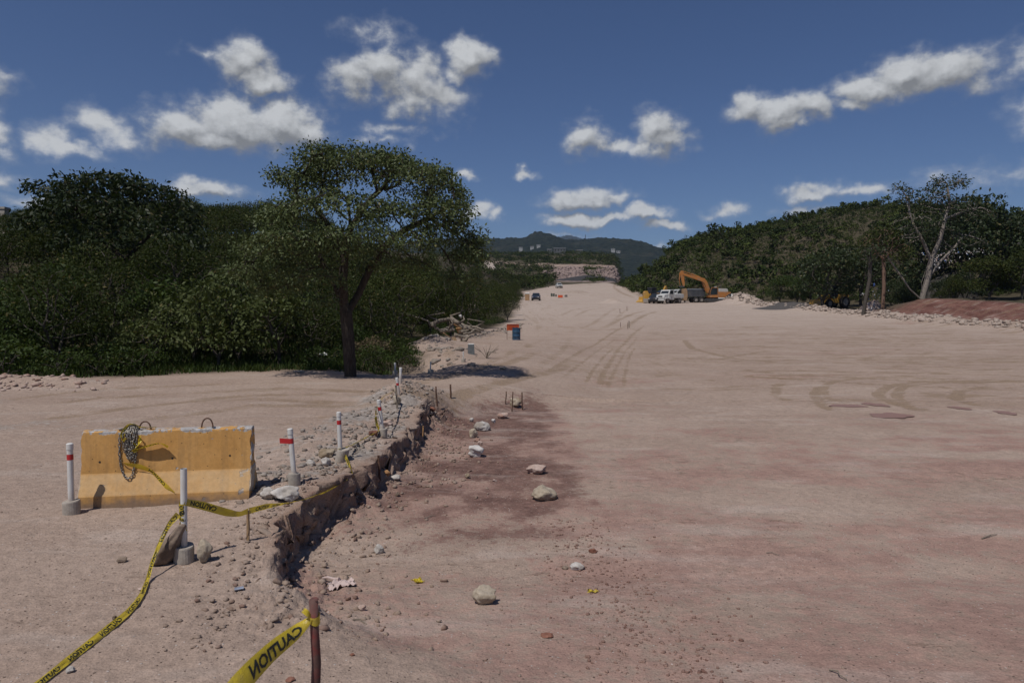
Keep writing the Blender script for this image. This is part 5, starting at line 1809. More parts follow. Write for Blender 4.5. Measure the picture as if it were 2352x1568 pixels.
# ------------------------------------------------------------------ white posts in concrete plugs
def post(foot, top, label, cap=True, band='wrap', base=True, name='delineator_post', pr=.030, br=.083, bh=.15, tilt_base=0.):
    """foot / top are picture points; the post stands on the ground below foot"""
    f = gnd(*foot)
    tpw = at(top[0], top[1], f.y + .02)
    H = tpw.z - f.z
    o = empty(name, (f.x, f.y + br * .5, f.z - .012))
    tag(o, label, 'post', 'white posts in concrete plugs')
    tx = tpw.x - f.x
    base_t = Vector((0, 0, bh * .55 if base else -.05)); topv = Vector((tx, 0, H))
    ax = (topv - base_t).normalized()
    mbp = MB()
    mbp.cyl(base_t, topv, pr, n=20, caps=cap)
    if not cap:
        mbp.cyl(topv, base_t + ax * .05, pr * .86, n=20, caps=False)
        mbp.add([], [])
    mbp.build('pipe', M_PVC, o, smooth=False)
    if cap:
        c0 = topv - ax * .055; c1 = topv + ax * .004
        m_ = MB(); m_.cyl(c0, c1, pr * 1.13, n=20); m_.cyl(c1, c1 + ax * .008, pr * 1.13, pr * .75, n=20)
        m_.build('cap', M_PVC, o)
    if band:
        b0 = topv - ax * .165; b1 = topv - ax * .105
        m_ = MB(); m_.cyl(b0, b1, pr * 1.035, n=20, caps=False)
        if band == 'flag':
            q0, q1 = b0 + Vector((-.125, -pr * .8, .004)), b1 + Vector((-.125, -pr * .8, .006))
            m_.add([q0, b0 + Vector((0, -pr * 1.04, 0)), b1 + Vector((0, -pr * 1.04, 0)), q1], [(0, 1, 2, 3)])
        m_.build('reflective_band', M_RED, o)
    if base:
        m_ = MB()
        rb_ = [(br * .96, 0), (br, .012), (br, bh - .012), (br * .95, bh), (br * .45, bh - .004)]
        n_ = 24
        vs_ = []
        for r_, z_ in rb_:
            for k in range(n_):
                a = 2 * math.pi * k / n_
                j = .003 * math.sin(3 * a + foot[0])
                vs_.append((math.cos(a) * (r_ + j) + tilt_base * z_, math.sin(a) * (r_ + j), z_ + (.006 * math.cos(a + foot[1]) if z_ > .1 else 0)))
        fs_ = []
        for q in range(len(rb_) - 1):
            for k in range(n_):
                fs_.append((q * n_ + k, q * n_ + (k + 1) % n_, (q + 1) * n_ + (k + 1) % n_, (q + 1) * n_ + k))
        fs_.append(tuple(range((len(rb_) - 1) * n_, len(rb_) * n_)))
        m_.add(vs_, fs_).build('base', M_CONC, o)
    return o


post((159, 1181), (157, 1018), 'white pipe post with red band at the left end of the yellow barrier')
P2 = post((418, 1292), (419, 1074), 'open-topped white pipe post wrapped in yellow tape before the barrier', cap=False, band=None, pr=.027)
post((674, 1114), (665, 984), 'white post with a red strip sticking out to the left', band='flag', br=.07)
post((780, 1060), (777, 946), 'white capped post standing among the rubble, tape tied at its foot', br=.085, bh=.18, tilt_base=.25)
post((878, 1003), (869, 918), 'white capped post leaning left beside the rounded pink rock', br=.078)
post((916, 905), (911, 867), 'white post with red band behind the gravel heap', base=False)
post((919, 882), (920, 844), 'tall white post just beyond the gravel heap', band=None, base=False)
post((907, 861), (907, 833), 'white post at the shaded road edge, left of two', band=None)
post((988, 858), (989, 830), 'thin white post at the road edge below the dirt mound', band=None, pr=.022)
post((1064, 832), (1064, 807), 'farthest thin white post below the grey concrete block', band=None, pr=.024)

# tape wound round the open post
f2 = P2.location
ring_o = empty('caution_tape', f2)
tag(ring_o, 'yellow caution tape wound round the open-topped white post', 'tape')
for k, (z_, w_) in enumerate(((.50, .05), (.435, .062), (.375, .03), (.315, .062))):
    m_ = MB()
    n_ = 28
    vs_, fs_ = [], []
    for k2 in range(n_):
        a = 2 * math.pi * k2 / n_
        rr = .0295 + .002 * math.sin(5 * a + k)
        dz = .012 * math.sin(a + k * 2)
        vs_ += [(rr * math.cos(a), rr * math.sin(a), z_ + dz - w_ / 2), (rr * math.cos(a), rr * math.sin(a), z_ + dz + w_ / 2)]
    for k2 in range(n_):
        b = (k2 + 1) % n_
        fs_.append((2 * k2, 2 * b, 2 * b + 1, 2 * k2 + 1))
    wr_o = m_.add(vs_, fs_).build('tape_wrap', M_TAPE, ring_o, smooth=True)
    if k in (0, 1, 2):
        tv, tf = text_mesh('CAUTION')
        hgt = w_ * .6
        a = -2.2 + tv[:, 0] * hgt / .73 / .03
        lv = np.stack([.0318 * np.cos(a), .0318 * np.sin(a), z_ + .012 * np.sin(a + k * 2) + (tv[:, 1] / .73 - .5) * hgt], 1)
        tag(link('lettering', mesh_np('lettering', lv, tf), M_INK, wr_o), kind='stuff')

y2 = f2.y
# from the post down to the ground and away to lower left
pts = [at(410, 1180, y2 - .03), at(384, 1212, y2 - .10), at(352, 1285, y2 - .28), gnd(341, 1335, .04)]
for (px, py) in ((334, 1352), (322, 1378), (295, 1412), (250, 1450), (200, 1490), (150, 1530), (110, 1562), (60, 1600)):
    p = gnd(px, py, .026); pts.append(p)
ribbon('caution_tape', pts, .062, [.2, .5, 1.0, 1.1, 1.25, 1.1, 1.0, .85, .9, .8, 1.0, .9], 'yellow caution tape running from the taped post over the ground to lower left', seed=21, wr=.008, narrow=[.9, .55, .45, .45, .5, .6, .7, .8, .75, .7, .6, .6])
# from the post to the wooden stake, over the bank and on to the far posts
S2f = gnd(570, 1241)
pts = [at(424, 1152, y2 - .02), at(470, 1162, y2 + .14), at(520, 1176, y2 + .30), at(548, 1180, S2f.y - .1), at(570, 1173, S2f.y - .012)]
ribbon('caution_tape', pts, .07, [-.15, -.1, .0, .5, .1], 'yellow caution tape between the taped post and the small wooden stake', seed=22, wr=.004, flip=True, narrow=[.8, 1, .95, .8, .8], t0=.06, gap=.5)
pts = [at(571, 1173, S2f.y - .012), at(610, 1163, S2f.y + .25), at(650, 1157, 6.95), at(700, 1146, 7.5), at(750, 1128, 8.0), at(790, 1106, 8.45), at(809, 1090, 8.75)]
ribbon('caution_tape', pts, .065, [.1, .3, 1.0, 1.2, .7, .9, 1.2], 'yellow caution tape hanging along the lip of the cut bank', seed=23, wr=.004, narrow=[.9, .9, .7, .55, .6, .5, .4], t0=.1)
p4 = gnd(780, 1060)
pts = [at(809, 1088, 8.75), at(801, 1065, 9.1), at(790, 1043, 9.45), at(778, 1028, p4.y + .02)]
ribbon('caution_tape', pts, .06, [.3, .2, .4, .2], 'yellow caution tape climbing from the bank lip to the rubble post', seed=24, wr=.005, narrow=[.5, .9, .9, .6])
p5 = gnd(878, 1003)
pts = [at(780, 1030, p4.y), at(800, 1025, p4.y + .35), at(830, 1010, p4.y + 1.), at(855, 997, p5.y - .3), at(872, 988, p5.y)]
ribbon('caution_tape', pts, .055, [1.2, .8, 1.2, .8, 1.2], 'yellow caution tape between the rubble post and the post beside the pink rock', seed=25, wr=.008, narrow=[.6, .7, .6, .8, .5])
pts = [at(872, 988, p5.y - .02), at(866, 975, p5.y - .02), at(863, 955, p5.y - .03), at(866, 935, p5.y), at(880, 912, p5.y + 1.0), at(895, 903, p5.y + 2.2), at(909, 896, p5.y + 3.0)]
ribbon('caution_tape', pts, .05, [.2, .1, .3, .5, 1.2, 1.2, 1.0], 'yellow caution tape loose beside the leaning capped post', seed=26, wr=.005, narrow=[.6, .8, 1, .5, .4, .7, .6])

# ------------------------------------------------------------------ stakes
def stake(px0, py0, px1, py1, r, mat, label, name, square=False, Y=None, tilt=0., group=None):
    f = gnd(px1, py1) if Y is None else at(px1, py1, Y)
    t = at(px0, py0, f.y)
    o = empty(name, f); tag(o, label, 'stake', group)
    a, b = Vector((0, 0, -.06)), t - f
    m_ = MB()
    if square:
        pts = []
        for k in range(5):
            pts.append(a.lerp(b, k / 4) + Vector((random.uniform(-1, 1), random.uniform(-1, 1), 0)) * r * .15)
        m_.tube(pts, [r * random.uniform(.92, 1.05) for _ in pts], 4)
        m_.build('shaft', mat, o)
    else:
        pts = [a.lerp(b, k / 5) + Vector((random.uniform(-1, 1) * r * .35, 0, 0)) for k in range(6)]
        m_.tube(pts, r, 8).build('shaft', mat, o, smooth=True)
    m_ = MB().cyl(b - Vector((0, 0, .004)), b + Vector((0, 0, .006)), r * 1.12, r * .9, n=8)
    m_.build('head', mat, o)
    return o


M_STK = simple_mat('painted_stake', (.115, .060, .050), .8, var=.35, scale=9, dirt=(.24, .03, .028), dirtk=.95)
# foreground stake with red paint
sy1 = 2.72
top = at(722, 1376, sy1); sxw = top.x
gzs = gz(sxw, sy1)
so = empty('painted_stake', (sxw, sy1, gzs)); tag(so, 'thick brown stake with worn red paint in the near foreground', 'stake')
H1 = top.z - gzs
pts = [(0.004 * math.sin(k * 2.), .003 * math.cos(k * 1.7), -.15 + (H1 + .15) * k / 9) for k in range(10)]
MB().tube(pts, [.0185 + .0012 * math.sin(k * 1.3) for k in range(10)], 14).build('shaft', M_STK, so, smooth=True)
MB().cyl((0, 0, H1 - .001), (0, 0, H1 + .005), .0185, .014, n=14).build('head', M_STK, so)
MB().tube([(.0195 * math.cos(a), .0195 * math.sin(a), H1 - .115 + .004 * math.sin(a)) for a in np.linspace(0, 2 * math.pi, 20)], .0012, 5)
m_ = MB(); n_ = 24; vs_ = []; fs_ = []
for k in range(n_):
    a = 2 * math.pi * k / n_
    vs_ += [(.0212 * math.cos(a), .0212 * math.sin(a), H1 - .100 + .004 * math.sin(a * 2)), (.0212 * math.cos(a), .0212 * math.sin(a), H1 - .064 + .005 * math.sin(a))]
for k in range(n_): fs_.append((2 * k, 2 * ((k + 1) % n_), 2 * ((k + 1) % n_) + 1, 2 * k + 1))
ft = empty('caution_tape', (sxw, sy1, gzs)); tag(ft, 'yellow caution tape tied to the painted stake, sweeping to the bottom edge', 'tape')
m_.add(vs_, fs_).build('tape_wrap', M_TAPE, ft, smooth=True)
lo = Vector((sxw, sy1, gzs))
pts = [at(713, 1418, sy1 - .02) - lo, at(700, 1432, sy1 - .03) - lo, at(675, 1455, sy1 - .08) - lo, at(632, 1490, sy1 - .18) - lo, at(585, 1535, sy1 - .30) - lo, at(545, 1580, sy1 - .40) - lo, at(500, 1640, sy1 - .50) - lo]
ribbon('tape_tail', pts, .078, [.9, .8, .5, .25, .35, .5, .6], '', parent=ft, seed=31, wr=.0035, mirror=False, flip=False, narrow=[.25, .5, .75, .95, 1.05, 1.05, 1.0], t0=.05, gap=.28, as_part=True, text='CAUTION', curl=.004)
pts = [at(714, 1420, sy1 - .02) - lo, at(706, 1408, sy1 - .03) - lo, at(696, 1400, sy1 - .03) - lo]
ribbon('tape_end', pts, .022, [.3, .6, .9], '', parent=ft, seed=32, wr=.003, as_part=True, t0=9)

stake(570, 1172, 570, 1241, .016, M_WOOD, 'small square wooden stake carrying the tape at the bank corner', 'wooden_stake', True)
stake(909, 885, 913, 938, .024, M_WOODG, 'grey weathered wooden stake beside the gravel heap', 'wooden_stake', True)
stake(869, 1046, 872, 1090, .02, M_RUST, 'rusty stake standing against the face of the cut bank', 'wooden_stake', True)
stake(972, 979, 970, 1008, .014, M_WOODO, 'thin orange-brown stake at the far end of the cut bank', 'wooden_stake', True)
stake(1001, 888, 1006, 941, .019, M_RUST, 'tall leaning rusty rebar stake at the left edge of the maroon strip', 'rebar_stake')
stake(1034, 883, 1036, 912, .022, M_RUST, 'short rusty stake at the far left corner of the maroon strip', 'rebar_stake')
stake(1163, 899, 1161, 928, .014, M_RUST, 'rusty rebar stake, leftmost of three round the tan boulder', 'rebar_stake')
stake(1178, 900, 1176, 945, .014, M_RUST, 'rusty rebar stake in front of the tan boulder, middle of three', 'rebar_stake')
stake(1199, 901, 1200, 941, .017, M_RUST, 'rusty rebar stake right of the tan boulder', 'rebar_stake')
stake(1444.6, 737, 1445, 753, .055, M_WOODG, 'short grey marker stake out in the middle of the graded road', 'wooden_stake', True)
stake(1442, 741, 1441.5, 755, .025, M_RUST, 'thin rod touching the grey marker stake on the road', 'rebar_stake')
stake(1425, 740, 1425, 751, .022, M_RUST, 'thin rod left of the grey marker stake on the road', 'rebar_stake')
stake(1424, 709, 1424, 719, .03, M_RUST, 'thin far rod on the road, left of two beyond the marker stake', 'rebar_stake')
stake(1440, 703, 1440, 714, .03, M_RUST, 'thin far rod on the road, right of two beyond the marker stake', 'rebar_stake')
# ------------------------------------------------------------------ log pile and verge things
def z4(zx, zy):
    return (1000 + zx / 10.69) * .91875, (760 + zy / 10.69) * .91875


LOGS = [  # ends in the close-up, distance, radius, kind, label
    (180, 265, 800, 470, 44.5, .075, 'log', 'long thin pale pole sticking out of the wood pile to the left'),
    (780, 525, 1310, 400, 44.8, .16, 'log', 'thick grey trunk lying on top of the wood pile'),
    (830, 550, 1060, 700, 44.0, .12, 'log', 'short grey limb hanging below the long thin pole'),
    (1080, 740, 1420, 620, 43.6, .17, 'log', 'stubby grey log at the left of the wood pile'),
    (1130, 720, 1450, 685, 43.2, .13, 'log', 'second stubby grey log under the first at the left of the pile'),
    (1320, 370, 1570, 520, 45.0, .20, 'log', 'gnarled root stump at the crest of the wood pile'),
    (1400, 420, 1680, 640, 45.3, .17, 'log', 'dark trunk leaning down from the crest of the wood pile'),
    (1640, 545, 2230, 690, 46.5, .13, 'log', 'long dark trunk reaching right from the wood pile'),
    (1680, 620, 2150, 720, 46.0, .11, 'log', 'second dark trunk under the long one on the right'),
    (1650, 745, 1835, 690, 44.0, .09, 'log', 'short pale branch in the middle of the wood pile'),
    (1830, 815, 1980, 690, 44.4, .09, 'log', 'pale branch tilted up at the right of the wood pile'),
    (1690, 795, 1880, 760, 43.6, .08, 'log', 'thin pale branch lying flat in the wood pile'),
    (1440, 830, 1800, 900, 42.8, .11, 'log', 'pale straight log low in the wood pile'),
    (1340, 1235, 1900, 860, 41.0, .13, 'log', 'long brown log slanting down the dirt mound'),
    (1480, 1235, 1520, 1120, 40.6, .06, 'log', 'short dark stick at the foot of the dirt mound'),
    (1420, 520, 1630, 660, 44.2, .11, 'plank', 'orange plank crossing the crest of the wood pile'),
    (1540, 640, 1600, 770, 43.9, .12, 'plank', 'upright orange board in the middle of the wood pile'),
    (1160, 765, 1390, 930, 42.0, .06, 'plank', 'pale narrow plank slanting down left of the pile'),
    (1390, 920, 1270, 1270, 40.4, .06, 'plank', 'pale narrow plank lying down the dirt mound'),
    (1400, 990, 1500, 1070, 41.0, .07, 'plank', 'dark brown board end on the dirt mound'),
    (1430, 880, 1520, 1040, 41.6, .13, 'plank', 'wide tan board on the dirt mound'),
]
for k, (a, b, c, d, Y, r_, kind, lab) in enumerate(LOGS):
    p0, p1 = at(*z4(a, b), Y), at(*z4(c, d), Y - .3 + .6 * random.random())
    g_ = np.random.default_rng(300 + k)
    mid_ = (p0 + p1) / 2
    if kind == 'log':
        pts = [p0.lerp(p1, t) - mid_ + Vector(g_.normal(size=3)) * (p1 - p0).length * .022 for t in np.linspace(0, 1, 8)]
        rs = [r_ * (1 - .35 * t) * g_.uniform(.85, 1.15) for t in np.linspace(0, 1, 8)]
        m_ = MB().tube(pts, rs, 9)
        e_ = empty('log', mid_); tag(e_, lab, 'log', 'wood dumped on the verge')
        m_.build('stem', M_WOODG, e_, smooth=True)
        if r_ > .1:
            q = pts[4]; m2 = MB()
            m2.tube([q, q + Vector((g_.normal() * .3, g_.normal() * .2, .35)), q + Vector((g_.normal() * .5, g_.normal() * .3, .55))], [r_ * .5, r_ * .35, r_ * .2], 7)
            m2.build('branch_stub', M_WOODG, e_, smooth=True)
    else:
        dv = (p1 - p0); L_ = dv.length
        m_ = MB().box((0, 0, 0), (L_, r_ * 2.2, .05)); m_.box((0, 0, .0), (.02, r_ * 2.21, .052))
        o = m_.build('plank', M_WOODO if 'orange' in lab else (M_WOODG if 'dark' in lab else M_WOOD), bevel=.004)
        o.location = mid_; o.rotation_euler = dv.to_track_quat('X', 'Z').to_euler()
        tag(o, lab, 'plank', 'wood dumped on the verge')
# twiggy second heap farther up
for k in range(7):
    p0, p1 = at(1072 + random.uniform(0, 10), 712 + random.uniform(-12, 6), 62), at(1090 + random.uniform(-6, 12), 715 + random.uniform(-20, 6), 62.4)
    pts = [p0.lerp(p1, t) + Vector((0, 0, .2 * math.sin(t * 3 + k))) for t in np.linspace(0, 1, 5)]
    o = MB().tube([p - pts[2] for p in pts], [.10, .11, .09, .07, .05], 7).build('branch', M_WOODG, smooth=True)
    o.location = pts[2]
    tag(o, 'weathered grey branch in the small heap on the bare bank', 'branch', 'branches heaped on the bare bank')

# grey concrete block with pale top
zb = gnd(1082, 813)
cb = empty('concrete_block', (zb.x, zb.y, zb.z - .05), R(12)); cb.scale = [15.5 * zb.y / 1568. / .66] * 3; tag(cb, 'upright grey concrete block with white top on the verge', 'block')
MB().box((0, 0, .52), (.62, .7, 1.12), taper=.86).build('body', simple_mat('block_grey', (.13, .14, .145), .9, var=.2, scale=7, bump=.01), cb, bevel=.02)
MB().box((0, 0, 1.10), (.54, .61, .06)).build('top', simple_mat('block_white', (.62, .62, .60), .85, var=.1), cb, bevel=.015)
g = gnd(1118, 823)
m_ = MB()
for k in range(26):
    a = random.uniform(0, 6.28); m_.tube([(0, 0, 0), (math.cos(a) * .2, math.sin(a) * .2, .25), (math.cos(a) * .5, math.sin(a) * .4, random.uniform(.2, .6))], [.012, .01, .006], 4)
o = m_.build('dry_weed', M_WOODG); o.location = g; tag(o, 'dry twiggy weed beside the concrete block', 'weed')
g = gnd(1240, 873)
# blue drum
g = gnd(1186, 781)
dr = empty('drum', (g.x, g.y + .28, g.z - .02)); tag(dr, 'dark blue steel drum standing below the orange sign', 'drum')
Mb = simple_mat('drum_blue', (.022, .062, .115), .5, var=.2, scale=4, dirt=(.16, .13, .11), dirtk=.35)
m_ = MB(); prof_d = [(.28, 0), (.292, .01), (.285, .03), (.285, .27), (.297, .285), (.285, .30), (.285, .57), (.297, .585), (.285, .60), (.285, .85), (.295, .868), (.29, .88)]
n_ = 28; vs_ = [(r_ * math.cos(2 * math.pi * k / n_), r_ * math.sin(2 * math.pi * k / n_), z_) for r_, z_ in prof_d for k in range(n_)]
fs_ = [(q * n_ + k, q * n_ + (k + 1) % n_, (q + 1) * n_ + (k + 1) % n_, (q + 1) * n_ + k) for q in range(len(prof_d) - 1) for k in range(n_)]
m_.add(vs_, fs_).build('shell', Mb, dr, smooth=True)
MB().cyl((0, 0, .855), (0, 0, .865), .284, n=28).build('lid', Mb, dr)
MB().cyl((.15, .05, .865), (.15, .05, .885), .03, n=12).build('bung', M_RIM, dr)
# orange sign on two legs, just behind the drum
s_ = g.y / 1568.
sg = empty('road_sign', at(1178, 781, g.y + .75)); tag(sg, 'orange rectangular sign on thin legs behind the blue drum', 'sign')
sw, shh = 28.5 * s_, 14.5 * s_
zb0 = (at(1178, 758.5, g.y + .75) - sg.location).z
Mo = simple_mat('sign_orange', (.52, .085, .018), .5, var=.08, scale=3, dirt=(.34, .06, .02), dirtk=.5)
MB().box((0, 0, zb0 + shh / 2), (sw, .02, shh)).build('panel', Mo, sg, bevel=.004)
for sxn in (-1, 1):
    MB().box((sxn * (sw / 2 - .02), .025, zb0 / 2), (.035, .03, zb0 + shh * 1.5)).build('leg', M_RUST, sg)
Md = simple_mat('sign_letters', (.15, .022, .012), .6)
# its worn print is only legible as a darker band over two rows of dark marks
MB().box((0, -.0115, zb0 + shh * .84), (sw * .97, .003, shh * .24)).build('dark_band', simple_mat('sign_band', (.20, .032, .014), .6), sg)
for row in range(2):
    x = -sw * .42
    while x < sw * .40:
        w_ = random.uniform(.03, .06)
        MB().box((x + w_ / 2, -.0118, zb0 + shh * (.50 - .30 * row)), (w_, .0036, shh * .17)).build('mark', Md, sg)
        x += w_ + random.uniform(.02, .05)

# ------------------------------------------------------------------ vehicles
def wheel(parent, x, y, z, r, w, axis='y'):
    e = empty('wheel', (x, y, z)); e.parent = parent
    n_ = 24; prof_w = [(r * .60, -w / 2), (r * .93, -w / 2), (r, -w * .36), (r, w * .36), (r * .93, w / 2), (r * .60, w / 2)]
    vs_ = [(rr * math.cos(2 * math.pi * k / n_), yy_, rr * math.sin(2 * math.pi * k / n_)) for rr, yy_ in prof_w for k in range(n_)]
    fs_ = [(q * n_ + k, q * n_ + (k + 1) % n_, (q + 1) * n_ + (k + 1) % n_, (q + 1) * n_ + k) for q in range(len(prof_w) - 1) for k in range(n_)]
    MB().add(vs_, fs_).build('tyre', M_TYRE, e)
    m_ = MB().cyl((0, -w * .38, 0), (0, w * .38, 0), r * .61, n=20)
    m_.cyl((0, -w * .46, 0), (0, w * .46, 0), r * .2, n=10)
    m_.build('rim', M_RIM, e)
    return e


def paint(name, col, rough=.35, dirtk=.35):
    return simple_mat(name, col, rough, var=.06, scale=2.5, dirt=(.24, .19, .15), dirtk=dirtk, spec=.5)


def loft(m_, secs):
    """secs: list of closed cross-sections with equal point counts"""
    n_ = len(secs[0]); vs_ = [p for s in secs for p in s]
    fs_ = [(q * n_ + k, q * n_ + (k + 1) % n_, (q + 1) * n_ + (k + 1) % n_, (q + 1) * n_ + k) for q in range(len(secs) - 1) for k in range(n_)]
    fs_ += [tuple(reversed(range(n_))), tuple(range((len(secs) - 1) * n_, len(secs) * n_))]
    return m_.add(vs_, fs_)


def suv(loc, rz, body, label, name='suv', cat='car', k=1.0):
    e = empty(name, loc, rz); tag(e, label, cat)
    e.scale = (k, k, k)
    # x forward, y left, z up; length 4.5
    m_ = MB()
    def sec(x, hw, zb_, zt, ins):
        return [(x, -hw + ins, zb_), (x, -hw, zb_ + .18), (x, -hw, zt - .12), (x, -hw + .07, zt), (x, hw - .07, zt), (x, hw, zt - .12), (x, hw, zb_ + .18), (x, hw - ins, zb_)]
    loft(m_, [sec(-2.25, .80, .42, .95, .12), sec(-2.1, .88, .32, 1.05, .06), sec(-1.0, .91, .28, 1.08, .05), sec(.6, .91, .28, 1.08, .05), sec(1.0, .90, .28, 1.06, .05), sec(1.9, .87, .30, .96, .06), sec(2.2, .78, .38, .82, .14)])
    m_.build('body', body, e, bevel=.03)
    m_ = MB()
    def gsec(x, hb, ht, zb_, zt): return [(x, -hb, zb_), (x, -ht, zt - .05), (x, -ht + .08, zt), (x, ht - .08, zt), (x, ht, zt - .05), (x, hb, zb_)]
    loft(m_, [gsec(-2.12, .82, .80, 1.02, 1.08), gsec(-1.9, .84, .68, 1.04, 1.66), gsec(.1, .86, .68, 1.04, 1.72), gsec(.35, .86, .70, 1.04, 1.62), gsec(1.12, .85, .83, 1.02, 1.08)])
    cabn = m_.build('cabin', body, e, bevel=.02)
    # windows: slightly proud dark panes
    pane = lambda pts, nm='window': MB().add(pts, [(0, 1, 2, 3)]).build(nm, M_GLASS, e)
    pane([(1.09, -.72, 1.10), (1.09, .72, 1.10), (.42, .58, 1.60), (.42, -.58, 1.60)], 'windscreen')
    pane([(-2.125, .68, 1.14), (-2.125, -.68, 1.14), (-1.945, -.58, 1.58), (-1.945, .58, 1.58)], 'rear_window')
    for s in (-1, 1):
        for (x0, x1) in ((-1.8, -.95), (-.85, -.05), (.03, .75)):
            x1t = x1 if x1 < .5 else .32
            q = lambda z_: s * (np.interp(z_, [1.04, 1.67], [.86, .68]) + .004)
            pane([(x0, q(1.12), 1.12), (x1, q(1.12), 1.12), (x1t, q(1.58), 1.58), (x0, q(1.58), 1.58)])
        MB().box((2.13, s * .62, .80), (.16, .30, .15), rot=(0, 0, -s * .3)).build('headlight', simple_mat('lamp_clear', (.55, .55, .52), .15), e, bevel=.02)
        MB().box((.78, s * .98, 1.12), (.12, .16, .13)).build('mirror', body, e, bevel=.02)
        for x in (-1.35, 1.35):
            wheel(e, x, s * .80, .35, .35, .23)
    MB().box((2.185, 0, .66), (.08, .9, .18)).build('grille', M_DARK, e)
    MB().box((2.22, 0, .46), (.14, 1.5, .14)).build('bumper', M_DARK, e, bevel=.02)
    return e


Mblue = paint('paint_darkblue', (.020, .028, .055), .3, .3)
Mwht = paint('paint_white', (.50, .50, .485), .4, .4)
Mblk = paint('paint_black', (.022, .022, .024), .35, .3)
Mora = paint('machine_orange', (.37, .145, .032), .55, .5)
Myel = paint('machine_yellow', (.48, .26, .035), .5, .5)
Mgrm = simple_mat('machine_grey', (.045, .046, .047), .6, var=.2, dirt=(.17, .14, .115), dirtk=.4)

g = gnd(1232, 690.5)
suv((g.x, g.y + 2, g.z), R(-96), Mblue, 'dark blue car driving towards the viewer on the far left of the road', k=.96)
g = gnd(1284, 661.5)
suv((g.x, g.y, g.z), R(-84), Mwht, 'white car on the far upper stretch of road', k=1.0)

# plywood booth with white roof
g = gnd(1211, 690)
s_ = g.y / 1568.
bo = empty('booth', (g.x, g.y, g.z)); tag(bo, 'narrow plywood booth with white roof beside the dark blue car', 'booth')
bw_, bh_ = 10.2 * s_, 15.5 * s_
Mply = simple_mat('plywood', (.36, .22, .12), .85, var=.15, scale=3)
MB().box((0, 0, bh_ / 2), (bw_, bw_, bh_)).build('body', Mply, bo)
MB().box((0, -bw_ / 2 - .015, bh_ * .47), (bw_ * .7, .03, bh_ * .9)).build('door', Mply, bo)
MB().box((0, 0, bh_ + .08), (bw_ * 1.12, bw_ * 1.12, .16), taper=.8).build('roof', Mwht, bo)


def water_barrier(px, py, wpx, hpx, mat, label, name):
    g = gnd(px, py); s_ = g.y / 1568.
    w, h = wpx * s_, hpx * s_
    e = empty(name, g); tag(e, label, 'barrier')
    MB().prism([(-.35, 0), (-.35, h * .25), (-.14, h * .5), (-.12, h), (.12, h), (.14, h * .5), (.35, h * .25), (.35, 0)], -w / 2, w / 2).build('body', mat, e)
    e.children[0].rotation_euler = (0, 0, R(90))
    for k in (-.25, .25):
        MB().box((k * w, -.36, h * .12), (w * .16, .05, h * .14)).build('foot_slot', M_DARK, e)
    return e


water_barrier(1287, 683.5, 10.5, 6, simple_mat('plastic_orange', (.50, .075, .02), .5, var=.1), 'orange plastic barrier block across the far road', 'plastic_barrier')


def far_drum(px, py, wpx, hpx, mat, label):
    g = gnd(px, py); s_ = g.y / 1568.
    w, h = wpx * s_ / 2, hpx * s_
    e = empty('drum', g); tag(e, label, 'drum')
    m_ = MB()
    for z0, z1 in ((0, .32), (.34, .64), (.66, .98)):
        m_.cyl((0, 0, z0 * h), (0, 0, z1 * h), w, n=16)
    m_.cyl((0, 0, .3 * h), (0, 0, .36 * h), w * 1.04, n=16); m_.cyl((0, 0, .62 * h), (0, 0, .68 * h), w * 1.04, n=16)
    m_.build('shell', mat, e)
    MB().cyl((0, 0, .98 * h), (0, 0, h), w * 1.03, n=16).build('rim', M_DARK, e)


Mgn = simple_mat('drum_green', (.075, .095, .075), .7, var=.15)
far_drum(1267, 680.5, 4.2, 7, Mgn, 'grey-green far drum, left one of the pair left of the orange block')
far_drum(1272, 680.5, 4.2, 6.5, Mgn, 'grey-green far drum, right one of the pair left of the orange block')
far_drum(1277, 681, 3, 5, M_DARK, 'small dark far drum just left of the orange block')
far_drum(1298.2, 682, 2.6, 5, Mgrm, 'dark far drum right of the orange block, left one')
far_drum(1301.8, 682, 2.6, 5, Mgrm, 'dark far drum right of the orange block, right one')

# ---- excavator (side on, boom to the left); metres taken in the machine's own side plane: u right, v up
EY = 130.
eg = at(1176 + (1640 / 7.84 + 1560) * .91875 - 1176, 700, EY)
ex_x = eg.x; ez = gz(ex_x + 1, EY) - .03
ex = empty('excavator', (ex_x, EY, ez)); tag(ex, 'orange tracked excavator with raised boom beside the parked trucks', 'excavator')


def side(m_, pts, y0, y1):
    return m_.prism(pts, y0, y1)


for s in (-1, 1):
    y0 = s * 1.25
    tr = empty('track', (0, 0, 0)); tr.parent = ex
    prof_t = [(-1.0, .38), (-.85, .12), (-.5, 0), (2.75, 0), (3.1, .12), (3.25, .4), (3.1, .68), (2.75, .8), (-.5, .8), (-.85, .66)]
    side(MB(), prof_t, y0 - .3, y0 + .3).build('track_belt', Mgrm, tr, bevel=.03)
    m_ = MB()
    for k in range(7):
        m_.cyl((-.4 + k * .5, y0 - .33, .25), (-.4 + k * .5, y0 + .33, .25), .16, n=12)
    m_.cyl((2.8, y0 - .34, .42), (2.8, y0 + .34, .42), .32, n=16); m_.cyl((-.6, y0 - .34, .42), (-.6, y0 + .34, .42), .3, n=16)
    m_.build('rollers', M_TYRE, tr)
MB().box((1.1, 0, .55), (2.2, 1.9, .5)).build('undercarriage', Mgrm, ex, bevel=.04)
MB().cyl((1.2, 0, .78), (1.2, 0, 1.0), .75, n=24).build('turntable', Mgrm, ex)
side(MB(), [(0.0, 1.0), (2.7, 1.0), (3.3, 1.05), (3.9, 1.25), (3.95, 2.0), (3.4, 2.05), (1.55, 2.05), (1.5, 1.5), (0, 1.45)], -1.35, 1.35).build('body', Mora, ex, bevel=.05)
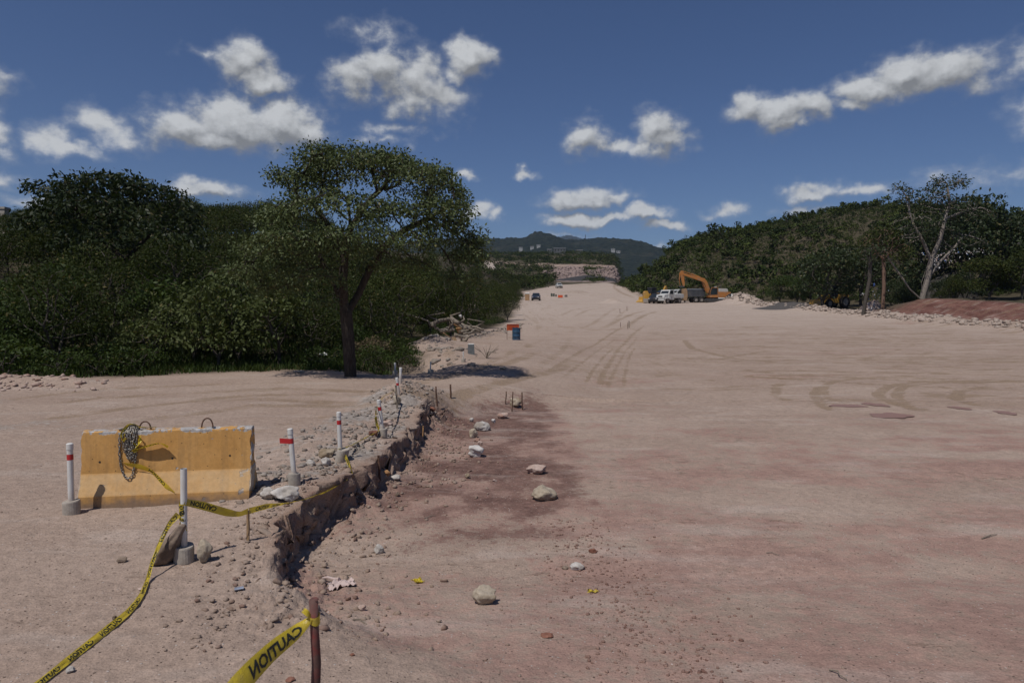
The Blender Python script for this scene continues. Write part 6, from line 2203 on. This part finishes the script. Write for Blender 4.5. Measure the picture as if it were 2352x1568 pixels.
side(MB(), [(1.6, 2.05), (3.45, 2.05), (3.4, 2.55), (3.1, 2.68), (1.7, 2.68)], -1.3, 1.3).build('engine_hood', simple_mat('hood_grey', (.40, .38, .35), .6, var=.12), ex, bevel=.06)
side(MB(), [(2.7, 1.02), (3.35, .98), (4.0, 1.15), (4.02, 1.75), (3.6, 1.7), (3.2, 1.35)], -1.38, 1.38).build('counterweight', Mgrm, ex, bevel=.05)
side(MB(), [(0.0, 1.46), (1.5, 1.46), (1.5, 2.72), (1.35, 2.85), (.35, 2.85), (.02, 2.0)], -1.33, -.35).build('cab', M_DARK, ex, bevel=.04)
cabw = side(MB(), [(.10, 1.62), (1.36, 1.62), (1.36, 2.62), (.42, 2.62), (.12, 1.98)], -1.345, -1.338).build('window', M_GLASS, ex)
MB().tube([(.03, -1.36, 1.5), (.03, -1.36, 2.0), (.36, -1.36, 2.84), (1.36, -1.36, 2.84), (1.5, -1.36, 2.7), (1.5, -1.36, 1.5)], .05, 6).build('cab_frame', Mora, ex)
side(MB(), [(1.05, 2.68), (1.4, 2.68), (1.4, 3.1), (1.05, 3.1)], -.9, -.2).build('roof_box', simple_mat('box_grey', (.33, .31, .29), .7), ex, bevel=.03)
MB().tube([(2.4, .3, 2.68), (2.4, .3, 3.1), (2.7, .3, 3.2)], .08, 8).build('exhaust', M_DARK, ex)
side(MB(), [(.35, 1.6), (.55, 2.1), (.15, 3.1), (-.25, 4.05), (-.7, 4.62), (-1.2, 4.75), (-4.7, 5.62), (-4.95, 5.5), (-4.85, 5.25), (-1.2, 4.05), (-.75, 3.75), (-.45, 3.0), (-.05, 1.7)], -.28, .28).build('boom', Mora, ex, bevel=.03)
side(MB(), [(-4.75, 6.05), (-5.15, 6.1), (-5.35, 5.6), (-5.25, 5.0), (-4.75, 3.0), (-4.5, 3.0), (-4.45, 3.3), (-4.6, 5.2)], -.2, .2).build('stick', Mora, ex, bevel=.02)
for s in (-1, 1):
    m_ = MB().cyl((-.1, s * .36, 1.9), (-.9, s * .36, 3.4), .11, n=10); m_.cyl((-.9, s * .36, 3.4), (-1.1, s * .36, 3.85), .06, n=8); m_.build('boom_cylinder', Mora, ex)
m_ = MB().cyl((-1.5, 0, 4.85), (-3.3, 0, 5.5), .12, n=10); m_.cyl((-3.3, 0, 5.5), (-4.75, 0, 5.98), .06, n=8); m_.build('stick_cylinder', Mora, ex)
m_ = MB().cyl((-5.35, 0, 5.75), (-5.45, 0, 4.3), .1, n=10); m_.cyl((-5.45, 0, 4.3), (-5.25, 0, 3.25), .055, n=8); m_.build('bucket_cylinder', Mora, ex)
MB().box((-4.95, 0, 3.05), (.9, .5, .3)).build('bucket_linkage', Mgrm, ex, bevel=.02)
bk = side(MB(), [(-5.1, 2.55), (-4.3, 2.75), (-4.05, 2.3), (-4.0, 1.2), (-4.1, .55), (-4.3, .45), (-4.75, .5), (-4.95, 1.3)], -.65, .65).build('bucket', simple_mat('bucket_worn', (.30, .19, .105), .8, var=.3, dirt=(.20, .16, .13)), ex, bevel=.03)
for k in range(5):
    MB().box((-4.32, -.52 + k * .26, .32), (.14, .12, .34)).build('tooth', M_RIM, ex)


# ---- trucks
def truck_base(name, label, loc, rz):
    e = empty(name, loc, rz); tag(e, label, 'truck'); return e


def cab_parts(e, x0, body, k=1.0):
    # x forward: bonnet then cab behind; x0 = front bumper
    side(MB(), [(x0 - .05, .75), (x0, 1.0), (x0 - .15, 1.55), (x0 - 1.25, 1.75), (x0 - 1.25, .65), (x0 - .3, .6)], -.95, .95).build('bonnet', body, e, bevel=.06)
    side(MB(), [(x0 - 1.22, .65), (x0 - 1.22, 1.72), (x0 - 1.6, 2.5), (x0 - 2.75, 2.55), (x0 - 2.8, .65)], -1.05, 1.05).build('cab', body, e, bevel=.05)
    MB().add([(x0 - 1.262, -.88, 1.83), (x0 - 1.262, .88, 1.83), (x0 - 1.565, .82, 2.42), (x0 - 1.565, -.82, 2.42)], [(0, 1, 2, 3)]).build('windscreen', M_GLASS, e)
    for s in (-1, 1):
        MB().add([(x0 - 1.5, s * 1.056, 1.72), (x0 - 2.45, s * 1.056, 1.72), (x0 - 2.45, s * 1.056, 2.36), (x0 - 1.72, s * 1.056, 2.36)], [(0, 1, 2, 3)]).build('window', M_GLASS, e)
        MB().box((x0 - .12, s * .78, 1.15), (.12, .25, .2)).build('headlight', simple_mat('lamp', (.6, .6, .56), .2), e, bevel=.02)
        MB().box((x0 - .95, s * .98, .95), (1.25, .3, .28)).build('mudguard', body, e, bevel=.08)
        MB().box((x0 - 1.45, s * 1.2, 2.0), (.1, .12, .4)).build('mirror', M_DARK, e)
    MB().box((x0 - .06, 0, 1.1), (.06, .95, .55)).build('grille', M_DARK, e)
    MB().box((x0 + .08, 0, .62), (.2, 2.1, .26)).build('bumper', simple_mat('chrome_dull', (.5, .5, .48), .4), e, bevel=.03)


zs = lambda zx, Y: at((1560 + zx / 7.84) * .91875, 690, Y).x
X0 = zs(905, 127.)
tk = truck_base('tanker_truck', 'white bonneted truck with low white body left of the excavator bucket', (X0, 127., gz(X0, 127.)), R(180 + 38))
cab_parts(tk, 2.9, Mwht)
MB().box((-.1, 0, .75), (5.4, .9, .3)).build('chassis', Mgrm, tk)
side(MB(), [(.05, .95), (.05, 1.75), (-2.6, 1.75), (-2.75, 1.2), (-2.6, .95)], -1.08, 1.08).build('tank_body', Mwht, tk, bevel=.12)
for s in (-1, 1):
    wheel(tk, 1.95, s * .95, .48, .48, .28); wheel(tk, -1.4, s * .92, .5, .5, .45)

X0 = zs(1330, 131.)
dt = truck_base('dump_truck', 'dark dump truck with grey tipper body behind the excavator bucket', (X0, 131.5, gz(X0, 131.5)), R(180 + 8))
cab_parts(dt, 4.6, Mwht)
MB().box((0, 0, .85), (7.4, .9, .3)).build('chassis', Mgrm, dt)
Mtub = simple_mat('tipper_grey', (.062, .066, .074), .55, var=.15, scale=2, dirt=(.17, .14, .12), dirtk=.3)
side(MB(), [(1.5, 1.1), (1.62, 2.55), (-2.2, 2.55), (-2.35, 1.25), (-1.9, 1.05)], -1.2, 1.2).build('tipper_body', Mtub, dt, bevel=.03)
for s in (-1, 1):
    MB().box((-.3, s * 1.23, 2.5), (3.9, .1, .14)).build('top_rail', simple_mat('rail_pale', (.26, .29, .32), .5), dt)
    for k in range(4):
        MB().box((1.1 - k * .95, s * 1.225, 1.8), (.1, .06, 1.3)).build('side_rib', Mtub, dt)
    wheel(dt, 3.4, s * 1., .5, .5, .3); wheel(dt, -.5, s * .98, .5, .5, .5); wheel(dt, -1.6, s * .98, .5, .5, .5)

X0 = zs(650, 126.5)
pk = suv((X0, 127.5, gz(X0, 127.5)), R(180 + 62), Mblk, 'black pickup parked nose out left of the white truck', 'pickup_truck', 'truck', 1.05)
X0 = zs(790, 133.)
suv((X0, 134.5, gz(X0, 134.5) + .2), R(180 + 20), Mblk, 'black vehicle roof showing behind the white truck bonnet', 'pickup_truck', 'truck', 1.25)


def loader(loc, rz, label, name, cabmat, flipb=1, k=1.0):
    e = empty(name, loc, rz); tag(e, label, 'loader'); e.scale = (k, k, k)
    side(MB(), [(-2.3, .8), (-2.3, 1.75), (-.6, 1.8), (-.5, 1.2), (.9, 1.1), (1.0, .7), (-.5, .6)], -.75, .75).build('body', Myel, e, bevel=.06)
    side(MB(), [(-.6, 1.3), (-.55, 2.75), (.55, 2.7), (.75, 1.8), (.7, 1.25)], -.7, .7).build('cab', cabmat, e, bevel=.05)
    side(MB(), [(-.7, 2.72), (.65, 2.72), (.6, 2.86), (-.65, 2.88)], -.78, .78).build('roof', Mgrm, e, bevel=.03)
    for s in (-1, 1):
        MB().add([(-.45, s * .704, 1.75), (.6, s * .704, 1.75), (.45, s * .704, 2.6), (-.42, s * .704, 2.6)], [(0, 1, 2, 3)]).build('window', M_GLASS, e)
        side(MB(), [(.5, 1.5), (.6, 1.75), (1.9, 1.1), (2.3, .6), (2.1, .45), (1.7, .8)], s * .55 - .1, s * .55 + .1).build('lift_arm', Myel, e, bevel=.02)
        wheel(e, 1.1, s * .92, .55, .55, .4); wheel(e, -1.4, s * .95, .75, .75, .5)
    side(MB(), [(2.1, .9), (2.25, 1.05), (2.35, .5), (2.95, .12), (3.0, .02), (2.2, .0), (2.0, .3)], -1.15, 1.15).build('bucket', Myel, e, bevel=.02)
    return e


X0 = zs(560, 132.)
bh = loader((X0, 132.5, gz(X0, 132.5)), R(180 + 25), 'yellow backhoe loader with black cab at the left of the parked machines', 'backhoe_loader', M_DARK)
side(MB(), [(-2.3, 1.0), (-2.2, 1.5), (-3.1, 3.2), (-3.35, 3.2), (-2.7, 1.4)], -.2, .2).build('backhoe_boom', Myel, bh, bevel=.02)
side(MB(), [(-3.1, 3.2), (-3.35, 3.2), (-3.9, 1.3), (-3.7, 1.2)], -.15, .15).build('backhoe_stick', Myel, bh, bevel=.02)
side(MB(), [(-3.95, 1.4), (-3.5, 1.3), (-3.4, .6), (-3.9, .55), (-4.2, .9)], -.4, .4).build('backhoe_bucket', Myel, bh, bevel=.02)
X0 = zs(455, 128.)
s3 = rock_obj('spare_bucket', 5, (1, 1, 1), (0, 0, -50), (0, 0, 0), Myel, sub=1)
bpy.data.objects.remove(s3, do_unlink=True)
sb = empty('loader_bucket', (X0, 129., gz(X0, 129.))); tag(sb, 'upright yellow loader bucket at the far left of the machines', 'bucket')
side(MB(), [(-.55, 0), (-.5, 1.9), (-.3, 2.25), (.1, 2.2), (.35, 1.7), (.45, .2)], -.9, .9).build('shell', Myel, sb, bevel=.04)
MB().box((-.1, -.95, .45), (1.2, .1, .7)).build('cutting_edge', M_RIM, sb)
# wheel loader in the shade of the right trees
lx_ = (1906 - 1176) / 1568. * 111
loader((lx_, 111, gz(lx_, 111)), R(180 + 20), 'yellow wheel loader parked in the shade under the right trees', 'wheel_loader', M_DARK, k=1.25)

# ------------------------------------------------------------------ heaps, rubbish, buildings, mast
def heap(name, px, py, Y, rx, ry, h, mat, label, seed, cat='heap', n=36):
    x = (px - 1176) / 1568. * Y
    g_ = np.linspace(-1, 1, n)
    A_, B_ = np.meshgrid(g_, g_, indexing='ij')
    q = A_ ** 2 + B_ ** 2
    z_ = np.clip(1 - q, 0, 1) ** .8 * h * (1 + .25 * fbm(A_ * 2 + seed, B_ * 2, 3, seed)) + .12 * h * fbm(A_ * 7, B_ * 7, 3, seed + 2) * np.clip(1 - q, 0, 1)
    X_, Y_ = x + A_ * rx, Y + B_ * ry
    gzz = terrain(X_.ravel(), Y_.ravel()).reshape(n, n)
    V = np.stack([X_.ravel() - x, Y_.ravel() - Y, (gzz + z_ - .25).ravel()], 1)
    ii_ = np.arange(n * n).reshape(n, n)
    F = np.stack([ii_[:-1, :-1], ii_[1:, :-1], ii_[1:, 1:], ii_[:-1, 1:]], -1).reshape(-1, 4)
    o = link(name, mesh_np(name, V, F), mat, loc=(x, Y, 0))
    tag(o, label, cat)
    return o


Mspoil = rock_mat('spoil_white', (.40, .37, .34), (.50, .47, .44), (.33, .29, .26), .1)
heap('spoil_heap', 1690, 690, 138, 5.5, 3.5, 1.7, Mspoil, 'pale gravel spoil heap behind the excavator', 1)
heap('asphalt_heap', 1352, 645, 338, 20, 8, 2.6, rock_mat('asphalt_grit', (.035, .034, .036), (.060, .058, .060), (.045, .04, .04), .1), 'dark grey heap of grit at the end of the far road', 2)
heap('boulder_outcrop', 1120, 622, 330, 7.5, 5, 9.0, rock_mat('outcrop', (.40, .33, .28), (.52, .45, .40), (.36, .28, .22), .3), 'huge pale boulder on the scrub slope left of the far road', 3, 'rock')
Mearth = rock_mat('earth_dump', (.30, .24, .20), (.38, .31, .26), (.24, .18, .14), .1)
heap('earth_heap', 1318, 672, 190, 5, 2, .9, Mearth, 'low heap of earth dumped on the far road', 4)
heap('earth_heap', 1340, 658, 262, 8, 3, .8, Mearth, 'low earth windrow near the top of the far road', 5)
heap('ash_heap', 1820, 706, 108, 8, 5, .5, rock_mat('ash', (.055, .05, .048), (.11, .10, .095), (.08, .07, .065), .05), 'flat sooty black patch of ash before the wheel loader', 6)

Mlit = []
for i_, c_ in enumerate(((.62, .60, .60), (.10, .18, .42), (.55, .40, .36), (.30, .29, .27))):
    Mlit.append(simple_mat('litter_%d' % i_, c_, .6, var=.2, scale=2))
lit_spots = [(2170, 588, 107, 60, 20, 120), (2000, 676, 97, 24, 14, 40), (2155, 600, 101, 26, 16, 80), (2330, 565, 110, 40, 10, 70), (2235, 578, 106, 40, 8, 60), (1995, 708, 92, 16, 6, 30)]
gl = np.random.default_rng(55)
for mi, mt_ in enumerate(Mlit):
    Vs = []
    for (px, py, Y, wx, wy, n_) in lit_spots:
        k_ = int(n_ * (.5, .08, .3, .25)[mi])
        for _ in range(k_):
            p = at(px + gl.normal() * wx * .5, py + gl.normal() * wy * .5, Y + gl.normal() * .8)
            s = gl.uniform(.10, .32)
            a, b = gl.normal(size=3), gl.normal(size=3)
            a /= np.linalg.norm(a); b /= np.linalg.norm(b)
            c = np.array(p[:])
            Vs.append(np.stack([c - a * s * .5, c + b * s * .4, c + a * s * .5 + b * .1, c - b * s * .4 + a * .1]))
    V = np.concatenate(Vs)
    o = link('rubbish', mesh_np('rubbish', V, np.arange(len(V)).reshape(-1, 4)), mt_)
    tag(o, ('white', 'blue', 'pinkish', 'grey')[mi] + ' dumped rubbish among the trees on the right slope', 'rubbish', kind='stuff')
# slope of tipped waste that the rubbish lies on
heap('waste_slope', 2180, 640, 112, 5.0, 3, 4.6, rock_mat('waste', (.030, .026, .020), (.055, .048, .04), (.09, .085, .08), .15), 'slope of tipped waste behind the pale half-bare tree', 8)
heap('waste_slope', 2003, 690, 98.5, 2.0, 1.6, 1.6, rock_mat('waste_pink', (.22, .15, .12), (.34, .26, .22), (.40, .38, .36), .15), 'small slope of pinkish waste between the slender trunks', 9)
# blue tarpaulin scrap
for (px, py, Y) in ((2008, 654, 97), (2055, 706, 93)):
    p = at(px, py, Y)
    V = [Vector((math.cos(a) * .2 * random.uniform(.6, 1.2), random.uniform(-.1, .1), math.sin(a) * .26)) for a in np.linspace(0, 6.28, 9)[:-1]] + [Vector((0, -.25, 0))]
    o = MB().add(V, [(k, (k + 1) % 8, 8) for k in range(8)]).build('tarpaulin_scrap', Mlit[1]); o.location = p
    tag(o, 'bright blue tarpaulin scrap ' + ('hanging left of the reddish trunk' if px < 2020 else 'lying at the foot of the waste'), 'scrap')

# far buildings on the plateau
def house(px, py, Y, w, d, h, label, mat, roofm, nwin, rz=0.):
    p = at(px, py, Y)
    e = empty('house', (p.x, Y, p.z), rz); tag(e, label, 'building')
    MB().box((0, 0, h / 2 - 3), (w, d, h + 6)).build('wall', mat, e)
    MB().box((0, 0, h + .2), (w * 1.06, d * 1.06, .5)).build('roof', roofm, e)
    for k in range(nwin):
        wdw = MB().box((-w / 2 + (k + .5) * w / nwin, -d / 2 - .02, h * .55), (w / nwin * .45, .1, h * .4)).build('window', M_DARK, e)
    return e


Mcb = simple_mat('block_wall', (.12, .125, .128), .9, var=.1, scale=.3)
house(1285, 580, 600, 10, 8, 3.4, 'grey concrete block building on the plateau skyline', Mcb, simple_mat('roof_grey', (.22, .23, .24), .7), 4)
house(1262, 580, 605, 4, 5, 2.4, 'small white roofed shed left of the grey block building', Mcb, simple_mat('roof_white', (.28, .28, .27), .8), 2)
house(1330, 581, 610, 6, 5, 2.2, 'low pale building right of the grey block building', Mcb, simple_mat('roof_pale', (.26, .25, .24), .8), 3)
for k, (px, py) in enumerate(((1222, 570), (1237, 566), (1196, 572), (1420, 580), (1408, 575))):
    house(px, py, 1335, 7, 6, 3, ('tiny white house low on the mountain slope below its left peak', 'tiny white house higher on the mountain slope below its left peak', 'tiny pale house at the left foot of the mountain', 'tiny pale house low on the right flank of the mountain', 'tiny pale house higher on the right flank of the mountain')[k], simple_mat('far_wall', (.34, .34, .33), .9), simple_mat('far_roof', (.38, .37, .36), .9), 2)
p = at(1344.5, 562, 2080)
ms_ = empty('radio_mast', p); tag(ms_, 'thin lattice radio mast on the mountain ridge', 'mast')
hm = 30
for k in range(3):
    a = k * 2.094
    MB().cyl((math.cos(a) * 1.2, math.sin(a) * 1.2, -6), (math.cos(a) * .5, math.sin(a) * .5, hm), .4, n=5).build('leg', Mgrm, ms_)
for k in range(8):
    MB().box((0, 0, k * 4), (2.0 - k * .12, 1.6, .3)).build('brace', Mgrm, ms_)
# two crooked trees on the left peak
for (px, h_, w_) in ((1233, 15, 9), (1244, 12, 8), (1228, 11, 10), (1350, 10, 9), (1374, 9, 9)):
    p = at(px, 552 if px < 1300 else 564, 2085)
    o = empty('peak_tree', (p.x, 2085, p.z - 3)); o.scale = (w_ * .7, w_ * .7, h_ * .8)
    link('stem', hillp[0][0], B_GREY, o); link('crown', hillp[1][1], L_HILL, o)
    tag(o, 'tiny tree standing out on the mountain skyline', 'tree', 'trees on the mountain skyline')
# left: tiny concrete post at the left edge above the thicket
p = at(8, 487, 48)
o = MB().box((0, 0, -1.5), (.5, .5, 3.4)).box((0, 0, .25), (.6, .6, .15)).build('concrete_pillar', M_CONC); o.location = p
tag(o, 'pale concrete pillar top above the thicket at the left edge', 'pillar')

# ------------------------------------------------------------------ puddles
def puddle(px0, px1, py0, py1, label, seed):
    g0 = gnd((px0 + px1) / 2, (py0 + py1) / 2)
    a, b = gnd(px0, (py0 + py1) / 2), gnd(px1, (py0 + py1) / 2)
    c, d = gnd((px0 + px1) / 2, py1), gnd((px0 + px1) / 2, py0)
    rx, ry = (b.x - a.x) / 2, (d.y - c.y) / 2
    n_ = 48
    V = [(0, 0, 0)]
    for k in range(n_):
        t = 2 * math.pi * k / n_
        r_ = 1 + .22 * math.sin(2 * t + seed) + .12 * math.sin(5 * t + seed * 2)
        V.append((math.cos(t) * rx * r_, math.sin(t) * ry * r_, 0))
    zmax = max(gz(g0.x + v[0], g0.y + v[1]) for v in V[::4])
    F = [(0, 1 + k, 1 + (k + 1) % n_) for k in range(n_)]
    me = bpy.data.meshes.new('puddle'); me.from_pydata(V, [], F)
    o = link('puddle', me, M_PUD, loc=(g0.x, g0.y, zmax + .006))
    tag(o, label, 'puddle')


mpud, T = new_mat('muddy_water')
p_ = T.n('ShaderNodeBsdfPrincipled', {'Base Color': (.250, .145, .115, 1), 'Roughness': .4, 'Specular IOR Level': .2})
finish(T, p_.outputs[0]); M_PUD = mpud
puddle(2006, 2086, 948, 962, 'largest reddish muddy puddle on the right of the graded area', 1)
puddle(1914, 1980, 928, 936, 'thin muddy puddle left of the largest puddle', 2)
puddle(1990, 2030, 926, 934, 'small muddy puddle at the end of the curved wheel track', 3)
puddle(2185, 2225, 934, 941, 'small muddy puddle right of the curved wheel tracks', 4)
puddle(2288, 2332, 944, 952, 'small muddy puddle near the right edge', 5)

# ------------------------------------------------------------------ litter in the foreground
def crumple(name, px, py, w, h, mat, label, seed, cat, amp=.05, nxy=22, rz=0., parts=None):
    g0 = gnd(px, py)
    n_ = nxy
    a = np.linspace(-1, 1, n_)
    A_, B_ = np.meshgrid(a, a, indexing='ij')
    rad = np.sqrt(A_ ** 2 + B_ ** 2)
    edge = 1 + .2 * fbm(np.cos(np.arctan2(B_, A_)) * 1.5 + seed, np.sin(np.arctan2(B_, A_)) * 1.5, 3, seed)
    X_ = A_ * w / 2 * edge + .03 * fbm(A_ * 3, B_ * 3, 2, seed + 4); Y_ = B_ * h / 2 * edge
    Z_ = amp * np.abs(fbm(A_ * 2.2 + seed, B_ * 2.2, 4, seed + 1)) * 1.6 + .006
    ca, sa = math.cos(rz), math.sin(rz)
    XX, YY = X_ * ca - Y_ * sa, X_ * sa + Y_ * ca
    zz = terrain(g0.x + XX.ravel(), g0.y + YY.ravel()) - g0.z
    V = np.stack([XX.ravel(), YY.ravel(), Z_.ravel() + zz], 1)
    ii_ = np.arange(n_ * n_).reshape(n_, n_)
    F = np.stack([ii_[:-1, :-1], ii_[1:, :-1], ii_[1:, 1:], ii_[:-1, 1:]], -1).reshape(-1, 4)
    o = link(name, mesh_np(name, V, F, smooth=True), mat, loc=g0)
    tag(o, label, cat)
    return o


Mrag = simple_mat('rag_pink', (.50, .40, .375), .9, var=.1, scale=12, dirt=(.30, .20, .17), dirtk=.5)
crumple('rag', 782, 1345, .25, .20, Mrag, 'dirty pale pink rag lying at the foot of the cut bank', 14, 'rag', .04, 30, .5)
g0 = gnd(740, 1331)
o = MB().tube([(0, 0, .02), (.06, -.02, .035), (.12, -.03, .02), (.18, -.06, .03)], [.006, .012, .016, .02], 7).build('rag_strip', Mrag); o.location = g0
tag(o, 'twisted strip of cloth beside the pink rag', 'rag')
Mt2 = M_TAPE
crumple('tape_scrap', 961, 1337, .075, .09, Mt2, 'crumpled yellow tape scrap between the rag and the round boulder', 7, 'scrap', .04, 12, .5)
crumple('tape_scrap', 1361, 1361, .08, .035, Mt2, 'small yellow tape scrap right of the round boulder', 9, 'scrap', .03, 10, .1)
g0 = gnd(550, 1354)
can = empty('drink_can', (g0.x, g0.y, g0.z + .008), R(20)); can.scale = (.7, .7, .7); tag(can, 'flattened silver and blue drink can on the left dirt', 'can')
MB().cyl((-.05, 0, .005), (.045, 0, .012), .021, .019, n=14).build('body', simple_mat('can_silver', (.42, .45, .52), .35, metal=.6, var=.3, scale=20, dirt=(.08, .12, .25)), can)
can.children[0].scale = (1, 1.5, .75)
MB().cyl((-.052, 0, .005), (-.049, 0, .005), .020, n=14).build('rim', M_RIM, can)
for (a, b, c, d, r_, lab) in ((975, 1191, 1000, 1185, .006, 'thin dry twig on the strip above the yellow soil patch'), (810, 1424, 842, 1434, .007, 'curved dry twig right of the painted stake'),
                              (1905, 1540, 1945, 1562, .006, 'dark twig at the bottom right of the dirt'), (1760, 1270, 1790, 1276, .005, 'small dark twig in the right middle of the dirt'), (2255, 1238, 2290, 1228, .008, 'short dark twig near the right edge')):
    p0, p1 = gnd(a, b), gnd(c, d)
    m_ = (p0 + p1) / 2
    o = MB().tube([p0 - m_ + Vector((0, 0, .008)), (p0 - p1) * .15 + Vector((.02, .01, .018)), (p1 - p0) * .2 + Vector((-.01, .01, .016)), p1 - m_ + Vector((0, 0, .007))], [r_, r_ * .9, r_ * .8, r_ * .5], 6).build('twig', M_WOODG)
    o.location = m_; tag(o, lab, 'twig')
# white plastic in the hollow left of the big trunk and a white ball on the bank
g0 = gnd(742, 862)
p = at(741, 816, 24.2)
o = crumple('plastic_bag', 700, 858, .34, .3, simple_mat('bag_white', (.62, .62, .64), .5, var=.1), 'white plastic bag caught in the brush left of the big trunk', 12, 'bag', .1, 14)
o.location = p
o = rock_obj('white_stone', 9, (.3, .3, .3), at(1057, 730, 52), (0, 0, 0), M_ROCK['white'], sub=2); tag(o, 'small white ball-like object on the bare bank above the wood pile', 'stone')

# ------------------------------------------------------------------ air: thin haze that dims the far ridge
HZ = MB().box((0, 2400, 190), (9000, 6800, 560)).build('haze', None)
m, T = new_mat('thin_haze')
pv = T.n('ShaderNodeVolumePrincipled', {'Color': (.62, .76, 1.0, 1), 'Density': .00007, 'Anisotropy': .3})
T.n('ShaderNodeOutputMaterial', {1: pv.outputs[0]})
m.cycles.homogeneous_volume = True
HZ.data.materials.append(m)
tag(HZ, 'thin blue haze in the valley air', 'haze', kind='stuff')
